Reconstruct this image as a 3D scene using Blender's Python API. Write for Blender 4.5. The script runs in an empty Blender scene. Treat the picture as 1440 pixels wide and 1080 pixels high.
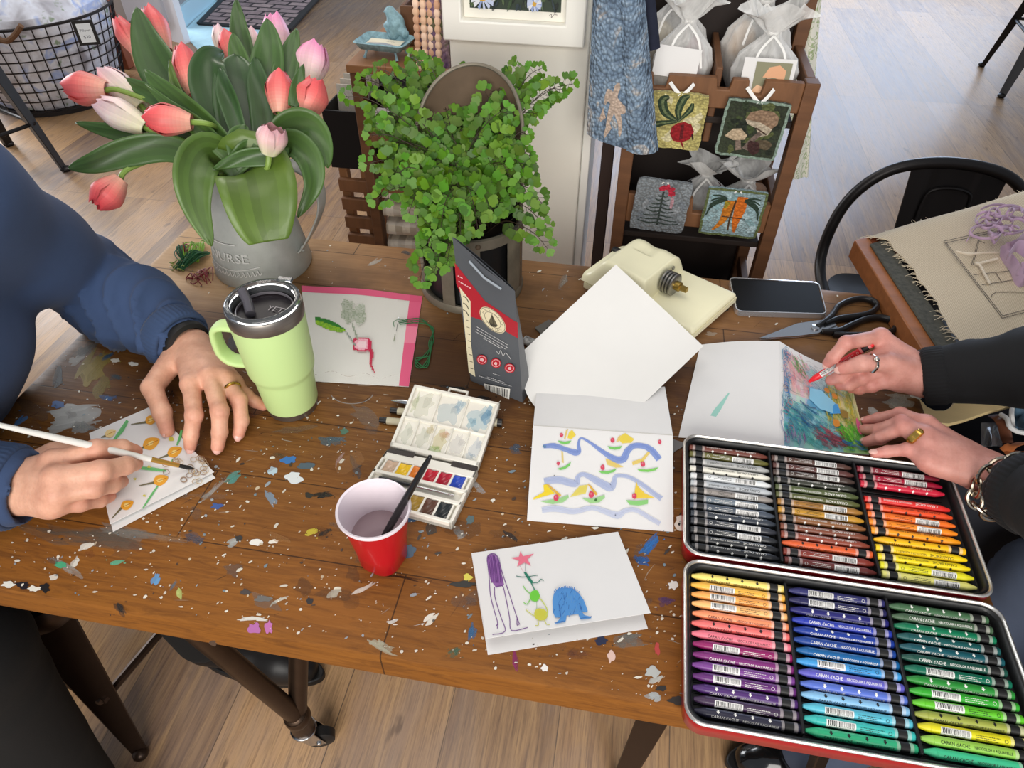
import bpy, math, random
import numpy as np
from mathutils import Vector, Matrix
from mathutils.geometry import tessellate_polygon
V = Vector; PI = math.pi
SC = bpy.context.scene; COL = SC.collection
rnd = random.Random(7)

# ---------------------------------------------------------------- camera solved from the photograph
F = 980.0
YAW, PIT, ROL = 0.17176383, 0.75283937, 0.00449723
CAM = V((0, 0, 1.42))
def _axes():
    r = V((math.cos(YAW), math.sin(YAW), 0)); fl = V((-math.sin(YAW), math.cos(YAW), 0)); z = V((0, 0, 1))
    f = fl*math.cos(PIT) - z*math.sin(PIT); u = fl*math.sin(PIT) + z*math.cos(PIT)
    return r*math.cos(ROL)+u*math.sin(ROL), u*math.cos(ROL)-r*math.sin(ROL), f
AR, AU, AF = _axes()
def ray(x, y): return AF + AR*((x-720)/F) - AU*((y-540)/F)
TZ = 0.76
def P(x, y, z=TZ):                 # photo point -> world point at height z
    d = ray(x, y); return CAM + d*((z-CAM.z)/d.z)
def PY(x, y, Y):                   # photo point -> world point on the plane y = Y
    d = ray(x, y); return CAM + d*(Y/d.y)
def PX(x, y, X):
    d = ray(x, y); return CAM + d*(X/d.x)
def PD(x, y, dep): return CAM + ray(x, y)*dep
def PN(x, y, p0, n):               # photo point -> world point on a plane
    d = ray(x, y); return CAM + d*((p0-CAM).dot(n)/d.dot(n))
def proj(p):
    v = V(p)-CAM; w = v.dot(AF); return 720+F*v.dot(AR)/w, 540-F*v.dot(AU)/w
def hz(base, py, z0=TZ):           # base point (world), photo row of the top -> height above the base
    best = min((abs(proj((base[0], base[1], z0+h*.002))[1]-py), h*.002) for h in range(600)); return best[1]

# ---------------------------------------------------------------- materials
def lin(c):
    f = lambda v: v/12.92 if v <= .04045 else ((v+.055)/1.055)**2.4
    return tuple(f(x/255) for x in c[:3]) + (1.0,)
class NT:
    def __init__(s, name):
        s.m = bpy.data.materials.new(name); s.m.use_nodes = True; s.t = s.m.node_tree; s.t.nodes.clear()
        s.out = s.t.nodes.new('ShaderNodeOutputMaterial'); s._co = {}
    def n(s, typ, props=None, **inp):
        nd = s.t.nodes.new('ShaderNode'+typ)
        for k, v in (props or {}).items(): setattr(nd, k, v)
        for k, v in inp.items():
            k = k.replace('_', ' ')
            if k.isdigit() or (k[0] == 'i' and k[1:].isdigit()): sock = nd.inputs[int(k.lstrip('i'))]
            else: sock = nd.inputs[k]
            s.put(sock, v)
        return nd
    def put(s, sock, v):
        if isinstance(v, bpy.types.NodeSocket): s.t.links.new(v, sock)
        elif isinstance(v, bpy.types.Node): s.t.links.new(v.outputs[0], sock)
        else:
            if sock.type == 'RGBA' and len(v) == 3: v = lin(v)
            sock.default_value = v
    def obj(s, scale=(1, 1, 1), rot=(0, 0, 0), loc=(0, 0, 0), src='Object'):
        if src not in s._co: s._co[src] = s.t.nodes.new('ShaderNodeTexCoord').outputs[src]
        return s.n('Mapping', Vector=s._co[src], Scale=scale, Rotation=rot, Location=loc).outputs[0]
    def noise(s, vec, scale=5, detail=4, rough=.6, dist=0):
        return s.n('TexNoise', Vector=vec, Scale=float(scale), Detail=float(detail), Roughness=rough, Distortion=float(dist)).outputs['Fac']
    def ramp(s, fac, stops):
        nd = s.n('ValToRGB', Fac=fac); cr = nd.color_ramp
        while len(cr.elements) < len(stops): cr.elements.new(.5)
        for e, (p, c) in zip(cr.elements, stops):
            e.position = p; e.color = lin(c) if not isinstance(c, (int, float)) else (c, c, c, 1)
        return nd.outputs[0]
    def mix(s, fac, a, b, mode='MIX'):
        nd = s.n('Mix', {'data_type': 'RGBA', 'blend_type': mode})
        s.put(nd.inputs[0], fac); s.put(nd.inputs[6], a); s.put(nd.inputs[7], b); return nd.outputs[2]
    def math(s, op, a, b=0.0, clamp=False):
        nd = s.n('Math', {'operation': op, 'use_clamp': clamp}); s.put(nd.inputs[0], a); s.put(nd.inputs[1], b); return nd.outputs[0]
    def bump(s, h, strength=.3, dist=.002): return s.n('Bump', Height=h, Strength=strength, Distance=dist).outputs[0]
    def bsdf(s, **k):
        b = s.n('BsdfPrincipled', **k); s.t.links.new(b.outputs[0], s.out.inputs[0]); return b
_M = {}
def mat(name, col=(128, 128, 128), rough=.5, metal=0.0, var=0.0, vs=20, bump=0.0, bs=80, bd=.001, sss=0.0, coat=0.0, trans=0.0, ior=1.45,
        sheen=0.0, alpha=1.0, stretch=(1, 1, 1), col2=None, src='Object', spec=.5, objcol=False, vcol=False, emis=0.0):
    if name in _M: return _M[name]
    t = NT(name); base = col
    if objcol: base = t.n('ObjectInfo').outputs['Color']
    if vcol: base = t.n('Attribute', {'attribute_name': 'Col'}).outputs['Color']
    if var or col2:
        f = t.noise(t.obj(stretch, src=src), vs, 5)
        if col2: base = t.mix(t.ramp(f, [(.35, 0.0), (.65, 1.0)]), base, col2)
        else:
            g = t.n('MapRange', Value=f, i1=.25, i2=.75, i3=1-var, i4=1+var).outputs[0]
            base = t.mix(1.0, base, t.n('CombineColor', i0=g, i1=g, i2=g).outputs[0], 'MULTIPLY')
    b = t.bsdf(Base_Color=base, Roughness=rough, Metallic=metal, Coat_Weight=coat, Transmission_Weight=trans, IOR=ior, Alpha=alpha, Sheen_Weight=sheen)
    b.inputs['Specular IOR Level'].default_value = spec
    if sss:
        b.inputs['Subsurface Weight'].default_value = sss; b.inputs['Subsurface Radius'].default_value = (1, .35, .2); b.inputs['Subsurface Scale'].default_value = .006
    if bump: t.put(b.inputs['Normal'], t.bump(t.noise(t.obj(stretch, src=src), bs, 6), bump, bd))
    _M[name] = t.m; return t.m
def art_mat(name='painted_marks', rough=.7):
    if name in _M: return _M[name]
    t = NT(name); a = t.n('Attribute', {'attribute_name': 'Col'})
    b = t.n('BsdfPrincipled', Base_Color=a.outputs['Color'], Roughness=rough)
    tr = t.n('BsdfTransparent'); mx = t.n('MixShader', i0=a.outputs['Alpha'], i1=tr.outputs[0], i2=b.outputs[0])
    t.t.links.new(mx.outputs[0], t.out.inputs[0]); _M[name] = t.m; return t.m

# ---------------------------------------------------------------- mesh building
def frames(pts):
    pts = [V(p) for p in pts]; n = len(pts); T = []
    for i in range(n):
        d = pts[min(i+1, n-1)]-pts[max(i-1, 0)]; T.append(d.normalized() if d.length > 1e-9 else V((0, 0, 1)))
    up = V((0, 0, 1)) if abs(T[0].z) < .9 else V((1, 0, 0)); N = (up-T[0]*up.dot(T[0])).normalized(); out = []
    for i in range(n):
        N = (N-T[i]*N.dot(T[i])); N = N.normalized() if N.length > 1e-6 else T[i].orthogonal().normalized()
        out.append((pts[i], T[i], N, T[i].cross(N)))
    return out
def smooth(pts, k=6, closed=False):
    pts = [V(p) for p in pts]; n = len(pts); out = []
    g = (lambda i: pts[i % n]) if closed else (lambda i: pts[max(0, min(n-1, i))])
    for i in range(n if closed else n-1):
        a, b, c, d = g(i-1), g(i), g(i+1), g(i+2)
        for j in range(k):
            t = j/k; out.append(.5*((2*b)+(c-a)*t+(2*a-5*b+4*c-d)*t*t+(3*b-a-3*c+d)*t**3))
    if not closed: out.append(pts[-1].copy())
    return out
def lerpl(L, t):
    x = t*(len(L)-1); i = min(int(x), len(L)-2); f = x-i; return L[i]*(1-f)+L[i+1]*f
class MB:
    def __init__(s): s.v = []; s.f = []; s.m = []; s.c = []; s.flat = set(); s.hascol = False
    def add(s, vs, fs, m=0, col=None, flat=False):
        o = len(s.v); s.v += [V(v) for v in vs]
        for f in fs:
            if flat: s.flat.add(len(s.f))
            s.f.append([o+i for i in f]); s.m.append(m); s.c.append(col or (1, 1, 1, 1))
        if col: s.hascol = True
        return s
    def box(s, c, sz, R=None, m=0, col=None):
        c = V(c); h = V(sz)/2; R = R or Matrix.Identity(3)
        vs = [c+R@V((h.x*x, h.y*y, h.z*z)) for x in (-1, 1) for y in (-1, 1) for z in (-1, 1)]
        return s.add(vs, [(0, 1, 3, 2), (4, 6, 7, 5), (0, 4, 5, 1), (2, 3, 7, 6), (0, 2, 6, 4), (1, 5, 7, 3)], m, col)
    def bar(s, a, b, w, h=None, m=0, up=(0, 0, 1), col=None):      # rectangular bar from a to b
        a, b = V(a), V(b); T = (b-a).normalized(); u = V(up)
        if abs(T.dot(u)) > .98: u = V((0, 1, 0))
        S = T.cross(u).normalized(); U = S.cross(T)
        return s.box((a+b)/2, ((b-a).length, w, h or w), Matrix((T, S, U)).transposed(), m, col)
    def hexa(s, p, m=0, col=None):                                # 8 corners: 4 bottom, 4 top
        return s.add(p, [(3, 2, 1, 0), (4, 5, 6, 7), (0, 1, 5, 4), (1, 2, 6, 5), (2, 3, 7, 6), (3, 0, 4, 7)], m, col)
    def tube(s, pts, r, n=8, m=0, col=None, caps=True, flat=1.0, closed=False):
        fr = frames(pts); k = len(fr); R = r if isinstance(r, (list, tuple)) else [r]*k
        if len(R) != k: R = [lerpl(list(R), i/(k-1)) for i in range(k)]
        vs = [p+(N*math.cos(2*PI*j/n)+B*math.sin(2*PI*j/n)*flat)*R[i] for i, (p, T, N, B) in enumerate(fr) for j in range(n)]
        fs = [(i*n+j, i*n+(j+1) % n, (i+1)*n+(j+1) % n, (i+1)*n+j) for i in range(k-1) for j in range(n)]
        if closed: fs += [((k-1)*n+j, (k-1)*n+(j+1) % n, (j+1) % n, j) for j in range(n)]
        elif caps: fs += [tuple(range(n))[::-1], tuple((k-1)*n+j for j in range(n))]
        return s.add(vs, fs, m, col)
    def lathe(s, prof, n=32, T=None, m=0, col=None, sq=None, cap=True):     # prof: (r, z) pairs; sq(ang, z) scales the radius
        T = T or Matrix.Identity(4); vs = []; k = len(prof)
        for r, z in prof:
            for j in range(n):
                a = 2*PI*j/n; q = r*(sq(a, z) if sq else 1); vs.append(T@V((q*math.cos(a), q*math.sin(a), z)))
        fs = [(i*n+j, i*n+(j+1) % n, (i+1)*n+(j+1) % n, (i+1)*n+j) for i in range(k-1) for j in range(n)]
        if cap and prof[0][0] > 1e-6: fs.append(tuple(range(n))[::-1])
        if cap and prof[-1][0] > 1e-6: fs.append(tuple((k-1)*n+j for j in range(n)))
        return s.add(vs, fs, m, col)
    def ring(s, prof, n=32, T=None, m=0, col=None, sq=None):      # closed profile revolved
        T = T or Matrix.Identity(4); k = len(prof); vs = []
        for r, z in prof:
            for j in range(n):
                a = 2*PI*j/n; q = r*(sq(a, z) if sq else 1); vs.append(T@V((q*math.cos(a), q*math.sin(a), z)))
        return s.add(vs, [(i*n+j, i*n+(j+1) % n, ((i+1) % k)*n+(j+1) % n, ((i+1) % k)*n+j) for i in range(k) for j in range(n)], m, col)
    def grid(s, fn, nu, nv, m=0, col=None, wrap=False):
        vs = [fn(i/nu, j/nv) for i in range(nu+1) for j in range(nv+1)]; w = nv+1
        return s.add(vs, [(i*w+j, (i+1)*w+j, (i+1)*w+j+1, i*w+j+1) for i in range(nu) for j in range(nv)], m, col)
    def slab(s, fn, nu, nv, th, m=0, col=None):                   # closed thick sheet
        def nrm(u, v):
            e = 1e-3; n = (fn(min(u+e, 1), v)-fn(max(u-e, 0), v)).cross(fn(u, min(v+e, 1))-fn(u, max(v-e, 0))); return n.normalized() if n.length > 1e-12 else V((0, 0, 1))
        w = nv+1; A = []; B = []
        for i in range(nu+1):
            for j in range(nv+1):
                p = fn(i/nu, j/nv); q = nrm(i/nu, j/nv)*th/2; A.append(p+q); B.append(p-q)
        N = len(A); fs = []
        for i in range(nu):
            for j in range(nv):
                a, b, c, d = i*w+j, (i+1)*w+j, (i+1)*w+j+1, i*w+j+1; fs += [(a, b, c, d), (N+d, N+c, N+b, N+a)]
        for i in range(nu): fs += [(i*w, N+i*w, N+(i+1)*w, (i+1)*w), ((i+1)*w+nv, N+(i+1)*w+nv, N+i*w+nv, i*w+nv)]
        for j in range(nv): fs += [(j+1, N+j+1, N+j, j), (nu*w+j, N+nu*w+j, N+nu*w+j+1, nu*w+j+1)]
        return s.add(A+B, fs, m, col)
    def prism(s, poly, off, m=0, col=None):                       # polygon (3D points) extruded along off
        poly = [V(p) for p in poly]; n = len(poly); off = V(off); vs = poly+[p+off for p in poly]
        tri = tessellate_polygon([poly]); nn = sum(((poly[b]-poly[a]).cross(poly[c]-poly[a]) for a, b, c in tri), V())
        fl = nn.dot(off) > 0
        fs = [(t[::-1] if fl else t) for t in tri]+[tuple(i+n for i in (t if fl else t[::-1])) for t in tri]
        ar = V()
        for i in range(n): ar += poly[i].cross(poly[(i+1) % n])
        for i in range(n):
            j = (i+1) % n; q = (i, j, j+n, i+n); fs.append(q if ar.dot(off) > 0 else q[::-1])
        return s.add(vs, fs, m, col)
    def ball(s, c, r, n=10, k=6, m=0, col=None, R=None):
        r = V((r, r, r)) if isinstance(r, (int, float)) else V(r); R = R or Matrix.Identity(3); c = V(c); vs = []
        for i in range(k+1):
            a = PI*i/k
            for j in range(n):
                b = 2*PI*j/n; vs.append(c+R@V((r.x*math.sin(a)*math.cos(b), r.y*math.sin(a)*math.sin(b), -r.z*math.cos(a))))
        return s.add(vs, [(i*n+j, i*n+(j+1) % n, (i+1)*n+(j+1) % n, (i+1)*n+j) for i in range(k) for j in range(n)], m, col)
    def mesh(s, name, mats, sharp=38):
        me = bpy.data.meshes.new(name); me.from_pydata([tuple(v) for v in s.v], [], s.f)
        for m in (mats if isinstance(mats, (list, tuple)) else [mats]): me.materials.append(m)
        me.polygons.foreach_set('material_index', s.m); me.polygons.foreach_set('use_smooth', [i not in s.flat for i in range(len(s.f))])
        if s.hascol:
            a = me.attributes.new('Col', 'FLOAT_COLOR', 'CORNER'); arr = []
            for f, c in zip(s.f, s.c): arr += list(c)*len(f)
            a.data.foreach_set('color', arr)
        me.update()
        if sharp: me.set_sharp_from_angle(angle=math.radians(sharp))
        return me
    def build(s, name, mats, parent=None, bevel=0, seg=2, sharp=38, local=False):
        o = bpy.data.objects.new(name, s.mesh(name, mats, sharp)); COL.objects.link(o)
        return fin(o, parent, bevel, seg, local)
def fin(o, parent=None, bevel=0, seg=2, local=False):
    if parent:
        o.parent = parent
        if not local and parent.type == 'EMPTY': o.matrix_parent_inverse = parent.matrix_basis.inverted()
    if bevel:
        b = o.modifiers.new('bevel', 'BEVEL'); b.width = bevel; b.segments = seg; b.limit_method = 'ANGLE'; b.angle_limit = math.radians(40); b.harden_normals = False
    return o
def tag(o, label=None, cat=None, group=None, kind=None):
    if label: o['label'] = label
    if cat: o['category'] = cat
    if group: o['group'] = group
    if kind: o['kind'] = kind
    return o
def thing(name, label, cat, loc=(0, 0, 0), group=None):
    o = bpy.data.objects.new(name, None); COL.objects.link(o); o.location = loc; o.empty_display_size = .02
    o.matrix_basis = Matrix.Translation(V(loc)); return tag(o, label, cat, group)

# ---------------------------------------------------------------- flat drawings
_TX = {}
def text2d(txt, size=1.0):
    if txt not in _TX:
        cu = bpy.data.curves.new('t', 'FONT'); cu.body = txt; cu.resolution_u = 2; o = bpy.data.objects.new('t', cu); COL.objects.link(o)
        dg = bpy.context.evaluated_depsgraph_get(); me = o.evaluated_get(dg).to_mesh()
        vs = [(v.co.x, v.co.y) for v in me.vertices]; fs = [tuple(p.vertices) for p in me.polygons]
        o.evaluated_get(dg).to_mesh_clear(); bpy.data.objects.remove(o); bpy.data.curves.remove(cu)
        w = max([v[0] for v in vs], default=1); _TX[txt] = (vs, fs, w)
    vs, fs, w = _TX[txt]; return [(x*size, y*size) for x, y in vs], fs, w*size
class Art:
    """marks drawn on a surface; fn(u, v, lift) -> world point"""
    def __init__(s, fn, mb, m=1, step=2.5e-5, lift=1e-4): s.fn = fn; s.mb = mb; s.m = m; s.k = lift; s.step = step
    def _c(s, col, a): c = lin(col); return (c[0], c[1], c[2], a)
    def _add(s, pts, fs, col, a):
        s.k += s.step; vs = [s.fn(p[0], p[1], s.k) for p in pts]
        s.mb.add(vs, fs, s.m, s._c(col, a))
    def poly(s, pts, col, a=1.0):
        t = tessellate_polygon([[V((p[0], p[1], 0)) for p in pts]])
        ar = sum(pts[i][0]*pts[(i+1) % len(pts)][1]-pts[(i+1) % len(pts)][0]*pts[i][1] for i in range(len(pts)))
        s._add(pts, list(t), col, a)
    def blob(s, x, y, rx, ry, col, a=1.0, ang=0, jag=.25, n=14, R=rnd):
        ca, sa = math.cos(ang), math.sin(ang); pts = []
        for i in range(n):
            t = 2*PI*i/n; q = 1+R.uniform(-jag, jag); dx, dy = rx*q*math.cos(t), ry*q*math.sin(t); pts.append((x+dx*ca-dy*sa, y+dx*sa+dy*ca, 0))
        if n > 8: pts = smooth(pts, 2, True); n *= 2
        s._add([(x, y)]+[(p[0], p[1]) for p in pts], [(0, 1+i, 1+(i+1) % n) for i in range(n)], col, a)
    def stroke(s, pts, w, col, a=1.0, k=4):
        if k and len(pts) > 2: pts = [(p.x, p.y) for p in smooth([(p[0], p[1], 0) for p in pts], k)]
        n = len(pts); L = []; W = w if isinstance(w, (list, tuple)) else [w, w]
        for i, p in enumerate(pts):
            q0, q1 = pts[max(i-1, 0)], pts[min(i+1, n-1)]; dx, dy = q1[0]-q0[0], q1[1]-q0[1]; l = math.hypot(dx, dy) or 1; hw = lerpl(list(W), i/(n-1))/2
            L += [(p[0]-dy/l*hw, p[1]+dx/l*hw), (p[0]+dy/l*hw, p[1]-dx/l*hw)]
        s._add(L, [(2*i, 2*i+1, 2*i+3, 2*i+2) for i in range(n-1)], col, a)
    def ring(s, x, y, r, w, col, a=1.0, n=28, ry=None):
        ry = ry or r; s.stroke([(x+r*math.cos(2*PI*i/n), y+ry*math.sin(2*PI*i/n)) for i in range(n+1)], w, col, a, 0)
    def text(s, txt, x, y, size, col, a=1.0, ax=(1, 0), ay=None, center=False, width=None):
        ay = ay or (-ax[1], ax[0])
        vs, fs, w = text2d(txt, size); sx = width/w if width else 1
        if center: x -= ax[0]*w*sx/2; y -= ax[1]*w*sx/2
        s._add([(x+px*sx*ax[0]+py*ay[0], y+px*sx*ax[1]+py*ay[1]) for px, py in vs], fs, col, a)
def fine_print(A, x, y, width, h, col, ax=(1, 0), R=rnd, a=.9):      # print too small to read: a row of broken dashes
    t = 0
    while t < width:
        l = R.uniform(.5, 2.2)*h; l = min(l, width-t); A.stroke([(x+ax[0]*t, y+ax[1]*t), (x+ax[0]*(t+l), y+ax[1]*(t+l))], h*.55, col, a, 0); t += l+h*.5
def on_plane(p0, n):
    p0, n = V(p0), V(n).normalized()
    if n.dot(CAM-p0) < 0: n = -n
    return lambda x, y, l: PN(x, y, p0, n)+n*l

# ---------------------------------------------------------------- smooth bodies from distance fields
class SDF:
    def __init__(s, lo, hi, h):
        s.lo = np.array(lo, float); s.h = h; s.n = np.maximum(4, np.ceil((np.array(hi, float)-s.lo)/h).astype(int)+1); s.d = np.full(tuple(s.n), .05, np.float32)
    def _sl(s, a, b):
        i0 = np.clip(np.floor((a-s.lo)/s.h).astype(int), 0, s.n-1); i1 = np.clip(np.ceil((b-s.lo)/s.h).astype(int)+1, 1, s.n)
        if np.any(i1 <= i0): return None
        g = np.meshgrid(*[s.lo[k]+s.h*np.arange(i0[k], i1[k]) for k in range(3)], indexing='ij'); return tuple(slice(i0[k], i1[k]) for k in range(3)), g
    def _u(s, sl, d, k):
        o = s.d[sl]
        if k > 0:
            hh = np.maximum(k-np.abs(o-d), 0)/k; s.d[sl] = np.minimum(o, d)-hh*hh*k*.25
        else: s.d[sl] = np.minimum(o, d)
    def cap(s, a, b, r1, r2=None, k=.006, sub=False, sq=None):     # tapered capsule; sq=(axis, factor) flattens along axis
        r2 = r1 if r2 is None else r2; a = np.array(a, float); b = np.array(b, float); m = max(r1, r2)*(1.5 if sq else 1)+.03
        q = s._sl(np.minimum(a, b)-m, np.maximum(a, b)+m)
        if q is None: return s
        sl, g = q; ba = b-a; L = max(float(ba@ba), 1e-12)
        pa = [g[i]-a[i] for i in range(3)]; t = np.clip((pa[0]*ba[0]+pa[1]*ba[1]+pa[2]*ba[2])/L, 0, 1)
        e = [pa[i]-t*ba[i] for i in range(3)]
        if sq:
            ax = np.array(sq[0], float); ax /= np.linalg.norm(ax); c = (e[0]*ax[0]+e[1]*ax[1]+e[2]*ax[2])*(1/sq[1]-1); e = [e[i]+c*ax[i] for i in range(3)]
        d = np.sqrt(e[0]**2+e[1]**2+e[2]**2)-(r1+(r2-r1)*t)
        if sq: d = d*min(1, sq[1])
        d = d.astype(np.float32)
        if sub: o = s.d[sl]; hh = np.maximum(k-np.abs(o+d), 0)/max(k, 1e-9); s.d[sl] = np.maximum(o, -d)+hh*hh*k*.25
        else: s._u(sl, d, k)
        return s
    def ball(s, c, r, k=.006, sub=False): return s.cap(c, c, r, r, k, sub)
    def chain(s, pts, rs, k=.006, sq=None):
        for i in range(len(pts)-1): s.cap(pts[i], pts[i+1], rs[i], rs[i+1], k if i == 0 else .002, sq=sq)
        return s
    def mesh(s):                                                   # naive surface nets
        d = s.d; n = s.n-1; neg = d < 0; cnt = np.zeros(tuple(n), np.int8)
        co = [(i, j, k) for i in (0, 1) for j in (0, 1) for k in (0, 1)]
        sub = lambda A, c: A[c[0]:c[0]+n[0], c[1]:c[1]+n[1], c[2]:c[2]+n[2]]
        for c in co: cnt += sub(neg, c)
        I = np.argwhere((cnt > 0) & (cnt < 8)); idx = np.full(tuple(n), -1, np.int64); idx[tuple(I.T)] = np.arange(len(I))
        acc = np.zeros((len(I), 3)); num = np.zeros(len(I))
        for a in co:
            for ax in range(3):
                if a[ax]: continue
                b = list(a); b[ax] = 1
                da = d[I[:, 0]+a[0], I[:, 1]+a[1], I[:, 2]+a[2]]; db = d[I[:, 0]+b[0], I[:, 1]+b[1], I[:, 2]+b[2]]
                x = (da < 0) != (db < 0); t = np.where(x, da/np.where(x, da-db, 1), 0)
                p = np.array(a, float)[None]+np.zeros((len(I), 3)); p[:, ax] += t; acc[x] += p[x]; num[x] += 1
        vs = s.lo+(I+acc/num[:, None])*s.h; fs = []
        for ax in range(3):
            u, w = [(1, 2), (2, 0), (0, 1)][ax]; sl0 = [slice(1, None)]*3; sl0[ax] = slice(0, -1); sl1 = [slice(1, None)]*3; sl1[ax] = slice(1, None)
            A = neg[tuple(sl0)]; B = neg[tuple(sl1)]
            for sgn in (0, 1):
                E = np.argwhere((A & ~B) if sgn == 0 else (~A & B))+1; E[:, ax] -= 1
                E = E[(E[:, 0] < n[0]) & (E[:, 1] < n[1]) & (E[:, 2] < n[2])]
                def g(du, dw):
                    q = E.copy(); q[:, u] -= du; q[:, w] -= dw; return idx[tuple(q.T)]
                Q = np.stack([g(1, 1), g(0, 1), g(0, 0), g(1, 0)], 1)
                Q = Q[(Q >= 0).all(1)]; fs.append(Q if sgn == 0 else Q[:, ::-1])
        return vs, np.concatenate(fs)
def relax(vs, fs, it=1, lam=.5):
    e = np.concatenate([fs[:, [0, 1]], fs[:, [1, 2]], fs[:, [2, 3]], fs[:, [3, 0]]]); e = np.concatenate([e, e[:, ::-1]])
    for _ in range(it):
        acc = np.zeros_like(vs); c = np.zeros(len(vs)); np.add.at(acc, e[:, 0], vs[e[:, 1]]); np.add.at(c, e[:, 0], 1); vs = vs+lam*(acc/np.maximum(c, 1)[:, None]-vs)
    return vs
def np_obj(name, parts, m, parent=None, local=False):              # parts: list of (verts, faces, per-vertex rgb or None)
    vs = np.concatenate([p[0] for p in parts]); o = 0; F_ = []
    for p in parts: F_.append(p[1]+o); o += len(p[0])
    fs = np.concatenate(F_); me = bpy.data.meshes.new(name); me.from_pydata(vs.tolist(), [], fs.tolist()); me.materials.append(m)
    me.polygons.foreach_set('use_smooth', [True]*len(fs))
    if parts[0][2] is not None:
        a = me.attributes.new('Col', 'FLOAT_COLOR', 'POINT'); c = np.concatenate([p[2] for p in parts]); a.data.foreach_set('color', np.concatenate([c, np.ones((len(c), 1))], 1).astype(np.float32).ravel())
    me.update(); ob = bpy.data.objects.new(name, me); COL.objects.link(ob); return fin(ob, parent, local=local)
# ================================================================ camera, light
cd = bpy.data.cameras.new('camera'); co = bpy.data.objects.new('camera', cd); COL.objects.link(co); SC.camera = co
co.matrix_world = Matrix((AR, AU, -AF)).transposed().to_4x4(); co.location = CAM
cd.sensor_width = 36; cd.lens = F/1440*36; cd.clip_start = .02
SC.view_settings.view_transform = 'Standard'; SC.view_settings.look = 'None'; SC.view_settings.exposure = 0; SC.view_settings.gamma = 1
SC.cycles.max_bounces = 6; SC.cycles.diffuse_bounces = 3; SC.cycles.glossy_bounces = 3; SC.cycles.transparent_max_bounces = 12; SC.cycles.transmission_bounces = 6
SC.cycles.caustics_reflective = False; SC.cycles.caustics_refractive = False; SC.cycles.use_adaptive_sampling = True; SC.cycles.adaptive_threshold = .02
w = bpy.data.worlds.new('world'); SC.world = w; w.use_nodes = True
bg = w.node_tree.nodes['Background']; bg.inputs[0].default_value = (.80, .88, 1.0, 1); bg.inputs[1].default_value = .39
def area(name, loc, look, size, power, col):
    l = bpy.data.lights.new(name, 'AREA'); l.shape = 'RECTANGLE'; l.size, l.size_y = size; l.energy = power; l.color = col
    o = bpy.data.objects.new(name, l); COL.objects.link(o); o.location = loc; o.rotation_euler = (V(look)-V(loc)).to_track_quat('-Z', 'Y').to_euler(); return o
area('overhead_light', (-.2, .5, 2.9), (-.1, .6, 0), (1.6, 1.2), 13, (1, .93, .84))
area('front_fill_light', (.3, -2.6, 2.0), (-.1, .8, .7), (3.0, 1.8), 130, (1, .96, .9))  # unseen fill lamp added behind the camera to brighten upright faces
area('window_light', (1.6, 7.5, 1.7), (.6, 2.0, .2), (3.6, 2.6), 185, (.62, .76, 1))
area('window_light', (-5.5, 4.2, 1.9), (-1.6, 1.8, .2), (3.0, 2.2), 240, (.95, .97, 1))
area('overhead_light', (-1.6, 2.9, 2.9), (-1.6, 2.7, 0), (1.6, 1.2), 34, (1, .93, .84))  # unseen lamp added to brighten the floor at the back left

# ================================================================ floor
def floor_mat():
    t = NT('plank_floor')
    v = t.obj((1, 1, 1), (0, 0, PI/2))
    br = t.n('TexBrick', {'offset': .37, 'offset_frequency': 1}, Vector=v, Scale=1.0, Mortar_Size=.0011, Mortar_Smooth=.2, Bias=0.0, Brick_Width=1.7, Row_Height=.215,
             Color1=(0, 0, 0, 1), Color2=(1, 1, 1, 1), Mortar=(.5, .5, .5, 1))
    tone = t.ramp(br.outputs[0], [(0, (96, 68, 48)), (.25, (150, 112, 76)), (.5, (182, 142, 102)), (.72, (112, 88, 76)), (1, (164, 124, 82))])
    g1 = t.noise(t.obj((14, .9, 1)), 3.2, 8, .65, .6); g2 = t.noise(t.obj((60, 2.2, 1)), 4, 6, .7)
    c = t.mix(t.ramp(g1, [(.35, 0.0), (.7, .75)]), tone, (190, 150, 102)); c = t.mix(t.ramp(g2, [(.46, 0.0), (.72, .75)]), c, (82, 57, 36))
    bl = t.noise(t.obj((3, .8, 1)), 2.2, 5, .6, 1.0); c = t.mix(t.ramp(bl, [(.45, 0.0), (.7, .4)]), c, (138, 124, 120))
    sp = t.noise(t.obj((9, 3, 1)), 3.0, 3, .5); c = t.mix(t.ramp(sp, [(.66, 0.0), (.74, .6)]), c, (70, 48, 36))
    c = t.mix(t.math('MULTIPLY', br.outputs['Fac'], .75), c, (58, 44, 34))
    r = t.n('MapRange', Value=g1, i1=.2, i2=.8, i3=.36, i4=.5).outputs[0]
    b = t.bsdf(Base_Color=c, Roughness=r); b.inputs['Specular IOR Level'].default_value = .5
    h = t.mix(.5, g2, t.math('SUBTRACT', 1.0, br.outputs['Fac'])); t.put(b.inputs['Normal'], t.bump(h, .25, .0015)); return t.m
fl = MB().box((-.6, 2.6, -.02), (9.6, 8.4, .04)).build('floor', floor_mat(), sharp=0); fl['kind'] = 'structure'

# ================================================================ white pillar
XL, XR, PYF = -.343, -.091, 1.30
pm = mat('pillar_paint', (242, 239, 228), .55, var=.03, vs=6)
o = MB().box(((XL+XR)/2, PYF+.09, 1.2), (XR-XL, .18, 2.4)).build('wall_pillar', pm, bevel=.003); o['kind'] = 'structure'
o = MB().box((XR+.008, PYF+.1, 1.2), (.016, .165, 2.4)).build('trim_1', mat('trim_paint', (244, 243, 238), .45), bevel=.002); o['kind'] = 'structure'

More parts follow.
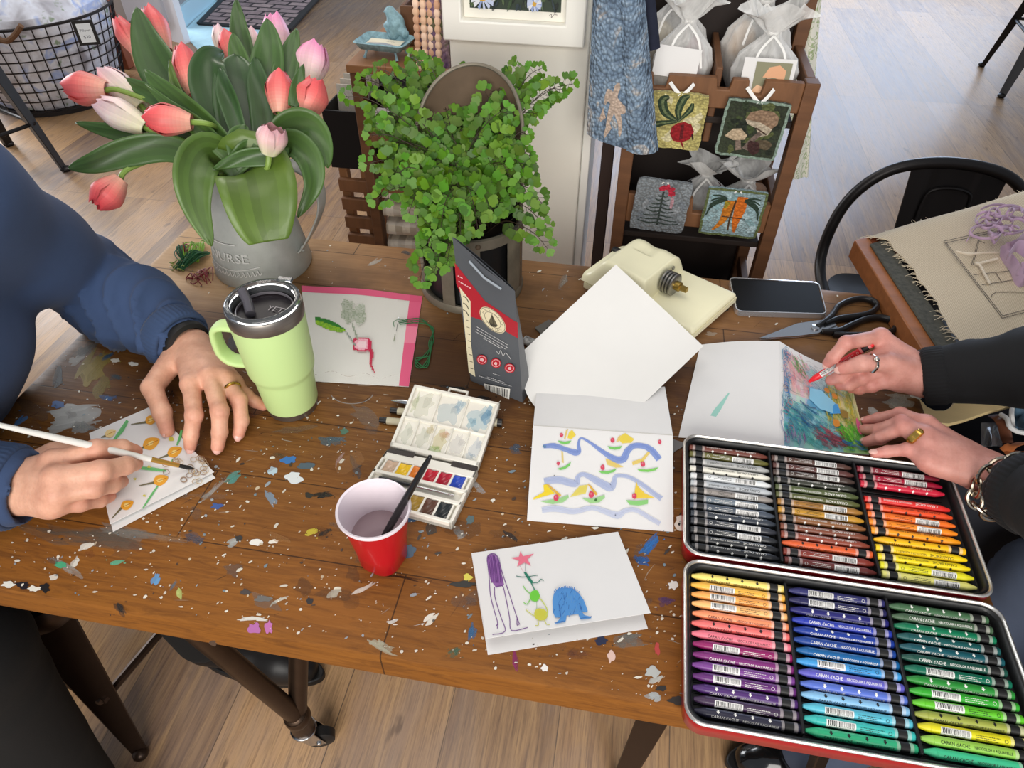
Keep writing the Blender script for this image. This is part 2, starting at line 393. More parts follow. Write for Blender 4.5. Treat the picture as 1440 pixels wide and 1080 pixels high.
# ================================================================ work table
TX0, TX1, TY0, TY1, TT = -.777, .432, .288, 1.008, .04
def table_mat():
    t = NT('worn_plank_top'); v = t.obj()
    wob = t.noise(t.obj((1, 1, 1)), 6, 2)
    br = t.n('TexBrick', {'offset': .43}, Vector=t.obj((1, 1, 1), loc=(.18, .012, 0)), Scale=1.0, Mortar_Size=.0009, Mortar_Smooth=.3, Brick_Width=.62, Row_Height=.098,
             Color1=(0, 0, 0, 1), Color2=(1, 1, 1, 1), Mortar=(.5, .5, .5, 1))
    tone = t.ramp(br.outputs[0], [(0, (98, 64, 30)), (.35, (120, 79, 36)), (.6, (138, 92, 42)), (1, (112, 75, 38))])
    g1 = t.noise(t.obj((2.2, 34, 30)), 3.5, 8, .65, .8); g2 = t.noise(t.obj((6, 150, 90)), 3, 5, .6)
    c = t.mix(t.ramp(g1, [(.4, 0.0), (.72, .7)]), tone, (70, 42, 20)); c = t.mix(t.ramp(g2, [(.5, 0.0), (.8, .35)]), c, (190, 136, 70))
    sx = t.n('SeparateXYZ', Vector=v)
    fr = t.n('MapRange', Value=sx.outputs[1], i1=.62, i2=.32, i3=0.0, i4=.6).outputs[0]; c = t.mix(fr, c, (154, 94, 32), 'MIX')
    c = t.mix(t.ramp(t.noise(t.obj((3, 26, 20), loc=(1, 2, 0)), 4, 7, .7, 1.2), [(.46, 0.0), (.68, .7)]), c, (90, 52, 22))
    # worn, pale back left end, paler still for missing light; darker right end
    wl = t.math('ADD', t.n('MapRange', Value=sx.outputs[0], i1=-.36, i2=-.60, i3=0.0, i4=1.0).outputs[0], t.math('MULTIPLY', t.math('SUBTRACT', wob, .5), 1.2))
    wl = t.math('MULTIPLY', wl, t.n('MapRange', Value=sx.outputs[1], i1=.76, i2=.83, i3=0.0, i4=.9).outputs[0], True); c = t.mix(wl, c, t.mix(g1, (222, 184, 136), (178, 134, 90)))
    wb = t.math('MULTIPLY', t.n('MapRange', Value=sx.outputs[1], i1=.74, i2=.9, i3=0.0, i4=.8).outputs[0], t.math('SUBTRACT', 1.0, wl)); c = t.mix(wb, c, t.mix(g1, (172, 126, 80), (122, 84, 50)))  # browner back boards, lightened in colour to make up for weak light there
    dk = t.math('MULTIPLY', t.ramp(t.noise(t.obj((1, 1, 1), loc=(3, 1, 0)), 5, 4), [(.42, 0.0), (.62, .8)]), t.n('MapRange', Value=sx.outputs[1], i1=.44, i2=.6, i3=.12, i4=1.0).outputs[0])
    dk = t.math('MULTIPLY', dk, t.math('SUBTRACT', 1.0, wl)); c = t.mix(dk, c, (66, 42, 26))
    c = t.mix(t.math('MULTIPLY', br.outputs['Fac'], .8), c, (40, 24, 14))
    r = t.n('MapRange', Value=g1, i1=.2, i2=.8, i3=.42, i4=.62).outputs[0]
    b = t.bsdf(Base_Color=c, Roughness=r); b.inputs['Specular IOR Level'].default_value = .22; h = t.math('SUBTRACT', t.mix(.6, g1, g2), t.math('MULTIPLY', br.outputs['Fac'], 1.2)); t.put(b.inputs['Normal'], t.bump(h, .22, .0012)); return t.m
TMAT = table_mat()
table = thing('work_table', 'long plank-top craft table covered in dried paint splatters, on dark pipe legs', 'table', ((TX0+TX1)/2, (TY0+TY1)/2, 0))
mb = MB(); c8 = []
BV = .006
def rr(x0, x1, y0, y1, r, k=5):
    return [(x+r*math.cos(a0+PI/2*i/k), y+r*math.sin(a0+PI/2*i/k)) for x, y, a0 in ((x1-r, y0+r, -PI/2), (x1-r, y1-r, 0), (x0+r, y1-r, PI/2), (x0+r, y0+r, PI)) for i in range(k+1)]
lay = [(0, TZ-TT), (0, TZ-BV), (.0018, TZ-.0018), (BV, TZ)]
outl = [rr(TX0+i, TX1-i, TY0+i, TY1-i, .02) for i, z in lay]; nn = len(outl[0])
vs = [V((x, y, z)) for (i, z), L in zip(lay, outl) for x, y in L]
fs = [(k*nn+j, k*nn+(j+1) % nn, (k+1)*nn+(j+1) % nn, (k+1)*nn+j) for k in range(3) for j in range(nn)]+[tuple(range(nn))[::-1], tuple(3*nn+j for j in range(nn))]
mb.add(vs, fs)
A = Art(lambda x, y, l: P(x, y, TZ)+V((0, 0, l)), mb, 1, step=4e-7, lift=.00012)
R2 = random.Random(11)
def S(x, y, rx, ry, col, a=1.0, ang=0, jag=.3): A.blob(x, y, rx, ry, col, a, math.radians(ang), jag, R=R2)
def smear(x, y, L, W, ang, col, a, n=7):          # worn dab of paint: ragged core and dry-brush ends
    ca, sa = math.cos(math.radians(ang)), math.sin(math.radians(ang)); n = max(2, n)
    for k in range(1+n//2):
        u_, v_ = R2.uniform(-.26, .26)*L, R2.uniform(-.2, .2)*W; A.blob(x+ca*u_-sa*v_, y+sa*u_+ca*v_, L*R2.uniform(.12, .26), W*R2.uniform(.2, .34), col, a*R2.uniform(.6, .95), math.radians(ang+R2.uniform(-25, 25)), .38, 11, R2)
    for i in range(max(2, n//2)):
        o_ = R2.uniform(-.36, .36)*W; l = L*R2.uniform(.35, .9)/2; sh = R2.uniform(-.12, .12)*L; q = lambda s_, t_: (x+ca*(s_+sh)-sa*t_, y+sa*(s_+sh)+ca*t_)
        A.stroke([q(-l, o_), q(-l*.4, o_+R2.uniform(-1, 1)), q(l*.4, o_+R2.uniform(-1, 1)), q(l, o_+R2.uniform(-2, 2))], [W/n*.4, W/n*2.0, W/n*1.5, W/n*.3], col, a*R2.uniform(.5, .95), 3)
    for i in range(n): A.blob(x+ca*R2.uniform(-.6, .6)*L-sa*R2.uniform(-.6, .6)*W, y+sa*R2.uniform(-.6, .6)*L+ca*R2.uniform(-.6, .6)*W, R2.uniform(.6, 1.8), R2.uniform(.5, 1.2), col, a, 0, .3, 7, R2)
for q in [(100, 588, 88, 38, -8, (196, 196, 192), .8, 12), (120, 600, 50, 20, 0, (150, 150, 146), .6, 6), (112, 757, 210, 34, 2, (116, 110, 100), .32, 9), (30, 590, 44, 8, -48, (92, 134, 184), .8, 4), (195, 752, 150, 18, 8, (150, 146, 138), .4, 6),
          (122, 767, 30, 9, -32, (238, 234, 222), .95, 3), (107, 790, 26, 6, -55, (236, 232, 220), .9, 2), (220, 815, 28, 10, -62, (112, 168, 218), .95, 3), (245, 820, 30, 6, -55, (120, 130, 140), .5, 3),
          (162, 792, 32, 9, -14, (112, 190, 152), .9, 3), (95, 800, 60, 12, 25, (190, 188, 180), .35, 5), (253, 837, 24, 6, 80, (196, 206, 120), .9, 2), (328, 672, 36, 12, -32, (96, 164, 152), .7, 4),
          (383, 700, 30, 12, 62, (150, 170, 190), .6, 4), (273, 758, 32, 22, 10, (96, 92, 104), .4, 6), (327, 762, 22, 9, -25, (196, 200, 196), .8, 3), (465, 622, 52, 14, 4, (84, 106, 118), .6, 5),
          (470, 837, 34, 14, -42, (240, 236, 216), .95, 4), (512, 828, 44, 5, -28, (238, 232, 218), .9, 2), (355, 871, 52, 5, 3, (238, 234, 224), .95, 2), (392, 845, 40, 4, -28, (230, 226, 210), .8, 2),
          (605, 872, 36, 12, -42, (240, 234, 220), .95, 4), (552, 874, 22, 5, -22, (236, 232, 222), .9, 2), (664, 892, 30, 13, -75, (54, 106, 152), .8, 4), (537, 908, 50, 14, 28, (206, 204, 178), .55, 5),
          (639, 917, 24, 12, -25, (74, 110, 86), .6, 4), (724, 930, 30, 6, 88, (146, 34, 96), .8, 2), (919, 981, 34, 15, 6, (192, 198, 198), .75, 4), (922, 957, 26, 10, -20, (206, 204, 196), .8, 3),
          (884, 899, 54, 24, -4, (134, 130, 122), .45, 7), (937, 849, 24, 16, 10, (98, 62, 106), .5, 4), (914, 768, 44, 16, -48, (48, 118, 192), .92, 5), (903, 786, 26, 14, 20, (36, 92, 160), .85, 4),
          (720, 755, 28, 8, 35, (40, 32, 30), .8, 3), (726, 632, 26, 13, 5, (82, 96, 112), .6, 4), (645, 750, 26, 20, 30, (168, 164, 158), .45, 5), (673, 686, 30, 12, 40, (186, 184, 182), .4, 5),
          (500, 655, 40, 14, 70, (86, 66, 58), .6, 5), (478, 645, 36, 6, -60, (186, 150, 140), .5, 3), (457, 748, 30, 8, -20, (34, 30, 26), .7, 4), (454, 696, 30, 9, -10, (36, 30, 26), .7, 4),
          (440, 748, 20, 10, -20, (214, 194, 60), .85, 4), (130, 520, 74, 40, -55, (156, 134, 56), .75, 9), (142, 545, 40, 22, -40, (140, 120, 60), .6, 6), (108, 505, 36, 14, -30, (196, 192, 184), .6, 5), (152, 500, 22, 8, -30, (70, 100, 130), .6, 3), (165, 530, 30, 8, 10, (80, 90, 96), .5, 3), (150, 560, 26, 10, 10, (60, 100, 150), .6, 3), (82, 532, 36, 14, -75, (26, 22, 20), .95, 5), (118, 492, 50, 18, -30, (128, 126, 120), .4, 6),
          (176, 480, 60, 10, -15, (146, 140, 132), .45, 5), (330, 480, 60, 20, -60, (86, 82, 84), .4, 5), (1082, 496, 28, 9, 8, (196, 196, 178), .7, 4), (1262, 566, 60, 26, 4, (184, 178, 156), .5, 8),
          (1226, 580, 22, 14, 30, (206, 202, 190), .6, 4), (1180, 570, 40, 20, 0, (60, 42, 30), .4, 5), (527, 369, 26, 6, -20, (196, 186, 172), .5, 3), (570, 356, 18, 7, 10, (60, 48, 40), .7, 3),
          (793, 395, 30, 8, -70, (168, 156, 142), .5, 3), (760, 350, 40, 6, -10, (178, 166, 150), .35, 3), (505, 735, 60, 20, 60, (110, 84, 66), .3, 5), (690, 612, 40, 10, 12, (120, 84, 52), .4, 4),
          (170, 858, 34, 12, 48, (48, 42, 38), .75, 4), (300, 690, 60, 10, -42, (190, 186, 180), .3, 4), (560, 812, 100, 3, 8, (60, 36, 20), .7, 1), (395, 640, 30, 10, 10, (120, 90, 60), .4, 3),
          (812, 920, 40, 16, 10, (120, 70, 50), .3, 4), (150, 700, 40, 12, 10, (52, 46, 42), .4, 4), (680, 560, 30, 5, 6, (30, 24, 22), .8, 3), (640, 545, 44, 5, 6, (28, 24, 22), .8, 3)]:
    smear(q[0], q[1], q[2], q[3], q[4], q[5], q[6], q[7])
for q in [(82, 570, 11, 5, (34, 84, 146)), (85, 795, 8, 5, (76, 172, 128)), (63, 827, 7, 7, (30, 27, 26)), (32, 823, 10, 5, (34, 30, 34)), (405, 647, 10, 6, (54, 116, 186)), (430, 655, 12, 5, (80, 96, 110)),
          (413, 672, 12, 7, (228, 232, 234)), (383, 662, 6, 6, (190, 212, 224)), (305, 712, 8, 4, (52, 84, 150)), (360, 763, 8, 4, (240, 236, 228)), (385, 762, 7, 3, (238, 230, 216)), (434, 697, 6, 4, (44, 36, 30)),
          (358, 884, 9, 7, (186, 108, 172)), (378, 882, 5, 9, (196, 112, 176)), (345, 833, 8, 4, (70, 60, 56)), (370, 842, 12, 5, (124, 120, 116)), (766, 940, 5, 5, (236, 230, 224)), (859, 924, 5, 8, (220, 186, 172)),
          (846, 901, 9, 6, (24, 32, 66)), (946, 823, 7, 6, (228, 222, 216)), (924, 913, 4, 8, (184, 62, 58)), (886, 822, 8, 5, (58, 84, 46)), (658, 812, 6, 5, (216, 204, 78)), (652, 822, 16, 5, (36, 34, 30)),
          (484, 607, 6, 5, (62, 106, 84)), (576, 727, 10, 7, (52, 86, 120)), (576, 775, 9, 10, (70, 92, 112)), (607, 742, 7, 12, (50, 44, 38)), (661, 731, 6, 7, (76, 96, 98)), (336, 757, 5, 4, (38, 36, 34)),
          (300, 905, 5, 4, (86, 60, 40)), (918, 945, 10, 8, (182, 184, 180)), (952, 985, 12, 6, (40, 34, 30)), (930, 968, 8, 4, (36, 30, 28)), (270, 640, 6, 4, (96, 116, 70)), (436, 845, 6, 4, (34, 28, 30)),
          (187, 512, 7, 3, (220, 216, 206)), (162, 507, 6, 3, (214, 208, 196)), (1000, 470, 8, 3, (150, 130, 110)), (705, 470, 8, 4, (104, 86, 110)), (175, 460, 8, 4, (220, 216, 206)), (1290, 555, 10, 6, (200, 196, 180)),
          (12, 822, 10, 4, (238, 236, 224)), (48, 828, 9, 4, (240, 236, 222)), (75, 812, 6, 4, (220, 210, 196))]:
    S(*q[:5])
for i in range(18): A.stroke([(495+30*math.cos(2.9-i*.15), 552+16*math.sin(2.9-i*.15)), (495+30*math.cos(2.75-i*.15), 552+16*math.sin(2.75-i*.15))], 1.2, (168, 164, 160), .5, 0)
A.blob(958, 738, 10, 9, (232, 222, 208), 1, 0, .08); A.blob(955, 737, 1.8, 2.2, (20, 16, 16)); A.blob(961, 736, 1.8, 2.2, (20, 16, 16)); A.blob(957, 729, 6, 4, (228, 216, 204), 1, 0, .1)
for i in range(150):                                # fine scratches and drips
    x, y = R2.uniform(0, 1150), R2.uniform(420, 990); an = R2.choice([-.5, -.3, .1, .15, -1.0])+R2.uniform(-.3, .3); l = R2.uniform(6, 34); p = P(x, y)
    if TX0+.03 < p.x < TX1-.03 and TY0+.02 < p.y < TY1-.02 and TX0+.03 < P(x+l*math.cos(an), y+l*math.sin(an)).x < TX1-.03 and TY0+.02 < P(x+l*math.cos(an), y+l*math.sin(an)).y: A.stroke([(x, y), (x+l*.5*math.cos(an)+R2.uniform(-2, 2), y+l*.5*math.sin(an)), (x+l*math.cos(an), y+l*math.sin(an))], [.2, R2.uniform(.5, 1.2), .2], R2.choice([(206, 190, 168), (176, 150, 122), (60, 36, 20), (58, 36, 22), (190, 186, 180)]), R2.uniform(.3, .7), 3)
for i in range(90):                                 # faint worn colour smudges
    x, y = R2.uniform(20, 940), R2.uniform(560, 960); p = P(x, y)
    if TX0+.04 < p.x < TX1-.04 and TY0+.03 < p.y < TY1-.04: A.blob(x, y, R2.uniform(6, 26), R2.uniform(4, 12), R2.choice([(92, 60, 34), (70, 46, 30), (188, 132, 74), (120, 116, 110), (96, 84, 84), (140, 96, 60), (80, 90, 96), (130, 70, 50)]), R2.uniform(.12, .3), R2.uniform(-.6, .6), .4, 13, R2)
for i in range(2100):
    x, y = R2.uniform(0, 1060), R2.uniform(560, 1000)
    if R2.random() < .25: x, y = R2.uniform(0, 1300), R2.uniform(340, 640)
    p = P(x, y)
    if not (TX0+.01 < p.x < TX1-.01 and TY0+.007 < p.y < TY1-.01): continue
    s_ = R2.choice([.5, .6, .7, .9, 1.1, 1.4, 2.2])*(1.1 if y > 640 else .7)
    c_ = R2.choice([(236, 230, 214)]*6+[(210, 190, 160), (160, 170, 176), (60, 50, 44), (120, 140, 150)])
    A.blob(x, y, s_*R2.choice([1, 1, 1.4, 2.2]), s_*.8, c_, R2.uniform(.65, 1), R2.uniform(-1, 0), .3, 7, R2)
top = mb.build('tabletop', [TMAT, art_mat('dried_paint', .45)], table, sharp=30)
tag(top, 'paint-splattered plank tabletop')
pipe = mat('bronze_pipe', (74, 58, 46), .38, .75, var=.15, vs=30)
def pipe_leg(a, b, c, extra=True):
    m_ = MB().tube([a, b], .0165, 20); m_.lathe([(.0165, -.012), (.0215, -.012), (.0215, .012), (.0165, .012)], 20, Matrix.Translation(V(b))@(V(a)-V(b)).to_track_quat('Z', 'Y').to_matrix().to_4x4())
    m_.tube([c, b], .0165, 20); m_.ball(b, .024, 16, 10); m_.tube([V(b), V(b)-V((0, 0, .05))], .021, 20)
    return m_
def caster(p, ang, leg):
    mm = MB(); T = Matrix.Translation(V(p))@Matrix.Rotation(ang, 4, 'Z')
    for sx in (-1, 1): mm.hexa([T@V(q) for q in ((.006, .015*sx-.0015, .018), (.034, .015*sx-.0015, .018), (.034, .015*sx+.0015, .018), (.006, .015*sx+.0015, .018), (-.018, .015*sx-.0015, .066), (.018, .015*sx-.0015, .066), (.018, .015*sx+.0015, .066), (-.018, .015*sx+.0015, .066))])
    mm.lathe([(.022, .060), (.024, .062), (.024, .068), (.012, .072)], 20, T); mm.tube([T@V((.022, -.02, .027)), T@V((.022, .02, .027))], .005, 10)
    f_ = mm.build('caster_fork', mat('chrome', (200, 200, 200), .2, 1), leg, bevel=.001)
    RT = T@Matrix.Translation((.022, 0, .016))@Matrix.Rotation(PI/2, 4, 'X')
    MB().lathe([(.006, -.012), (.020, -.012), (.027, -.008), (.027, .008), (.020, .012), (.006, .012)], 28, RT).build('caster_wheel', mat('black_rubber', (26, 25, 25), .5), leg)
for bx, by, ang in ((-.462, .43, .35), (.30, .62, .4), (-.46, .88, 0.), (.3, .9, 0.)):
    b_ = V((bx, by, .13)); tt = TZ-TT
    lg = pipe_leg((bx-.10, by-.055, tt), b_, (bx+.045, by+.22 if by < .7 else by-.10, tt)).build('leg', pipe, table); caster((bx, by, .012), ang, lg)
# ================================================================ crayon tin and crayons
tin = thing('crayon_tin', 'open red metal crayon tin with two black trays full of crayons, at right table corner', 'tin', (.264, .44, TZ))
redm = mat('red_enamel', (176, 22, 34), .3, .2, coat=.3); rimm = mat('tin_rim', (206, 202, 196), .3, .8); blk = mat('black_tray', (24, 24, 25), .42, var=.1, vs=60)
TRX0, TRX1 = .109, .4195
TRAYS = {'front': (.2665, .4365), 'back': (.4425, .6175)}
ZT = TZ+.026
def loop(x0, x1, y0, y1, r, z): return [V((x, y, z)) for x, y in rr(x0, x1, y0, y1, r, 6)]
def rings(mb, L, m=0, capb=True, capt=False):
    n = len(L[0]); mb.add([p for l in L for p in l], [(k*n+j, k*n+(j+1) % n, (k+1)*n+(j+1) % n, (k+1)*n+j) for k in range(len(L)-1) for j in range(n)]+([tuple(range(n))[::-1]] if capb else [])+([tuple((len(L)-1)*n+j for j in range(n))] if capt else []), m)
colx = [.1165, .2140, .3125]
for nm, (y0, y1) in TRAYS.items():
    q = lambda i, z: loop(TRX0+i, TRX1-i, y0+i, y1-i, .018-i*.6, z)
    mb = MB(); rings(mb, [q(.004, TZ+.0008), q(.0008, TZ+.003), q(0, TZ+.02), q(.0006, ZT-.003)])
    rings(mb, [q(.0006, ZT-.003), q(-.0006, ZT-.0015), q(0, ZT), q(.0014, ZT+.0006), q(.0028, ZT-.0008), q(.003, ZT-.004)], 1, False)
    sh = mb.build('front_tray' if nm == 'front' else 'rear_tray', [redm, rimm], tin, sharp=60)
    mb = MB(); rings(mb, [q(.003, ZT-.002), q(.0045, ZT-.0015), q(.0065, ZT-.004), q(.007, TZ+.012), q(.012, TZ+.0115)], 0, False)
    inn = rr(TRX0+.012, TRX1-.012, y0+.012, y1-.012, .018-.007, 6); mb.add([V((x, y, TZ+.0115)) for x, y in inn], [tuple(range(len(inn)))])
    for k in (1, 2):
        x = colx[k]-.0022; mb.box((x, (y0+y1)/2, TZ+.0165), (.0028, y1-y0-.02, .012))
    for k in range(3):                                   # shallow grooves between the crayons
        for j in range(15): mb.box((colx[k]+.047, y0+.0135+(y1-y0-.027)*j/14, TZ+.0118), (.09, .0012, .003))
    mb.build('insert', blk, sh, bevel=.0006, seg=1)
mb = MB()
for x in (.16, .29, .385): mb.tube([(x-.018, .4395, TZ+.012), (x+.018, .4395, TZ+.012)], .003, 10)
mb.build('hinge', rimm, tin)
# --- one crayon, tip at x=0
CR, CLN = .0044, .0936
wax = mat('crayon_wax', rough=.45, objcol=True, sss=.0); wrp = mat('crayon_wrapper', rough=.4, objcol=True, coat=.15)
lab = art_mat('wrapper_print', .45); bandm = mat('black_band', (28, 27, 27), .5)
def lighten_mat():
    t = NT('crayon_wrapper_edge'); c = t.mix(.35, t.n('ObjectInfo').outputs['Color'], (225, 215, 210)); t.bsdf(Base_Color=c, Roughness=.45); return t.m
wedge = lighten_mat()
RX = Matrix.Rotation(PI/2, 4, 'Y')
crayon_me = MB().lathe([(.0008, 0), (.0017, .0006), (.0036, .0075), (.0041, .0095), (.0041, CLN-.001), (.0036, CLN)], 16, RX).mesh('crayon', wax)
band_me = MB().lathe([(.0043, .0788), (.00455, .0788), (.00455, .0866), (.0043, .0866)], 16, RX).mesh('band', bandm)
def wrapper(kind, white):
    mb = MB(); mb.lathe([(.0042, .0105), (CR, .0105), (CR, .0758), (.0042, .0758)], 16, RX, 0); mb.lathe([(.00425, .0758), (.00442, .0758), (.00442, .0785), (.0042, .0785)], 16, RX, 1)
    mb.lathe([(.00425, .0868), (.00435, .0868), (.00435, .0900), (.0042, .0900)], 16, RX, 1)
    fg = (238, 236, 230) if white else (24, 22, 24); r_ = CR+.00005
    def fn(u, v, l):                                     # v: arc length from the viewing side (towards -y and up)
        a = v/CR; return V((u, -math.cos(a+.95)*0, 0))+V((0, math.sin(a-.55)*(r_+l), math.cos(a-.55)*(r_+l)))
    A = Art(fn, mb, 2, step=9e-6, lift=.0002)
    if kind == 'text': A.text("CARAN d'ACHE", .015, -.0018, .0040, fg, width=.024); A.text('NEOCOLOR II AQUARELLE', .0425, -.0014, .0031, fg, width=.031); fine_print(A, .024, -.0036, .012, .0008, fg)
    if kind == 'arrow':
        for x in (.021, .036, .051, .066): A.poly([(x-.0008, .0040), (x+.0008, .0040), (x+.0008, .0022), (x+.0017, .0022), (x, .0004), (x-.0017, .0022), (x-.0008, .0022)], fg)
        A.text("CARAN d'ACHE", .015, -.0034, .0034, fg, width=.024); A.text('NEOCOLOR II AQUARELLE', .0425, -.0032, .0026, fg, width=.031)
    if kind == 'bar':
        def cell(x0, x1, v0, v1, c, nv=6):
            for j in range(nv): A.poly([(x0, v0+(v1-v0)*j/nv), (x1, v0+(v1-v0)*j/nv), (x1, v0+(v1-v0)*(j+1)/nv), (x0, v0+(v1-v0)*(j+1)/nv)], c)
        A.step = 0; A.k = .00004; cell(.0185, .0435, -.0036, .0034, (238, 236, 232), 9); A.k = .00009
        R = random.Random(5); x = .0198
        while x < .042:
            w_ = R.choice([.0003, .0005, .0008]); cell(x, x+w_, -.0016, .0028, (30, 28, 30)); x += w_+R.choice([.0004, .0007])
        A.k = .00018; fine_print(A, .021, -.0027, .018, .0008, (30, 28, 30)); fine_print(A, .047, .0012, .020, .0009, fg); fine_print(A, .047, -.0004, .016, .0009, fg); fine_print(A, .047, -.002, .019, .0009, fg); A.ring(.072, 0, .0014, .0003, fg)
    return mb.mesh('wrapper', [wrp, wedge, lab], sharp=40)
WR = {(k, w_): wrapper(k, w_) for k in ('text', 'arrow', 'bar') for w_ in (True, False)}
def put_crayon(M4, col, kind, label, group, roll=0.0):
    lum = .3*col[0]+.59*col[1]+.11*col[2]
    r_ = bpy.data.objects.new('wax_crayon', crayon_me); COL.objects.link(r_); r_.matrix_basis = M4@Matrix.Rotation(roll, 4, 'X'); r_.color = lin(col); tag(r_, label, 'crayon', group)
    for nm, me in (('wrapper', WR[(kind, lum < 120)]), ('band', band_me)):
        c_ = bpy.data.objects.new(nm, me); COL.objects.link(c_); c_.parent = r_; c_.color = lin(col)
    return r_
def tw(L): return L
T_, A_, B_ = 'text', 'arrow', 'bar'
FL = [((250, 226, 120), A_, 'pale yellow'), ((250, 188, 74), B_, 'golden apricot'), ((250, 172, 88), B_, 'light orange'), ((252, 190, 118), B_, 'peach'), ((250, 150, 104), T_, 'salmon orange'), ((244, 116, 112), A_, 'coral pink'),
      ((240, 124, 140), T_, 'rose pink'), ((146, 24, 96), B_, 'magenta'), ((124, 36, 112), T_, 'plum'), ((122, 62, 142), B_, 'violet'), ((98, 36, 112), B_, 'purple'), ((78, 40, 110), A_, 'deep purple'), ((66, 44, 76), B_, 'aubergine'), ((40, 38, 58), A_, 'blue black')]
FM = [((48, 48, 104), B_, 'dusky navy'), ((36, 34, 82), B_, 'midnight blue'), ((34, 32, 108), A_, 'indigo'), ((40, 58, 170), T_, 'royal blue'), ((24, 56, 150), A_, 'cobalt blue'), ((26, 66, 146), T_, 'deep blue'),
      ((16, 96, 156), T_, 'ocean blue'), ((64, 154, 216), B_, 'sky blue'), ((96, 92, 190), T_, 'periwinkle'), ((88, 114, 202), A_, 'cornflower blue'), ((134, 186, 224), A_, 'pale blue'), ((90, 190, 212), B_, 'turquoise blue'), ((60, 192, 184), B_, 'aqua'), ((48, 180, 126), A_, 'jade green')]
FR = [((66, 104, 70), A_, 'grey green'), ((72, 98, 72), T_, 'moss green'), ((10, 116, 78), A_, 'emerald green'), ((22, 84, 84), A_, 'dark teal'), ((18, 82, 92), A_, 'petrol blue'), ((24, 78, 66), T_, 'bottle green'),
      ((6, 106, 80), B_, 'sea green'), ((40, 138, 52), A_, 'grass green'), ((52, 166, 46), B_, 'spring green'), ((98, 194, 42), B_, 'bright green'), ((158, 166, 72), A_, 'olive yellow'), ((226, 216, 30), B_, 'lemon yellow'), ((158, 210, 84), T_, 'lime green'), ((70, 206, 150), T_, 'mint green')]
BL = [((112, 58, 46), A_, 'russet brown'), ((102, 98, 46), B_, 'olive'), ((174, 174, 172), T_, 'silver grey'), ((226, 222, 208), A_, 'ivory'), ((224, 226, 226), B_, 'white'), ((186, 190, 194), T_, 'light grey'),
      ((150, 142, 136), B_, 'warm grey'), ((110, 120, 130), B_, 'blue grey'), ((74, 82, 94), B_, 'slate grey'), ((52, 58, 68), A_, 'dark slate'), ((50, 52, 60), B_, 'charcoal'), ((42, 44, 48), B_, 'dark charcoal'), ((36, 38, 42), A_, 'soft black'), ((30, 32, 36), A_, 'black')]
BM = [((84, 56, 48), B_, 'umber'), ((92, 54, 50), B_, 'chestnut'), ((70, 54, 48), B_, 'dark umber'), ((54, 56, 46), A_, 'black olive'), ((82, 92, 54), T_, 'khaki green'), ((88, 92, 50), T_, 'army green'),
      ((164, 116, 52), B_, 'ochre'), ((196, 144, 46), B_, 'golden ochre'), ((136, 88, 50), A_, 'light brown'), ((124, 68, 48), A_, 'cinnamon brown'), ((140, 66, 48), A_, 'brick brown'), ((224, 96, 46), A_, 'orange rust'), ((136, 52, 40), B_, 'mahogany'), ((108, 46, 42), B_, 'maroon brown')]
BR = [((130, 32, 48), B_, 'burgundy'), ((166, 20, 54), B_, 'carmine'), ((204, 34, 62), A_, 'raspberry red'), None, ((226, 46, 42), T_, 'scarlet'), ((234, 82, 38), A_, 'vermilion'), ((244, 116, 38), B_, 'orange'),
      ((250, 142, 34), B_, 'bright orange'), ((252, 158, 28), A_, 'amber'), ((250, 190, 20), A_, 'sunflower yellow'), ((250, 212, 20), T_, 'canary yellow'), ((246, 218, 26), A_, 'vivid yellow'), ((236, 228, 40), B_, 'acid yellow'), ((238, 232, 130), B_, 'cream yellow')]
ORD = 'first second third fourth fifth sixth seventh eighth ninth tenth eleventh twelfth thirteenth fourteenth'.split()
flip = {('middle', 'back', 11), ('right', 'back', 9)}
R3 = random.Random(3)
for nm, cols in (('front', (FL, FM, FR)), ('back', (BL, BM, BR))):
    y0, y1 = TRAYS[nm]
    for k, (cn, L) in enumerate(zip(('left', 'middle', 'right'), cols)):
        for i, it in enumerate(L):
            if it is None: continue
            y = (y1-.0152)-(y1-y0-.0304)*i/13+R3.uniform(-.0003, .0003); x = colx[k]+.0005+R3.uniform(0, .0012)
            M4 = Matrix.Translation((x, y, TZ+.0172))
            if nm == 'back' and (cn, nm, i) not in flip: M4 = Matrix.Translation((x+CLN, y, TZ+.0172))@Matrix.Rotation(PI, 4, 'Z')
            M4 = M4@Matrix.Rotation(R3.uniform(-.006, .006), 4, 'Z')
            rear = nm == 'back' and (cn, nm, i) not in flip
            put_crayon(M4, it[0], it[1], f'{it[2]} wax crayon, {ORD[i]} from the back in the {cn} row of the {"front" if nm == "front" else "rear"} tray', f'crayons in the {"front" if nm == "front" else "rear"} tray', R3.uniform(-.25, .25)+(-1.1 if rear else 0))
# ================================================================ things on the table
paper = mat('white_card', (232, 230, 228), .75, var=.015, vs=30); artm = art_mat('drawing_ink', .7)
UP = V((0, 0, 1))
def bil(c):                                   # bilinear patch over 4 world corners a(0,0) b(1,0) c(1,1) d(0,1)
    a, b, c_, d = [V(p) for p in c]; return lambda u, v: a*(1-u)*(1-v)+b*u*(1-v)+c_*u*v+d*(1-u)*v
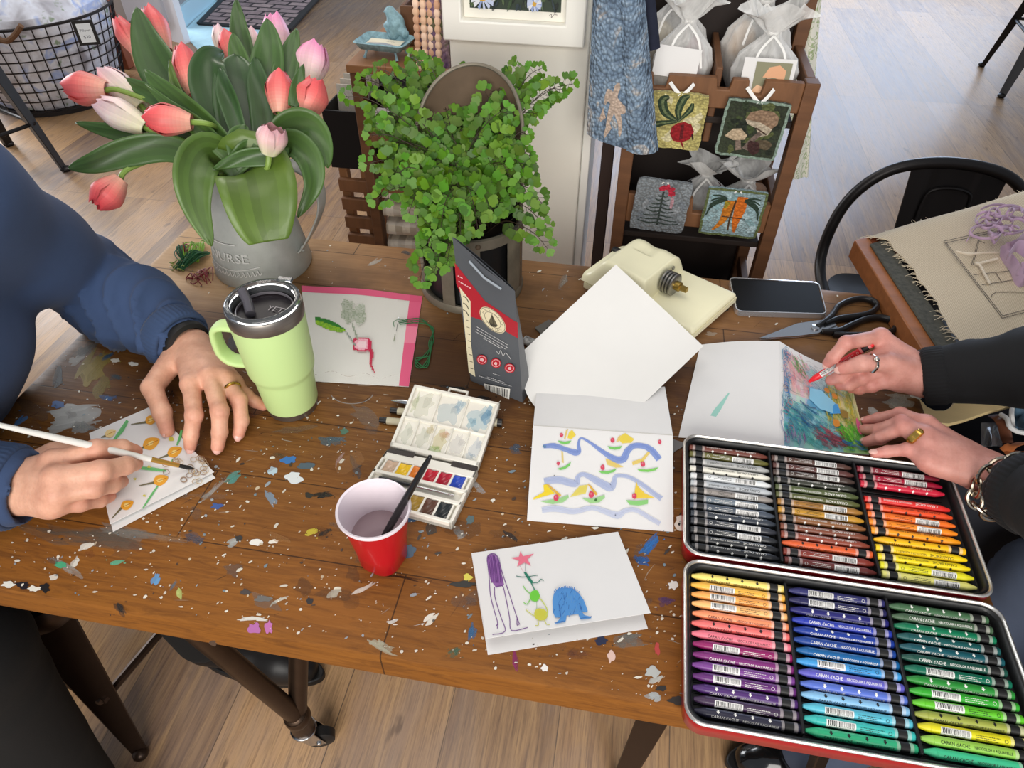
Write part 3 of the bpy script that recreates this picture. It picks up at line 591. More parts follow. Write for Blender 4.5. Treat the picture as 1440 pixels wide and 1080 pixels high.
# --- folded card with monsters
zt = TZ+.0006
M0, M1 = P(663, 778, TZ+.004), P(869, 748, TZ+.004); M2, M3 = P(915, 862, TZ+.017), P(684, 898, TZ+.017); B2, B3 = P(911, 884, zt), P(686, 921, zt)
mb = MB(); mb.slab(bil([M0-V((0, 0, .0034)), M1-V((0, 0, .0034)), B2, B3]), 2, 2, .0005); mb.slab(bil([M0, M1, M2, M3]), 2, 2, .0005)
A = Art(on_plane(M0+UP*.0004, (M1-M0).cross(M2-M0)), mb, 1)
q = lambda x, y: (655+x/5.333, 740+y/5.333)
def ln(A, pts, w, col, a=1., k=4): A.stroke([q(*p) for p in pts], w, col, a, k)
PU = (112, 62, 136)
A.poly([q(*p) for p in ((160, 260), (165, 225), (195, 208), (225, 215), (245, 260), (262, 330), (280, 400), (288, 440), (265, 452), (225, 458), (205, 430), (185, 400), (172, 340))], (150, 84, 172), .75)
for i in range(20):
    x = 165+i*4.4; ln(A, [(x+R2.uniform(-4, 4), 215+abs(x-200)*.4), (x+12, 300), (x+24+R2.uniform(-5, 5), 425)], .7, R2.choice([(112, 52, 140), (176, 120, 194), (96, 44, 124)]), .6)
for L in ([(160, 260), (165, 225), (195, 208), (230, 218), (250, 270), (280, 370), (330, 520), (385, 690), (405, 740)], [(160, 260), (175, 380), (185, 520), (215, 640), (240, 730), (236, 770)], [(215, 460), (220, 540), (262, 680), (295, 790), (200, 815)],
          [(225, 460), (275, 450), (300, 540), (320, 640), (330, 700), (345, 785), (465, 762)], [(385, 690), (385, 745), (400, 735)], [(240, 730), (230, 752)]): ln(A, L, 1.1, PU, .95)
A.poly([q(*p) for p in ((410, 190), (430, 228), (512, 208), (462, 250), (490, 298), (440, 276), (385, 306), (400, 262), (338, 240), (398, 232))], (236, 116, 140), .95)
ln(A, [(405, 300), (432, 345)], .5, (236, 150, 170), .8); ln(A, [(445, 280), (445, 340)], .5, (120, 120, 130), .8)
A.poly([q(*p) for p in ((434, 350), (450, 345), (505, 420), (500, 434), (470, 410))], (26, 122, 96)); ln(A, [(375, 376), (440, 384), (540, 370)], .9, (40, 110, 96)); ln(A, [(498, 428), (540, 425), (562, 402), (584, 412)], 1, (40, 120, 100)); ln(A, [(485, 418), (512, 470), (520, 486)], 1.3, (26, 122, 96))
A.blob(*q(515, 526), 7.2, 8, (110, 206, 58), .95, 0, .1); ln(A, [(482, 508), (450, 480), (430, 450)], 1.2, (130, 200, 90)); ln(A, [(484, 550), (460, 588), (434, 576)], 1.2, (120, 196, 80)); ln(A, [(532, 565), (532, 625)], .6, (150, 190, 130), .8)
A.blob(*q(560, 668), 9.2, 8.6, (206, 202, 66), .95, 0, .1); ln(A, [(552, 540), (590, 590), (612, 640), (600, 680)], 1.4, (196, 206, 96)); ln(A, [(520, 680), (480, 655), (450, 630)], 1.2, (206, 206, 100)); ln(A, [(540, 705), (545, 745), (520, 750)], 1.2, (200, 200, 96)); ln(A, [(590, 705), (605, 738), (630, 742)], 1.2, (200, 200, 96))
BLU = (78, 146, 212)
A.poly([q(*p) for p in ((650, 560), (660, 510), (690, 472), (740, 464), (800, 470), (850, 510), (885, 560), (915, 640), (905, 650), (870, 645), (890, 672), (945, 686), (935, 696), (860, 704), (842, 662), (756, 676), (752, 706), (745, 722), (690, 734), (664, 738), (690, 716), (712, 690), (670, 690), (654, 650))], BLU, .95)
for i in range(60):
    x, y = R2.uniform(665, 890), R2.uniform(475, 660)
    if abs(x-770) < 110-(650-y)*.2: ln(A, [(x, y), (x+R2.uniform(-18, 4), y+R2.uniform(18, 36))], .8, R2.choice([(52, 118, 190), (110, 172, 228)]), .7, 0)
for i in range(16): x = 668+i*12; y = 466+((x-755)/105)**2*50; ln(A, [(x, y+6), (x+R2.uniform(-9, 3), y-R2.uniform(4, 12))], 1.2, (60, 128, 200), .9, 0)
for L in ([(700, 600), (712, 690)], [(850, 590), (870, 645)], [(664, 738), (745, 722)], [(860, 704), (945, 690)]): ln(A, L, .9, (36, 92, 164), .9, 0)
o = mb.build('greeting_card', [paper, artm]); tag(o, 'white folded card with a drawn blue furry monster and long-legged purple figure, near table edge', 'card')
# --- big blank white card leaning on the cutter
def shp(u, v):
    a, b, c, d = (866, 372), (989, 487), (858, 612), (730, 499); za, zb, zc, zd = TZ+.105, TZ+.04, TZ+.003, TZ+.035
    w_ = ((1-u)*(1-v), u*(1-v), u*v, (1-u)*v); x = sum(w*p[0] for w, p in zip(w_, (a, b, c, d))); y = sum(w*p[1] for w, p in zip(w_, (a, b, c, d))); z = sum(w*k for w, k in zip(w_, (za, zb, zc, zd)))
    e = math.sin(PI*u)*v**3; x -= 36*e; y += 22*e; z = max(z-.012*e, TZ+.0012); z -= .006*math.sin(PI*v)*math.sin(PI*u)
    return P(x, y, max(z, TZ+.0012))
o = MB().slab(shp, 16, 16, .0006).build('card_sheet', mat('white_card_heavy', (226, 224, 220), .75, var=.015, vs=25), sharp=60); tag(o, 'large blank white card propped cornerwise against the cream metal cutter', 'card')
# --- card with boats: front page flat, back page lying up over the blank card
c0, c1, c2, c3 = P(750, 597, TZ+.021), P(946, 611, TZ+.021), P(947, 748, zt), P(741, 732, zt)
d0, d1 = P(755, 543, TZ+.014), P(935, 544, TZ+.014)
mb = MB(); mb.slab(bil([c0, c1, c2, c3]), 4, 4, .0005); mb.slab(bil([d0, d1, c1, c0]), 4, 4, .0005)
A = Art(on_plane(c3+UP*.0006, (c1-c0).cross(c2-c0)), mb, 1)
q = lambda x, y: (730+x/4.696, 530+y/4.696)
A.stroke([(750.5, 598), (945.5, 612)], 1.2, (206, 202, 196), .8, 0); BB, B_2, B_3 = (136, 158, 216), (184, 194, 224), (204, 210, 230)
for L, w_, c_ in (([(160, 460), (230, 455), (310, 480), (370, 500), (395, 490), (392, 440), (410, 405), (470, 435), (560, 500), (640, 545), (690, 540), (715, 490), (760, 455), (830, 460), (880, 490), (925, 545)], [4, 6, 5, 7, 5, 3, 2, 3, 5, 7, 8, 7, 6, 6, 7, 7], BB),
                  ([(165, 690), (260, 680), (370, 705), (390, 660), (430, 645), (520, 690), (600, 730), (625, 700), (640, 655), (720, 660), (810, 710), (890, 770), (940, 805)], [7, 8, 8, 5, 5, 8, 9, 6, 4, 4, 5, 5, 6], B_2),
                  ([(150, 880), (240, 870), (360, 890), (480, 865), (570, 890), (650, 915), (700, 885), (770, 880), (860, 930), (930, 970)], [6, 7, 6, 5, 6, 8, 5, 5, 5, 5], B_3)):
    w_ = [i*1.3 for i in w_]; ln(A, L, w_, c_, .85); ln(A, [(x, y-4) for x, y in L], [i*.4 for i in w_], tuple(min(255, int(i*1.08)) for i in c_), .5)
A.blob(*q(168, 460), 2.6, 1.8, (96, 132, 168))
YE, GO, GR, GR2, RE = (240, 214, 70), (224, 176, 60), (116, 200, 92), (160, 212, 140), (214, 62, 92)
for pts, c_, a in (([(330, 365), (350, 350), (375, 385), (345, 412), (318, 405)], YE, .9), ([(310, 350), (325, 345), (305, 415), (296, 410)], (232, 200, 110), .8), ([(670, 390), (700, 372), (760, 412), (740, 436), (680, 440), (660, 420)], YE, .85), ([(655, 395), (672, 385), (655, 430), (640, 428)], (232, 204, 120), .8),
                   ([(278, 490), (290, 495), (296, 570), (282, 565)], (236, 210, 130), .8), ([(570, 540), (600, 550), (690, 596), (640, 602), (580, 580)], (236, 208, 110), .8), ([(850, 495), (865, 500), (820, 560), (750, 585), (745, 560), (810, 540)], (238, 208, 100), .8),
                   ([(160, 715), (180, 710), (235, 770), (165, 790), (95, 812), (95, 800), (165, 760)], (240, 212, 40), .95), ([(180, 708), (195, 712), (280, 782), (265, 794)], GO, .9), ([(360, 765), (400, 720), (455, 712), (440, 770), (335, 796)], (234, 216, 90), .8), ([(450, 708), (470, 715), (520, 775), (505, 785)], GO, .9),
                   ([(775, 690), (782, 720), (830, 770), (895, 800), (760, 806), (765, 740)], (240, 206, 60), .9), ([(268, 802), (325, 780), (328, 800), (290, 830), (220, 842), (140, 824)], GR2, .85), ([(410, 800), (480, 808), (565, 780), (566, 800), (530, 830), (470, 836)], GR2, .9), ([(705, 815), (780, 820), (852, 812), (850, 840), (790, 852), (730, 846)], (140, 208, 120), .9)):
    A.poly([q(*p) for p in pts], c_, a)
for x, y, w_, ang, c_ in ((300, 432, 92, .05, GR), (632, 468, 100, .02, GR), (300, 595, 104, -.42, GR), (585, 626, 124, -.1, GR), (850, 615, 146, -.06, (120, 204, 84))):
    ca, sa = math.cos(ang), math.sin(ang); A.poly([q(x+ca*a-sa*b, y+sa*a+ca*b) for a, b in ((-w_/2, -8), (0, -1), (w_/2, -12), (w_/3, 8), (0, 15), (-w_/3, 9))], c_, .9)
for x, y, r_ in ((280, 386, 2.5), (617, 420, 2.9), (928, 432, 2.4), (258, 574, 2.2), (551, 600, 3), (817, 578, 3.2), (244, 802, 3.6), (477, 780, 3.8), (760, 790, 3.2)): A.blob(*q(x, y), r_, r_*1.25, RE, .95, 0, .08); A.blob(*q(x-3, y-5), r_*.35, r_*.4, (240, 150, 160), .7)
A.blob(*q(506, 816), 2, 1.6, (60, 110, 50)); A.blob(*q(635, 916), .8, .8, (60, 70, 90)); A.blob(*q(232, 655), .7, .9, (90, 90, 100))
o = mb.build('painted_card', [paper, artm], sharp=25); tag(o, 'open white card painted with small yellow sailboats on blue waves', 'card')
# --- card being coloured with crayons
f0, f1 = P(1096, 480, TZ+.016), P(1096, 626, TZ+.006)
def lp(u, v): return bil([P(985, 485, TZ+.002), f0, f1, P(954, 615, TZ+.0012)])(u, v)+UP*(.006*math.sin(PI*u)*(1-v)*.6)
def rp(u, v): p = bil([f0, P(1192, 524, TZ+.002), P(1222, 640, TZ+.0012), f1])(u, v); return p-UP*(.007*math.sin(PI*u)*(1-v)) if False else p-UP*(.005*math.sin(PI*u)*(1-.6*v))
mb = MB(); mb.slab(lp, 10, 6, .0006); mb.slab(rp, 12, 8, .0006)
class UV:  # drawing in page coordinates (0..1)
    pass
A = Art(lambda u, v, l: rp(u, v)+UP*(.0004+l), mb, 1, step=6e-6)
R4 = random.Random(21)
def pt(u, v): return (max(.012, min(.985, u)), max(.015, min(.985, v)))
def hatch(n, u0, v0, u1, v1, cols, w, L, ang, a=.55, wob=.02):
    for _ in range(int(n*.95)):
        u, v = R4.uniform(u0, u1), R4.uniform(v0, v1); t = math.radians(ang+R4.uniform(-18, 18)); l = L*R4.uniform(.5, 1.1)
        A.stroke([pt(u-l*math.cos(t), v-l*math.sin(t)), pt(u+R4.uniform(-wob, wob), v+R4.uniform(-wob, wob)), pt(u+l*math.cos(t), v+l*math.sin(t))], w*R4.uniform(.6, 1.2), R4.choice(cols), a, 3)
for i in range(18):
    for j in range(14):
        u, v = i/18, j/14
        if u < .03 or v < .03 or (v < .16 and u > .2 and v < .03+.1*math.sin(PI*u)): continue
        c_ = (226, 206, 206) if v < .5 and u < .38 else (196, 220, 226) if v < .55 and u < .66 else (222, 214, 150) if u > .62 and v < .72 else (150, 206, 206) if u < .7 else (158, 206, 130)
        A.poly([(u, v), (u+1/18, v), (u+1/18, v+1/14), (u, v+1/14)], tuple(min(255, int(k*R4.uniform(.94, 1.04))) for k in c_), .85)
hatch(60, .08, .6, .6, .95, [(70, 160, 176), (50, 140, 170), (90, 190, 180), (110, 196, 200)], .05, .07, 30, .36); hatch(40, .62, .3, .96, .7, [(214, 200, 80), (190, 196, 90), (226, 206, 110)], .05, .06, 95, .4); hatch(30, .72, .72, .97, .96, [(104, 190, 60), (90, 176, 80), (140, 206, 80)], .05, .05, 60, .42)
hatch(40, .38, .36, .68, .62, [(120, 190, 226), (140, 206, 232), (100, 176, 216)], .05, .06, 30, .6); hatch(26, .12, .08, .42, .45, [(240, 190, 190), (232, 170, 176)], .05, .05, 70, .5); hatch(20, .5, .8, .8, .97, [(150, 80, 96), (170, 100, 110)], .035, .06, 20, .5)
hatch(34, .02, .1, .14, .92, [(60, 130, 180), (70, 150, 170), (40, 90, 150)], .012, .06, 80)
for i in range(26): A.ring(.105+.03*math.sin(i*.9), .06+.034*i, .03, .006, R4.choice([(52, 120, 180), (90, 150, 190), (190, 110, 120), (90, 90, 110)]), .8, 16, .022)
hatch(26, .15, .08, .4, .5, [(232, 150, 160), (240, 180, 170), (214, 120, 140)], .012, .06, 70); hatch(12, .2, .06, .36, .26, [(80, 170, 70), (60, 150, 60)], .014, .06, 45)
hatch(46, .12, .55, .7, .92, [(30, 110, 150), (20, 80, 140), (40, 150, 150), (60, 60, 100), (80, 180, 170)], .011, .12, 25); hatch(46, .55, .3, .97, .75, [(200, 180, 50), (160, 170, 60), (220, 200, 80), (120, 140, 60)], .014, .09, 95)
hatch(30, .45, .78, .8, .97, [(140, 50, 70), (170, 70, 90), (110, 40, 60)], .013, .08, 20); hatch(30, .74, .7, .97, .97, [(90, 190, 40), (60, 150, 40), (130, 210, 60)], .016, .07, 60); hatch(16, .76, .88, .97, .98, [(30, 90, 150), (30, 120, 170)], .014, .06, 15)
hatch(24, .05, .88, .3, .98, [(120, 90, 150), (170, 120, 160)], .01, .04, 80); hatch(60, .05, .1, .95, .95, [(60, 80, 90), (90, 110, 120), (50, 110, 110)], .0035, .14, 15, .5, .04); hatch(30, .35, .15, .9, .4, [(150, 180, 190), (190, 200, 200), (120, 160, 170)], .008, .08, 20, .6)
A.poly([pt(*p) for p in ((.4, .4), (.55, .38), (.72, .5), (.68, .62), (.5, .6), (.38, .52))], (140, 204, 234), .85); A.poly([pt(*p) for p in ((.62, .5), (.74, .5), (.76, .6), (.62, .63))], (62, 150, 214), .95)
for u, v, r_ in ((.63, .36, .035), (.72, .41, .035), (.68, .72, .045)): A.blob(u, v, r_, r_*.9, (206, 132, 48), .95, 0, .12, 12, R4); 
A.blob(.8, .6, .05, .05, (140, 112, 48), .95, .3, .15, 12, R4); A.blob(.46, .42, .025, .02, (210, 232, 240), .9); A.blob(.945, .72, .03, .09, (206, 80, 130), .9, 0, .15, 12, R4)
A2 = Art(lambda u, v, l: lp(u, v)+UP*(.0004+l), mb, 1, step=6e-6); A2.poly([(.28, .78), (.31, .72), (.44, .55), (.45, .56), (.38, .72), (.34, .79)], (164, 218, 204), .9)
o = mb.build('coloring_card', [paper, artm], sharp=30); tag(o, 'open white card with dense multicoloured crayon scribbles, under the hand holding the red crayon', 'card')
# --- small tulip card of the person on the left
c = [P(126, 610, zt+.001), P(214, 572, zt+.001), P(303, 672, zt+.002), P(159, 748, zt+.0006)]
k = [P(155, 737, zt+.004)]; n_ = (c[1]-c[0]).cross(k[0]-c[0]).normalized(); k.append(PN(301, 664, c[0]+UP*.001, n_)); k[0] = PN(155, 737, c[0]+UP*.001, n_)
mb = MB(); mb.slab(bil([c[0], c[1], c[2], c[3]]), 2, 2, .0005); mb.slab(bil([c[0]+UP*.001, c[1]+UP*.001, k[1], k[0]]), 2, 2, .0005)
A = Art(on_plane(k[0]+UP*.0004, n_), mb, 1); q = lambda x, y: (x/4.5, 570+y/4.5)
for bx, by, tx, ty, sx, sy in ((905, 265, 1010, 215, 880, 280), (1060, 315, 1152, 272, 1000, 340), (970, 490, 1065, 455, 880, 510), (765, 650, 845, 612, 708, 718), (920, 108, 1000, 75, 830, 122), (665, 195, 735, 160, 640, 205)):
    dx, dy = tx-bx, ty-by; nx, ny = -dy*.32, dx*.32; OR = (238, 168, 40)
    A.poly([(p.x, p.y) for p in smooth([V((*q(*c_), 0)) for c_ in ((bx, by), (bx+dx*.3+nx, by+dy*.3+ny), (bx+dx*.7+nx*.8, by+dy*.7+ny*.8), (tx, ty), (bx+dx*.7-nx*.8, by+dy*.7-ny*.8), (bx+dx*.3-nx, by+dy*.3-ny))], 4, True)], OR if bx != 665 else (244, 214, 150), .95)
    A.blob(*q(bx+dx*.45, by+dy*.45), abs(dx)*.05, 2.4, (250, 226, 140), .9, -.5); ln(A, [(bx+dx*.2, by+dy*.2), (bx+dx*.9, by+dy*.85)], .9, (206, 120, 20), .7, 0)
    ln(A, [(bx+5, by), (sx, sy)], [3.2, 1.2], (112, 104, 70), .9, 0)
for L, w_ in (([(808, 98), (770, 160), (722, 222)], [4, 6, 3]), ([(1150, 160), (1140, 205), (1120, 255)], [3, 4, 2]), ([(885, 398), (960, 405), (1050, 416)], [4, 5, 3]), ([(1000, 512), (960, 570), (905, 655)], [2, 3, 2]), ([(1095, 340), (1085, 365)], [2, 2])): ln(A, L, w_, (96, 188, 104), .85)
for x, y, r_ in ((1082, 217, 4), (945, 392, 2.4), (855, 468, 2), (915, 575, 2)): A.blob(*q(x, y), r_, r_*.8, (214, 206, 60), .8)
for i in range(26): x, y = R2.uniform(1050, 1310), R2.uniform(335, 490); A.ring(*q(x, y), 4.4, 1.1, R2.choice([(178, 150, 118), (206, 184, 152), (140, 108, 88)]), .8, 12, 3.4)
o = mb.build('tulip_card', [paper, artm]); tag(o, 'small white card painted with orange tulips, under the brush of the person in navy', 'card')

# --- mug
mug = thing('travel_mug', 'lime green insulated mug with handle, steel rim and dark see-through lid', 'mug', (-.402, .602, TZ))
T = Matrix.Translation((-.402, .602, TZ)); lime = mat('lime_powder_coat', (202, 230, 156), .5, bump=.08, bs=900, bd=.0003); steel = mat('brushed_steel', (140, 134, 128), .42, .9, var=.1, vs=30, stretch=(1, 1, 20))
MB().lathe([(.0335, .010), (.0345, .013), (.0372, .060), (.0378, .064), (.0408, .069), (.0418, .074), (.0444, .149), (.0442, .152)], 64, T).build('body', lime, mug, sharp=60)
MB().lathe([(.030, 0), (.0325, .0008), (.0335, .0104)], 48, T).build('base_ring', steel, mug)
MB().ring([(.0446, .1505), (.0450, .152), (.0450, .166), (.0440, .168), (.0415, .168), (.0415, .158), (.0415, .1505)], 64, T).build('rim', steel, mug)
hp = [V((-.402-r_, .602-.004*r_/.05, TZ+z)) for r_, z in ((.040, .130), (.058, .131), (.069, .127), (.073, .118), (.074, .100), (.072, .086), (.064, .076), (.052, .073), (.036, .073))]
def strip(mb, pts, w_, t_, n=14, side=V((0, 1, 0)), e=3.0, m=0):       # rounded-rectangle section swept along pts
    ps = smooth(pts, 5); k = len(ps); vs = []
    for i, p in enumerate(ps):
        Tn = (ps[min(i+1, k-1)]-ps[max(i-1, 0)]).normalized(); S_ = (side-Tn*side.dot(Tn)).normalized(); Nn = Tn.cross(S_)
        for j in range(n):
            a = 2*PI*j/n; cx, sx = math.cos(a), math.sin(a); vs.append(p+S_*(w_/2*math.copysign(abs(cx)**(2/e), cx))+Nn*(t_/2*math.copysign(abs(sx)**(2/e), sx)))
    return mb.add(vs, [(i*n+j, i*n+(j+1) % n, (i+1)*n+(j+1) % n, (i+1)*n+j) for i in range(k-1) for j in range(n)]+[tuple(range(n))[::-1], tuple((k-1)*n+j for j in range(n))], m)
strip(MB(), hp, .021, .0085).build('handle', lime, mug, sharp=70)
clear = mat('clear_plastic', (236, 240, 244), .06, trans=.92, ior=1.35); dark = mat('smoked_lid', (34, 28, 32), .38, spec=.25)
lid = MB().lathe([(.0412, .150), (.0412, .164), (.037, .164), (.036, .158), (.012, .1572), (0, .1572)], 56, T).build('lid', dark, mug, sharp=30)
MB().ring([(.0436, .168), (.0436, .173), (.042, .1745), (.0385, .1745), (.0365, .170), (.036, .160), (.0375, .160), (.038, .168)], 56, T).build('lid_rim', clear, lid, sharp=50)
MB().ring([(.0335, .1585), (.0335, .1615), (.0322, .1615), (.0322, .1585)], 56, T).build('lid_groove', mat('grey_groove', (120, 116, 122), .2), lid)
L0 = V((-.402, .602, TZ+.164))
MB().tube([L0+V((-.030, .012, .008)), L0+V((-.018, -.002, .004)), L0+V((-.008, -.018, .0005))], .0058, 18).tube([L0+V((-.031, .0132, .0084)), L0+V((-.028, .0097, .007))], .0062, 18).build('straw', mat('grey_clear_plastic', (120, 116, 124), .1, trans=.5), lid)
MB().box(L0+V((.012, .040, .0118)), (.018, .008, .004)).build('lid_tab', clear, lid, bevel=.001)
mb = MB(); Art(lambda u, v, l: L0+V((u, v, -.0056+l)), mb, 0).text('YETI', .0005, .001, .0125, (120, 112, 118), 1, (.98, -.12)); mb.build('embossed_lettering', [art_mat('lid_lettering', .3)], lid)

# --- red cup with water and a black brush standing in it
cb = P(540, 783); cb.z = TZ; CH = .088
cup = thing('plastic_cup', 'red plastic cup with white inside, half full of murky paint water', 'cup', cb)
sqf = lambda a, z: 1+(.13*(abs(math.sin(2*a+.5))**1.5)-.02)*max(0, 1-z/.05)
T = Matrix.Translation(cb)
MB().lathe([(.0, .002), (.019, .002), (.0215, .0), (.0235, .002), (.0268, .03), (.0315, .058), (.0352, CH-.004)], 64, T, sq=sqf, cap=False).build('outer_wall', mat('red_plastic', (190, 16, 32), .3, coat=.2), cup, sharp=60)
MB().lathe([(.0, .004), (.021, .004), (.0255, .03), (.0302, .058), (.0348, CH-.004), (.0352, CH), (.0375, CH+.001), (.0382, CH-.0015), (.0372, CH-.004), (.0352, CH-.0042)], 64, T, sq=sqf, cap=False).build('inner_wall', mat('white_plastic_lining', (238, 226, 232), .35), cup, sharp=60)
MB().lathe([(.0284, .046), (.0, .046)], 48, T, sq=sqf, cap=False).build('paint_water', mat('murky_water', (150, 128, 132), .12, coat=.2), cup)
b0 = cb+V((-.010, -.014, .010)); rp_ = P(568, 706, TZ+CH); d_ = (rp_-b0).normalized(); t_ = min(range(60, 200), key=lambda i: abs(proj(b0+d_*(i*.001))[1]-642))*.001
br = MB(); br.tube([b0, b0+d_*t_*.5, b0+d_*t_*.93, b0+d_*t_], [.0031, .0042, .0029, .0022], 14); br.ball(b0+d_*t_, .0022)
tag(br.build('paint_brush', mat('black_lacquer', (22, 21, 22), .25, coat=.3)), 'black-handled paint brush standing in the red plastic cup', 'brush')

# --- watercolour box
pan = thing('watercolor_box', 'open white plastic watercolour box with stained mixing lid and small paint pans', 'paint box', P(590, 650))
wpl = mat('white_plastic', (238, 234, 222), .35, var=.02, vs=20)
def quad3(c, z): f = bil(c); return lambda u, v, dz=0.0: f(u, v)+UP*dz
Lq = bil([P(548, 627, TZ+.013), P(673, 656, TZ+.013), P(703, 567, TZ+.022), P(583, 541, TZ+.022)])       # v=0 hinge, v=1 far edge
Tq = bil([P(544, 632, TZ+.013), P(672, 660, TZ+.013), P(635, 736, TZ+.013), P(498, 700, TZ+.013)])
def hx(mb, f, u0, u1, v0, v1, z0, z1, m=0): mb.hexa([f(u0, v0)+UP*z0, f(u1, v0)+UP*z0, f(u1, v1)+UP*z0, f(u0, v1)+UP*z0, f(u0, v0)+UP*z1, f(u1, v0)+UP*z1, f(u1, v1)+UP*z1, f(u0, v1)+UP*z1], m)
def walls(mb, f, us, vs, z0, z1, t=.012):
    for u in us: hx(mb, f, max(0, u-t), min(1, u+t), vs[0], vs[-1], z0, z1)
    for v in vs: hx(mb, f, us[0], us[-1], max(0, v-t), min(1, v+t), z0, z1)
mb = MB(); hx(mb, Lq, 0, 1, 0, 1, -.008, -.003)
for a in ((0, .035, 0, 1), (.965, 1, 0, 1), (0, 1, 0, .06), (0, 1, .955, 1)): hx(mb, Lq, *a, -.008, .0012)
hx(mb, Lq, .03, .97, .46, .485, -.004, .0002)
for u in (.335, .655): hx(mb, Lq, u-.008, u+.008, .48, .96, -.004, .0002)
for u in (.21, .41, .6, .79): hx(mb, Lq, u-.008, u+.008, .05, .47, -.004, .0002)
A = Art(lambda u, v, l: Lq(u, v)+UP*(-.003+l), mb, 1, step=2e-5, lift=2e-4)
for u, v, rx, ry, c_, a in ((.17, .72, .12, .2, (232, 232, 214), .6), (.08, .75, .03, .16, (206, 216, 170), .5), (.5, .72, .12, .18, (206, 222, 228), .7), (.58, .84, .05, .1, (170, 206, 228), .6), (.83, .7, .11, .19, (196, 222, 232), .8), (.9, .78, .05, .14, (96, 166, 206), .7), (.77, .62, .05, .08, (150, 200, 220), .6),
                            (.12, .25, .07, .16, (226, 230, 214), .6), (.31, .25, .07, .16, (222, 224, 206), .6), (.36, .38, .04, .07, (226, 206, 150), .5), (.5, .26, .07, .17, (226, 214, 160), .7), (.48, .12, .06, .05, (170, 206, 110), .6), (.53, .36, .05, .06, (228, 170, 130), .5), (.7, .24, .07, .16, (226, 224, 222), .6), (.9, .26, .06, .15, (206, 216, 228), .6), (.87, .12, .05, .06, (180, 200, 214), .5)):
    A.blob(u, v, rx, ry, c_, a*.55, 0, .3, 18); A.blob(u+rx*.3, v+ry*.3, rx*.4, ry*.4, tuple(int(k*.93) for k in c_), a*.4, 0, .35, 12)
mb.build('lid', [wpl, art_mat('paint_stain', .4)], pan, bevel=.0006, seg=1)
mb = MB(); hx(mb, Tq, 0, 1, 0, 1, -.0125, -.006)
for a in ((0, .03, 0, 1), (.97, 1, 0, 1), (0, 1, .95, 1), (0, 1, 0, .17), (0, 1, .4, .46), (0, 1, .62, .68)): hx(mb, Tq, *a, -.0125, 0)
for i in range(7): hx(mb, Tq, .06+i*.146-.012, .06+i*.146+.012, .16, .42, -.008, -.001); hx(mb, Tq, .06+i*.146-.012, .06+i*.146+.012, .67, .96, -.008, -.001)
tray = mb.build('tray', wpl, pan, bevel=.0006, seg=1)
cols = [((206, 176, 150), (240, 196, 24), (224, 124, 32), (186, 18, 42), (170, 14, 44), (36, 70, 176)), ((60, 110, 60), (70, 120, 80), (120, 140, 60), (160, 126, 36), (92, 58, 42), (30, 36, 38))]
for r_, (v0, v1) in enumerate(((.18, .40), (.69, .94))):
    for i, c_ in enumerate(cols[r_]):
        mb = MB(); u0 = .06+i*.146+.012; mb.grid(lambda u, v: Tq(u0+u*.122, v0+(v1-v0)*v)+UP*(-.0018-.002*math.sin(PI*u)*math.sin(PI*v)+.0006*math.sin(9*u+7*v)), 8, 8)
        mb.build('paint_pan', mat('watercolor_'+'%d_%d_%d' % c_, c_, .25, var=.2, vs=300), tray)
mb = MB(); 
for u0, u1 in ((.02, .31), (.72, .99)): hx(mb, Tq, u0, u1, .0, .035, -.006, .0006)
for u0, u1 in ((.02, .31), (.72, .99)):
    f_ = MB(); hx(f_, Tq, u0, u1, -.03, .05, -.006, .0008); f_.build('hinge_slot', mat('dark_slot', (44, 36, 34), .5), tray)
mb = MB(); a, b = Tq(.1, .53), Tq(.98, .53); mb.tube([a+UP*-.002, a.lerp(b, .42)+UP*-.002], .0026, 10); 
mb.build('stowed_brush', mat('black_lacquer', (22, 21, 22)), tray); MB().tube([a.lerp(b, .42)+UP*-.002, a.lerp(b, .9)+UP*-.002], [.0022, .0016], 10).build('stowed_brush_ferrule', mat('chrome', (200, 200, 200)), tray)
mb = MB(); a0 = Lq(.5, 1.0)-UP*.004; eU = (Lq(1, 1)-Lq(0, 1)).normalized(); eV = (Lq(.5, 1)-Lq(.5, 0)).normalized()
for c_, s_ in (((0, .010), (.028, .003)), ((-.0125, .005), (.003, .011)), ((.0125, .005), (.003, .011))): mb.box(a0+eU*c_[0]+eV*c_[1], (s_[0], s_[1], .003), Matrix((eU, eV, eU.cross(eV))).transposed())
mb.build('clasp', wpl, pan, bevel=.0005, seg=1)
# --- fineliner pens under the box lid
beige = mat('beige_barrel', (186, 178, 152), .4); bkp = mat('black_plastic', (26, 25, 26), .35)
def pen(a, b, lab_, bodym, r_=.0048, grp=None, tip=True):
    a, b = V(a), V(b); p_ = thing('fineliner_pen', lab_, 'pen', a, grp); d_ = (b-a).normalized()
    MB().tube([a+d_*.010, b-d_*.034], r_, 16).build('barrel', bodym, p_); MB().tube([b-d_*.034, b-d_*.003, b], [r_*1.1, r_*1.1, r_*.7], 16).build('cap', bodym, p_); MB().tube([a, a+d_*.010], [r_*.8, r_*.85], 16).build('end_plug', bkp, p_); MB().tube([b-d_*.006, b], r_*1.14, 16).build('cap_band', bkp, p_)
pz = TZ+.0054
pen(P(549, 577, pz), P(706, 595, pz), 'beige fineliner pen under the paint box lid, its tip end showing on the right', beige)
pen(P(534, 590, pz), P(660, 606, pz), 'beige fineliner pen under the paint box lid, sticking out furthest to the left', beige)
sp = MB(); a, b = P(550, 563, pz), P(640, 578, pz); sp.tube([a, a.lerp(b, .18), b], [.0008, .004, .0044], 12); tag(sp.build('dip_pen', mat('chrome', (200, 200, 200))), 'silver pointed tool under the far left corner of the paint box', 'tool')

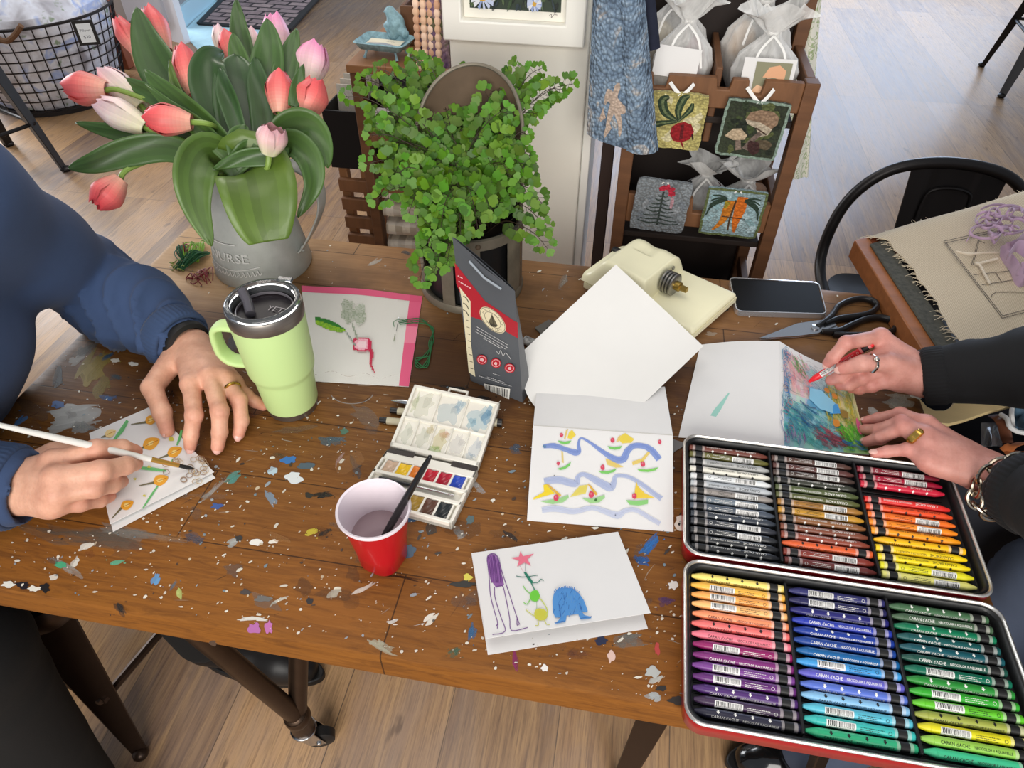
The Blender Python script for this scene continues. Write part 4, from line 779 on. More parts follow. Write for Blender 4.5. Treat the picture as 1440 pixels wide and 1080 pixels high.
# --- needlepoint canvas
cz = TZ+.0012
cc = [P(424, 402, cz+.004), P(594, 417, cz), P(575, 544, cz), P(436, 536, cz)]
def cf(u, v): return bil(cc)(u, v)+UP*(.004*math.sin(PI*u)**2*(1-v)**2+.003*math.sin(3*u+2*v)**2*v*(1-v))
def canvas_mat():
    t = NT('canvas_mesh'); ck = t.n('TexWave', Vector=t.obj((1, 1, 1)), Scale=330.0, Distortion=.4).outputs[1]; ck2 = t.n('TexWave', {'bands_direction': 'Y'}, Vector=t.obj((1, 1, 1)), Scale=330.0, Distortion=.4).outputs[1]
    h = t.math('MAXIMUM', ck, ck2); c = t.mix(h, (196, 190, 176), (238, 236, 230)); b = t.bsdf(Base_Color=c, Roughness=.8); t.put(b.inputs['Normal'], t.bump(h, .5, .0004)); return t.m
mb = MB(); mb.slab(cf, 20, 14, .0009)
A = Art(lambda u, v, l: cf(u, v)+UP*(.0006+l), mb, 1, step=6e-6); PK = (226, 92, 130)
for i in range(16): A.poly([(i/16, .0), ((i+1)/16, 0), ((i+1)/16, .075), (i/16, .075)], PK); A.poly([(.90, i/16), (1, i/16), (1, (i+1)/16), (.90, (i+1)/16)], PK if i not in (6, 7, 8) else (238, 130, 156))
A.poly([(.9, 0), (1, 0), (1, .08), (.9, .08)], (220, 80, 120))
w2u = lambda x, y: ((x-100)/640.*.97+.03, (y-400)/500.)     # from a 3.79x view of the photo
def stitch(u, v):
    d1 = ((u-.385)/.062)**2+((v-.27)/.13)**2; d2 = ((u-.485)/.055)**2+((v-.30)/.12)**2
    if min(d1, d2) < 1+.25*math.sin(60*u+40*v): return R4.choice([(178, 188, 164), (192, 200, 180), (160, 174, 148), (206, 210, 196)]), .7
    if abs(u-(.42+.06*(v-.4)/.2)) < .008 and .4 < v < .58: return (158, 168, 146), .8
    t_ = (u-.08)/.28; c = .385+.10*t_
    if 0 < t_ < 1 and abs(v-c) < .05*math.sin(PI*min(1, .12+t_*.88))**.7+.004: return ((44, 128, 36) if v < c-.006 else R4.choice([(150, 196, 40), (120, 178, 38)])), 1
    if abs(v-(.49+.16*(u-.36)/.1)) < .012 and .34 < u < .46: return (150, 160, 150), .8
    dx, dy = (u-.515)/.088, (v-.625)/.07; q_ = max(abs(dx), abs(dy))**2*.6+(dx*dx+dy*dy)*.4
    if q_ < 1: return ((196, 26, 74) if q_ > .62 or dx > .62 else (248, 214, 218) if q_ < .22 else R4.choice([(242, 184, 196), (236, 160, 178)])), 1
    t_ = (v-.66)/.24
    if 0 < t_ < 1 and abs(u-(.585+.05*t_+.012*math.sin(t_*7))) < .020*(1-t_*.7): return (190, 24, 66), 1
for i in range(8, 64):
    for j in range(8, 76):
        u, v = i*.0122, j*.0128; r_ = stitch(u, v)
        if r_: A.poly([(u, v), (u+.0118, v), (u+.0118, v+.0124), (u, v+.0124)], r_[0], r_[1])
A.stroke([(.80, .42), (.795, .36), (.86, .33), (.99, .36)], .006, (40, 110, 60)); A.stroke([(.815, .5), (.81, .58)], .008, (120, 130, 90), .8, 0)
for i in range(40): u = .05+R4.random()*.82; A.stroke([(u, .94+.02*math.sin(u*20)), (u+.02, .94+.02*math.sin(u*20+.4))], .004, (206, 190, 180), .6, 0)
o = mb.build('needlepoint_canvas', [canvas_mat(), art_mat('stitches', .8)], sharp=60); tag(o, 'white needlepoint canvas with pink tape border and half-stitched red radish', 'canvas')
th = MB(); R5 = random.Random(4)
for k in range(3):
    pts = [P(560+k, 452+k*2, cz+.004), P(590, 448+k*3, cz+.003), P(606+k*2, 462, TZ+.002), P(609-k*3, 482, TZ+.0016+k*.001), P(596+k*4, 500, TZ+.002), P(584, 512-k*4, TZ+.003), P(592+k*3, 517, TZ+.002), P(604, 500+k*3, TZ+.003), P(608-k, 480, TZ+.003)]
    th.tube(smooth(pts, 6), .0008, 6)
tag(th.build('green_thread', mat('green_cotton', (34, 96, 52), .7)), 'loose loop of dark green thread at the right of the needlepoint canvas', 'thread')
nd = MB().tube([P(561, 446, cz+.004), P(557, 466, cz+.003)], [.0005, .0003], 6); tag(nd.build('needle', mat('chrome', (200, 200, 200))), 'steel needle stuck in the needlepoint canvas', 'needle')
# ================================================================ galvanized pitcher
galv = mat('galvanized', (178, 180, 175), .42, .2, var=.22, vs=18, bump=.15, bs=60, bd=.0006)
PC = V((-.586, .915, TZ)); T = Matrix.Translation(PC)
pit = thing('metal_pitcher', 'galvanized metal pitcher with raised lettering holding tulips, on the back left of the table', 'pitcher', PC)
def spout(a, z): return 1+max(0, (z-.12)/.06)*.10*max(0, math.cos(a-2.4))**3
MB().lathe([(.0, .003), (.072, .003), (.078, .0), (.0795, .003), (.0775, .02), (.070, .07), (.0605, .115), (.054, .145), (.053, .165), (.0555, .180), (.057, .181), (.0545, .179), (.050, .16), (.051, .13), (.058, .09), (.07, .03), (.0, .008)], 64, T, sq=spout).build('body', galv, pit, sharp=50)
az_ = -.02; er, et = V((math.cos(az_), math.sin(az_), 0)), V((-math.sin(az_), math.cos(az_), 0))
hp = [PC+er*r_+UP*z for r_, z in ((.050, .170), (.078, .186), (.108, .180), (.128, .156), (.126, .12), (.106, .080), (.083, .046), (.0755, .038))]
strip(MB(), hp, .030, .0036, side=et, e=4).build('handle', galv, pit, sharp=70)
mb = MB()
for z in (.043, .049): mb.ball(PC+er*.0775+UP*(z-.008), .0028, 8, 6, m=0)
mb.build('rivets', galv, pit)
def pitw(u, v, l):                       # wrap lettering round the body: u arc length, v height
    a = -1.80+u/.072; r_ = .0775-.0075*(v-.02)/.05+l; return PC+V((r_*math.cos(a), r_*math.sin(a), v))
mb = MB(); A = Art(pitw, mb, 0, lift=.0024); A.text('NURSE', -.034, .048, .021, (190, 190, 186), width=.070); A.stroke([(-.05, .041), (0, .034), (.05, .041)], .0016, (186, 186, 182)); A.stroke([(-.045, .082), (-.02, .078), (.02, .078)], .0016, (186, 186, 182))
for i in range(14): u = -.046+i*.007; A.stroke([(u, .038-.006*math.cos(u*25)), (u+.002, .030-.006*math.cos(u*25)), (u+.006, .034-.006*math.cos(u*25))], .0014, (182, 182, 178))
t = NT('raised_letter_metal'); t.bsdf(Base_Color=(222, 222, 218), Roughness=.35, Metallic=.2); mb.build('raised_lettering', t.m, pit)

# ================================================================ planter for the fern
QC = V((-.226, .918, TZ)); PR = .079
pl = thing('metal_planter', 'weathered metal planter with tall rounded back and slatted black sides, holding a fern', 'planter', QC)
oldm = mat('weathered_zinc', (124, 116, 102), .55, .45, var=.3, vs=25, bump=.3, bs=120, bd=.0006); rust = mat('rusty_inside', (104, 86, 68), .7, .2, var=.25, vs=14, bump=.2, bs=90)
def cyl(a, r_, z): return QC+V((r_*math.cos(a), r_*math.sin(a), z))
BK = lambda s: .128+.190*math.sqrt(max(0, 1-(2*s-1)**2))
mb = MB(); mb.slab(lambda s, k: cyl(-.10+s*(PI+.20), PR+.001, k*BK(s)), 40, 10, .0016); mb.build('back_panel', [rust], pl, sharp=60)
mb = MB(); mb.tube([cyl(-.10+i/40*(PI+.20), PR+.001, BK(i/40)) for i in range(41)], .0028, 8); mb.build('back_edge', oldm, pl)
MB().lathe([(.070, .004), (.0705, .118), (.066, .122)], 48, Matrix.Translation(QC), cap=False).build('inner_pot', blk, pl)
MB().lathe([(.06, .108), (.0, .114)], 32, Matrix.Translation(QC), cap=False).build('soil', mat('dark_soil', (44, 34, 26), .95, var=.4, vs=120, bump=.6, bs=200), pl)
MB().ring([(PR-.002, .112), (PR+.0025, .112), (PR+.003, .128), (PR-.0015, .129)], 64, Matrix.Translation(QC)).build('top_band', oldm, pl)
MB().ring([(PR-.014, .0), (PR+.003, .0), (PR+.004, .006), (PR+.001, .012), (PR-.003, .012), (PR-.014, .004)], 64, Matrix.Translation(QC)).build('base_band', oldm, pl)
for a0, a1 in ((3.1, 3.75), (4.34, 4.60), (4.98, 5.12), (5.72, 6.2)):
    m_ = MB(); m_.slab(lambda s, k: cyl(a0+s*(a1-a0), PR, .004+k*.122), 10, 2, .0016); m_.build('slat', oldm, pl)
for a in (-1.2, -.12, -2.9):
    m_ = MB(); m_.ball(cyl(a, PR+.003, .120), .0042, 10, 6); m_.build('rivet', rust, pl)

# ================================================================ coffee pouch
A0, B0 = P(662, 536), P(735, 567); A1 = PY(636, 333, A0.y+.012); n_ = (B0-A0).cross(A1-A0).normalized()
if n_.dot(CAM-A0) < 0: n_ = -n_
B1 = PN(724, 409, A0, n_); bk_ = -n_
pouch = thing('coffee_pouch', 'dark grey stand-up coffee pouch with red band, round cream emblem and barcode', 'bag', (A0+B0)/2)
foil = mat('grey_foil', (84, 87, 92), .42, var=.08, vs=12, bump=.25, bs=40, bd=.002)
def bagf(u, v):                          # u round the bag 0..1 (0-.5 front, .5-1 back), v height
    f = u*2 if u <= .5 else 2-u*2; b_ = A0.lerp(B0, f); t_ = A1.lerp(B1, f); p = b_.lerp(t_, v); th = (.052*(1-v)**.8*(1-.45*math.sin(PI*v)*0)+.004)*(math.sin(PI*f)**.35 if 0 < f < 1 else 0)
    side = 1 if u > .5 else 0; q = p+bk_*(th*side)
    if side: q += V((0, 0, 0))
    q.z = max(q.z, TZ+.0008); return q
mb = MB(); nv = 20; nu = 40; vs = [bagf(i/nu, j/nv) for i in range(nu) for j in range(nv+1)]
mb.add(vs, [(i*(nv+1)+j, ((i+1) % nu)*(nv+1)+j, ((i+1) % nu)*(nv+1)+j+1, i*(nv+1)+j+1) for i in range(nu) for j in range(nv)]+[tuple(i*(nv+1) for i in range(nu))])
A = Art(on_plane(A0+n_*.0003, n_), mb, 1, step=1.5e-5)
q = lambda x, y: (610+x/4.156, 320+y/4.156)
A.poly([q(*p) for p in ((122, 205), (300, 430), (470, 545), (490, 555), (492, 648), (340, 560), (215, 520), (132, 330))], (172, 30, 46))
A.poly([q(*p) for p in ((150, 345), (215, 430), (216, 520), (218, 680), (243, 872), (205, 846), (182, 600), (165, 430))], (222, 212, 180))
for y0 in (400, 440, 480): A.stroke([q(172, y0), q(190, y0+12), q(205, y0+38)], 1.2, (60, 58, 50), .9)
for y0 in (540, 580, 620, 660, 700, 740, 780, 820): A.stroke([q(190+(y0-540)*.08, y0), q(206+(y0-540)*.09, y0+6)], .9, (90, 86, 70), .8, 0)
C0 = q(345, 540); ex, ey = (.80, .60), (-.05, 1)
el = lambda r_, t_: (C0[0]+r_*(math.cos(t_)*17.5*1.0+math.sin(t_)*2), C0[1]+r_*(math.cos(t_)*9+math.sin(t_)*15.5))
A.poly([el(1.04, 2*PI*i/40) for i in range(40)], (226, 214, 180)); A.stroke([el(.98, 2*PI*i/40) for i in range(41)], .7, (70, 62, 50), 1, 0); A.stroke([el(.64, 2*PI*i/40) for i in range(41)], .6, (70, 62, 50), 1, 0)
A.poly([(C0[0]-6, C0[1]+3), (C0[0]-1, C0[1]-8), (C0[0]+7, C0[1]+8), (C0[0]+1, C0[1]+9)], (96, 90, 70)); A.stroke([(C0[0]-1, C0[1]-8), (C0[0]+1, C0[1]+6)], 1, (60, 54, 44)); A.poly([(C0[0]-5, C0[1]+3), (C0[0]+7, C0[1]+8), (C0[0]+5, C0[1]+10), (C0[0]-2, C0[1]+9)], (60, 56, 46))
for i, ch in enumerate('HOLY LIFE COFFEE '):
    if ch == ' ': continue
    t_ = -2.9+i*.35; pc_ = el(.72, t_); p2 = el(.92, t_); tx = el(.8, t_+.1); dx, dy = tx[0]-el(.8, t_-.1)[0], tx[1]-el(.8, t_-.1)[1]; l_ = math.hypot(dx, dy); A.text(ch, *pc_, 3.6, (70, 60, 48), ax=(dx/l_, dy/l_), ay=((p2[0]-pc_[0])/4, (p2[1]-pc_[1])/4))
def btxt(s_, x, y, size, col, w_): A.text(s_, *q(x, y), size, col, ax=(.86, .5), ay=(-.1, -1), width=w_)
FPR = random.Random(8)
for x, y, w_, h_, c in [(142, 280, 8, 2.4, (236, 190, 190)), (146, 312, 20, 3.0, (236, 190, 190))]+[(248+(i > 2)*44+(i > 3)*28, 575+i*15+(i > 2)*22, w_, 1.5, (206, 206, 206)) for i, w_ in enumerate((52, 52, 50, 30, 22))]: fine_print(A, *q(x, y), w_, h_, c, (.86, .5), FPR)
A.stroke([q(370, 715), q(385, 735), q(395, 712), q(410, 745), q(425, 728), q(455, 765)], .8, (190, 190, 190))
for x, y in ((286, 768), (368, 788), (448, 818)):
    A.blob(*q(x, y), 7.4, 6.6, (186, 30, 46), 1, .5, 0, 24); A.ring(*q(x, y), 5.6, .8, (236, 190, 190), .9, 24, 5); A.blob(*q(x, y), 2.6, 2.2, (236, 196, 196), .9, .4, .3, 8)
for x, y, w_ in ((350, 848, 10), (316, 868, 26), (270, 862, 48)): fine_print(A, *q(x, y), w_, 1.4, (206, 206, 206), (.95, .3), FPR)
A.poly([q(*p) for p in ((300, 906), (452, 936), (446, 998), (312, 972))], (232, 230, 224)); x = 308; R_ = random.Random(2)
while x < 440:
    w_ = R_.choice([3, 4, 6]); A.poly([q(x, 912+(x-300)*.2), q(x+w_, 912+(x+w_-300)*.2), q(x+w_-1, 958+(x-300)*.2), q(x-1, 958+(x-300)*.2)], (30, 28, 28)); x += w_+R_.choice([3, 4, 6])
body = mb.build('pouch_body', [foil, art_mat('pouch_print', .45)], pouch, sharp=50)
m_ = MB(); e0, e1 = A1.lerp(B1, .28), A1.lerp(B1, .80); m_.tube([e0+n_*.002-UP*.012, e0.lerp(e1, .5)+n_*.004-UP*.015, e1+n_*.002-UP*.012], .0016, 8); m_.build('zip_seal', mat('zip_plastic', (150, 158, 166), .25), pouch)
m_ = MB(); m_.slab(lambda u, v: e0.lerp(e1, u)+bk_*(.006*math.sin(PI*u)*v+.0005)+n_*(.003*math.sin(PI*u)*(1-v))+UP*(-.002-.004*v), 10, 2, .0004); m_.build('inner_lining', mat('dark_lining', (30, 30, 34), .4), pouch)

# ================================================================ embroidery floss bundle
fz = thing('floss_bundle', 'loose bundle of green, lime and dark red embroidery floss left of the pitcher', 'thread', P(276, 370))
R6 = random.Random(9)
for nm, c_, n, ctr, ax, L, W in (('dark_green_floss', (16, 92, 46), 26, (268, 362), (26, -14), .030, .012), ('dark_green_floss', (22, 104, 52), 16, (258, 352), (-4, -24), .026, .010), ('lime_floss', (140, 190, 34), 22, (274, 350), (10, -26), .030, .012), ('pale_green_floss', (150, 170, 80), 5, (256, 366), (-12, 10), .018, .014), ('dark_red_floss', (132, 16, 32), 12, (284, 386), (14, 16), .022, .018), ('dark_red_floss', (150, 18, 36), 8, (258, 350), (-3, -18), .022, .008), ('pink_floss', (206, 160, 140), 4, (282, 382), (10, 4), .012, .012)):
    m_ = MB(); c0_ = P(*ctr, TZ+.010); d0 = P(ctr[0]+ax[0], ctr[1]+ax[1], TZ+.010)-c0_; d0.z = 0; d0.normalize(); s0 = V((-d0.y, d0.x, 0))
    for i in range(n):
        o_ = R6.uniform(-1, 1); h_ = R6.uniform(.002, .016); b_ = R6.uniform(-.006, .006)
        if 'pink' in nm or 'pale' in nm or (nm == 'dark_red_floss' and i % 2): cc_ = c0_+d0*R6.uniform(-L, L)+s0*R6.uniform(-W, W); r_ = R6.uniform(.005, .011); a0 = R6.uniform(0, 6); pts = [cc_+V((r_*math.cos(a0+k*.7), r_*math.sin(a0+k*.7)*.8, -.008+.004*math.sin(k*1.3+a0)+.002)) for k in range(8)]
        else: pts = [c0_-d0*L*R6.uniform(.7, 1.05)+s0*(o_*W*.8)+UP*(-.008), c0_-d0*L*.3+s0*(o_*W+b_)+UP*(h_*.7-.006), c0_+d0*L*.3+s0*(o_*W+b_)+UP*(h_-.006), c0_+d0*L*R6.uniform(.7, 1.1)+s0*(o_*W*.7)+UP*(-.006)]
        for p in pts: p.z = max(p.z, TZ+.0012)
        m_.tube(smooth(pts, 4), .0009, 5)
    m_.build('floss_strand', mat(nm, c_, .65, var=.15, vs=200, sheen=.3), fz)['kind'] = 'stuff'

# ================================================================ cream metal cutter
E0, W0 = P(1038, 411, TZ+.026), P(975, 466, TZ+.026); e1 = (W0-E0); e1.z = 0; WD = e1.length; e1.normalize(); e2 = V((e1.y, -e1.x, 0))
if e2.x > 0: e2 = -e2
O0 = V((E0.x, E0.y, TZ)); fr = lambda s_, wv, z: O0+e2*s_+e1*wv+UP*z
cut = thing('strip_cutter', 'cream painted cast metal strip cutter with a steel blade head, behind the blank white card', 'cutter', fr(.1, WD/2, 0))
cream = mat('cream_enamel', (246, 240, 204), .38, var=.02, vs=20, coat=.15)
MB().prism([fr(s_, .0, z) for s_, z in ((0, .008), (0, .017), (.092, .017), (.20, .017), (.20, .008))], e1*WD).build('base', cream, cut, bevel=.004, seg=3)
def slabtop(inset, zz): return [fr(inset, inset, zz), fr(inset, WD-inset, zz), fr(.2-inset, WD-inset, zz), fr(.2-inset, inset, zz)]
mb = MB(); a_, b_, c_ = slabtop(0, .0175), slabtop(.0015, .023), slabtop(.006, .0265); mb.add(a_+b_+c_, [(0, 1, 5, 4), (1, 2, 6, 5), (2, 3, 7, 6), (3, 0, 4, 7), (4, 5, 9, 8), (5, 6, 10, 9), (6, 7, 11, 10), (7, 4, 8, 11), (8, 9, 10, 11), (3, 2, 1, 0)])
mb.build('deck', cream, cut, bevel=.003, seg=3)
def sst(x, a, b): t = max(0, min(1, (x-a)/(b-a))); return t*t*(3-2*t)
def hump(u, v):
    ss = .088+.118*(u**1.5 if u < .5 else u**1.5); wv = WD*v; up = sst(ss, .088, .0965)*(1-.75*sst(ss, .165, .205)); sd = (1-(1-min(1, v/.34))**2.6)*(1-(1-min(1, (1-v)/.10))**3); ridge = 1+.10*math.sin(PI*min(1, max(0, (ss-.1)/.09)))-.10*sst(ss, .118, .135)*(1-sst(ss, .14, .16))*(v < .5)
    return fr(ss+.004*(1-v), wv, .020+.044*up*sd*ridge)
mb = MB(); mb.grid(hump, 70, 40); mb.build('housing', cream, cut, sharp=0)
hd = fr(.086, WD*.56, .044); dT = Matrix.Translation(hd)@(-e2).to_track_quat('Z', 'Y').to_matrix().to_4x4()
for i in range(4): MB().lathe([(.0, -.004+i*.0052), (.016, -.004+i*.0052), (.0178, -.0028+i*.0052), (.0178, -.0005+i*.0052), (.016, .0006+i*.0052), (.0, .0006+i*.0052)], 36, dT).build('blade_disc', mat('worn_steel', (150, 148, 144), .32, .95, var=.2, vs=60), cut)
MB().lathe([(.0, .015), (.0075, .015), (.0075, .024), (.0052, .0255), (.0, .0255)], 24, dT).lathe([(.0, .025), (.005, .025), (.0045, .036), (.0, .036)], 6, dT).build('brass_knob', mat('brass', (166, 138, 70), .35, .9), cut)
MB().lathe([(.0, 0), (.0032, .0), (.0032, .0015), (.0, .0015)], 16, Matrix.Translation(fr(.093, WD*.36, .052))@(-e2).to_track_quat('Z', 'Y').to_matrix().to_4x4()).build('screw', mat('worn_steel', (150, 148, 144)), cut)
for a_, b_ in ((.012, .018), (.012, WD-.014), (.18, .018), (.18, WD-.014)): MB().lathe([(.0, 0), (.011, 0), (.010, .009), (.0, .009)], 16, Matrix.Translation(fr(a_, b_, 0))).build('foot', bkp, cut)
MB().lathe([(.0, 0), (.007, 0), (.009, .004), (.009, .016), (.0, .018)], 18, Matrix.Translation(fr(.196, WD*.28, .026))@e2.to_track_quat('Z', 'Y').to_matrix().to_4x4()).build('crank_knob', bkp, cut)
# clamp plate, marker and metal ruler peeping out from under the cards
o = MB().prism([P(752, 462, TZ+.001), P(771, 451, TZ+.001), P(800, 458, TZ+.001), P(786, 480, TZ+.001), P(764, 474, TZ+.001)], (0, 0, .002)).build('metal_plate', mat('grey_zinc', (120, 116, 110), .45, .7)); tag(o, 'small grey metal plate at the left edge of the large blank card', 'plate'); 
MB().lathe([(.0, 0), (.003, 0), (.003, .0006), (.0, .0006)], 16, Matrix.Translation(P(771, 462, TZ+.003))).build('hole', bkp, o)
o = MB().tube([P(738, 478, TZ+.007), P(770, 492, TZ+.007)], .0068, 16).build('correction_pen', mat('white_black_label', (226, 224, 220), .4, col2=(40, 36, 36), vs=90)); tag(o, 'white pen with black markings half under the large blank card', 'pen')
o = MB().prism([P(930, 612, TZ+.0012), P(966, 625, TZ+.0012), P(948, 636, TZ+.0012), P(934, 660, TZ+.0012)], (0, 0, .0008)).build('steel_ruler', mat('brushed_steel', (168, 162, 156))); tag(o, 'corner of a grey steel ruler between the boat card and the crayon tin', 'ruler')

# ================================================================ phone
c_ = [P(1027, 391, TZ+.009), P(1150, 398, TZ+.009), P(1161, 441, TZ+.009), P(1037, 437, TZ+.009)]
def rquad(c, r_, z, k=5, grow=0.0):
    f = bil(c); w_, h_ = (c[1]-c[0]).length, (c[3]-c[0]).length; return [V((f(x/w_, y/h_).x, f(x/w_, y/h_).y, z)) for x, y in rr(-grow, w_+grow, -grow, h_+grow, r_, k)]
ph = thing('smartphone', 'black smartphone in a clear case lying face up behind the scissors', 'phone', P(1095, 415))
mb = MB(); rings(mb, [rquad(c_, .009, TZ+.0012), rquad(c_, .009, TZ+.0090)], 0, True, True); mb.build('body', mat('phone_black', (20, 20, 22), .3), ph, bevel=.001)
mb = MB(); g = -.0015; L_ = rquad(c_, .008, TZ+.0092, grow=g); mb.add(L_, [tuple(range(len(L_)))]); mb.build('screen', mat('phone_glass', (14, 14, 15), .3, spec=.25), ph)
mb = MB(); rings(mb, [rquad(c_, .0105, TZ+.0006, grow=.0022), rquad(c_, .0105, TZ+.0098, grow=.0022), rquad(c_, .009, TZ+.0100, grow=.0006), rquad(c_, .009, TZ+.0092, grow=.0004)], 0, False); mb.build('clear_case', mat('clear_case_plastic', (196, 196, 200), .12, trans=.7), ph)

# ================================================================ scissors
sc = thing('scissors', 'large scissors with black plastic handles and steel blades, closed, beside the phone', 'scissors', P(1145, 462))
stl = mat('polished_steel', (196, 196, 198), .22, 1); zb = TZ+.004
def plate(pts, z, th, nm, m_, par, bev=.0005): return MB().prism([P(x, y, z) for x, y in pts], (0, 0, th)).build(nm, m_, par, bevel=bev)
plate([(1066, 477), (1120, 456), (1146, 452), (1170, 450), (1176, 458), (1150, 470), (1120, 474)], zb, .0022, 'blade', stl, sc)
plate([(1068, 479), (1122, 462), (1150, 456), (1178, 460), (1176, 466), (1148, 472), (1118, 476)], zb-.0026, .0022, 'blade', stl, sc)
MB().lathe([(.0, 0), (.0062, 0), (.0062, .0018), (.004, .0028), (.0, .0028)], 24, Matrix.Translation(P(1146, 461, zb+.0022))).build('pivot_screw', stl, sc)
def handle(pts, rad, nm):
    k = [P(x, y, z) for x, y, z in pts]; MB().tube(smooth(k, 6), rad, 12, flat=.75).build(nm, mat('black_plastic', (26, 25, 26)), sc)
hz_ = TZ+.0068
handle([(1150, 459, hz_), (1168, 446, hz_), (1180, 430, hz_), (1203, 421, hz_), (1224, 422, hz_), (1233, 431, hz_), (1222, 441, hz_), (1200, 446, hz_), (1178, 449, hz_), (1160, 456, hz_)], [.005, .0062, .0062, .0058, .0056, .006, .0058, .006, .0066, .0062, .0045], 'handle')
handle([(1156, 466, hz_), (1178, 466, hz_), (1196, 458, hz_), (1218, 449, hz_), (1240, 447, hz_), (1257, 453, hz_), (1258, 463, hz_), (1244, 470, hz_), (1220, 472, hz_), (1194, 472, hz_), (1172, 470, hz_)], [.0045, .0066, .0064, .006, .0058, .006, .0062, .0058, .006, .0066, .006, .0045], 'handle')

# ================================================================ lap frame with burlap, wool strips
FZ = TZ+.034
F0, F1, F2 = P(1203, 340, FZ), P(1303, 500, FZ), P(1470, 262, FZ); F3 = F1+(F2-F0)
fu, fv = (F1-F0), (F2-F0)
lf = thing('lap_frame', 'wooden rug-hooking frame with natural burlap stretched on it, on the far right table corner', 'frame', (F0+F1)/2-UP*.034)
oak = mat('oiled_wood', (150, 92, 52), .45, var=.2, vs=10, stretch=(1, 8, 8), bump=.1, bs=60); fp = lambda a, b, z=0.0: F0+fu*a+fv*b+UP*z
def fbox(a0, a1, b0, b1, z0, z1, nm, m_): return MB().hexa([fp(a0, b0, z0), fp(a1, b0, z0), fp(a1, b1, z0), fp(a0, b1, z0), fp(a0, b0, z1), fp(a1, b0, z1), fp(a1, b1, z1), fp(a0, b1, z1)]).build(nm, m_, lf, bevel=.002)
fbox(-.02, 1.12, 0, .065, -.033, 0, 'rail', oak); fbox(-.02, 1.12, .9, 1.0, -.033, 0, 'rail', oak); fbox(-.02, .14, .065, .9, -.033, -.002, 'rail', mat('reddish_wood', (128, 66, 40), .45, var=.2, vs=12)); fbox(.98, 1.12, .065, .9, -.033, -.002, 'rail', oak)
fbox(.07, 1.05, .045, .12, .0, .004, 'gripper_strip', mat('gripper_dark', (70, 68, 58), .8, var=.5, vs=160, bump=.6, bs=400))
def burlap_mat():
    t = NT('burlap'); w1 = t.n('TexWave', Vector=t.obj(rot=(0, 0, .5)), Scale=150.0, Distortion=1.2, Detail=2.0).outputs[1]; w2 = t.n('TexWave', {'bands_direction': 'Y'}, Vector=t.obj(rot=(0, 0, .5)), Scale=150.0, Distortion=1.2, Detail=2.0).outputs[1]
    h = t.math('MULTIPLY', w1, w2); n1 = t.noise(t.obj(), 40, 4); c = t.mix(t.math('MULTIPLY', t.math('POWER', h, .5), 1.0, True), (178, 156, 124), (238, 224, 200)); c = t.mix(t.math('MULTIPLY', n1, .3), c, (222, 208, 180)); b = t.bsdf(Base_Color=c, Roughness=.9); t.put(b.inputs['Normal'], t.bump(h, .6, .0008)); return t.m
def bl(u, v):
    e = .018*math.sin(u*23)+.012*math.sin(u*51+1); a = -.03+1.17*u; b = .105-.07*max(0, 1-u*9)+.03*math.sin(PI*min(1, u))+e*.25*(1-v); return fp(a, b+(1.05-b)*v, .0068+.002*math.sin(9*u+5*v)*math.sin(7*v)-.012*max(0, 1-u*12)**2)
mb = MB(); mb.slab(bl, 40, 30, .0012)
A = Art(on_plane(fp(0, 0, .0098), UP), mb, 1); q = lambda x, y: (1200+x/4.154, 240+y/4.154); DK = (70, 62, 56)
for L in ([(528, 412), (830, 345)], [(536, 424), (830, 358)], [(528, 412), (870, 862)], [(545, 424), (872, 848)], [(870, 862), (1010, 826)], [(872, 848), (1010, 812)], [(728, 408), (690, 552)], [(735, 410), (698, 552)], [(728, 408), (768, 425)], [(700, 610), (920, 585)], [(750, 668), (930, 640)], [(830, 595), (868, 655)], [(905, 570), (945, 632)], [(805, 740), (835, 710), (1000, 712)]): A.stroke([q(*p) for p in L], .9, DK, .85, 2)
mb.build('burlap', [burlap_mat(), art_mat('marker_line', .9)], lf, sharp=60)
m_ = MB(); R7 = random.Random(5)
for i in range(90):
    u = R7.random(); p = bl(u, 0); d = V((-1, R7.uniform(-.6, .6), 0))*R7.uniform(.004, .016); m_.tube([p, p+d*.6+UP*.001, p+d-UP*.002], .0004, 4)
for i in range(24):
    v = R7.random(); p = bl(0, v); m_.tube([p, p+V((R7.uniform(-.004, .004), R7.uniform(.003, .01), -.001))], .0004, 4)
m_.build('frayed_edge', mat('burlap_thread', (216, 200, 172), .9), lf)['kind'] = 'stuff'
m_ = MB(); pz_ = .011
pts = [(600, 470), (680, 488), (760, 480), (860, 478)]; m_.tube(smooth([P(*q(x, y), FZ+pz_) for x, y in pts], 4), [.0012, .003, .002, .0015], 6, flat=.5); m_.build('cream_wool_tail', mat('cream_wool', (226, 214, 196), .9), lf)
m_ = MB()
for i in range(17):
    t_ = i/16; x, y = (720+t_*30, 540+t_*20) if t_ < .3 else (738+(t_-.3)*80, 550+(t_-.3)*150); m_.ball(P(*q(x, y), FZ+pz_+.001), .0024, 6, 4); 
    if i < 9: m_.ball(P(*q(740+i*12, 540-i*3), FZ+pz_+.001), .0024, 6, 4)
m_.build('hooked_loops', mat('cream_wool', (226, 214, 196)), lf)
wb = thing('wool_strip_bundle', 'tangled pile of lilac wool strips lying on the burlap', 'wool strips', P(1395, 330, FZ+.01))
lil = mat('lilac_wool', (186, 156, 182), .9, var=.1, vs=60, sheen=.3)
def ribbon(pts, w_, th=.0016, nm='wool_strip'): return strip(MB(), pts, w_, th, n=8, side=V((.2, .3, 1))).build(nm, lil, wb, sharp=70)
Q = lambda x, y, z: P(*q(x, y), FZ+z)
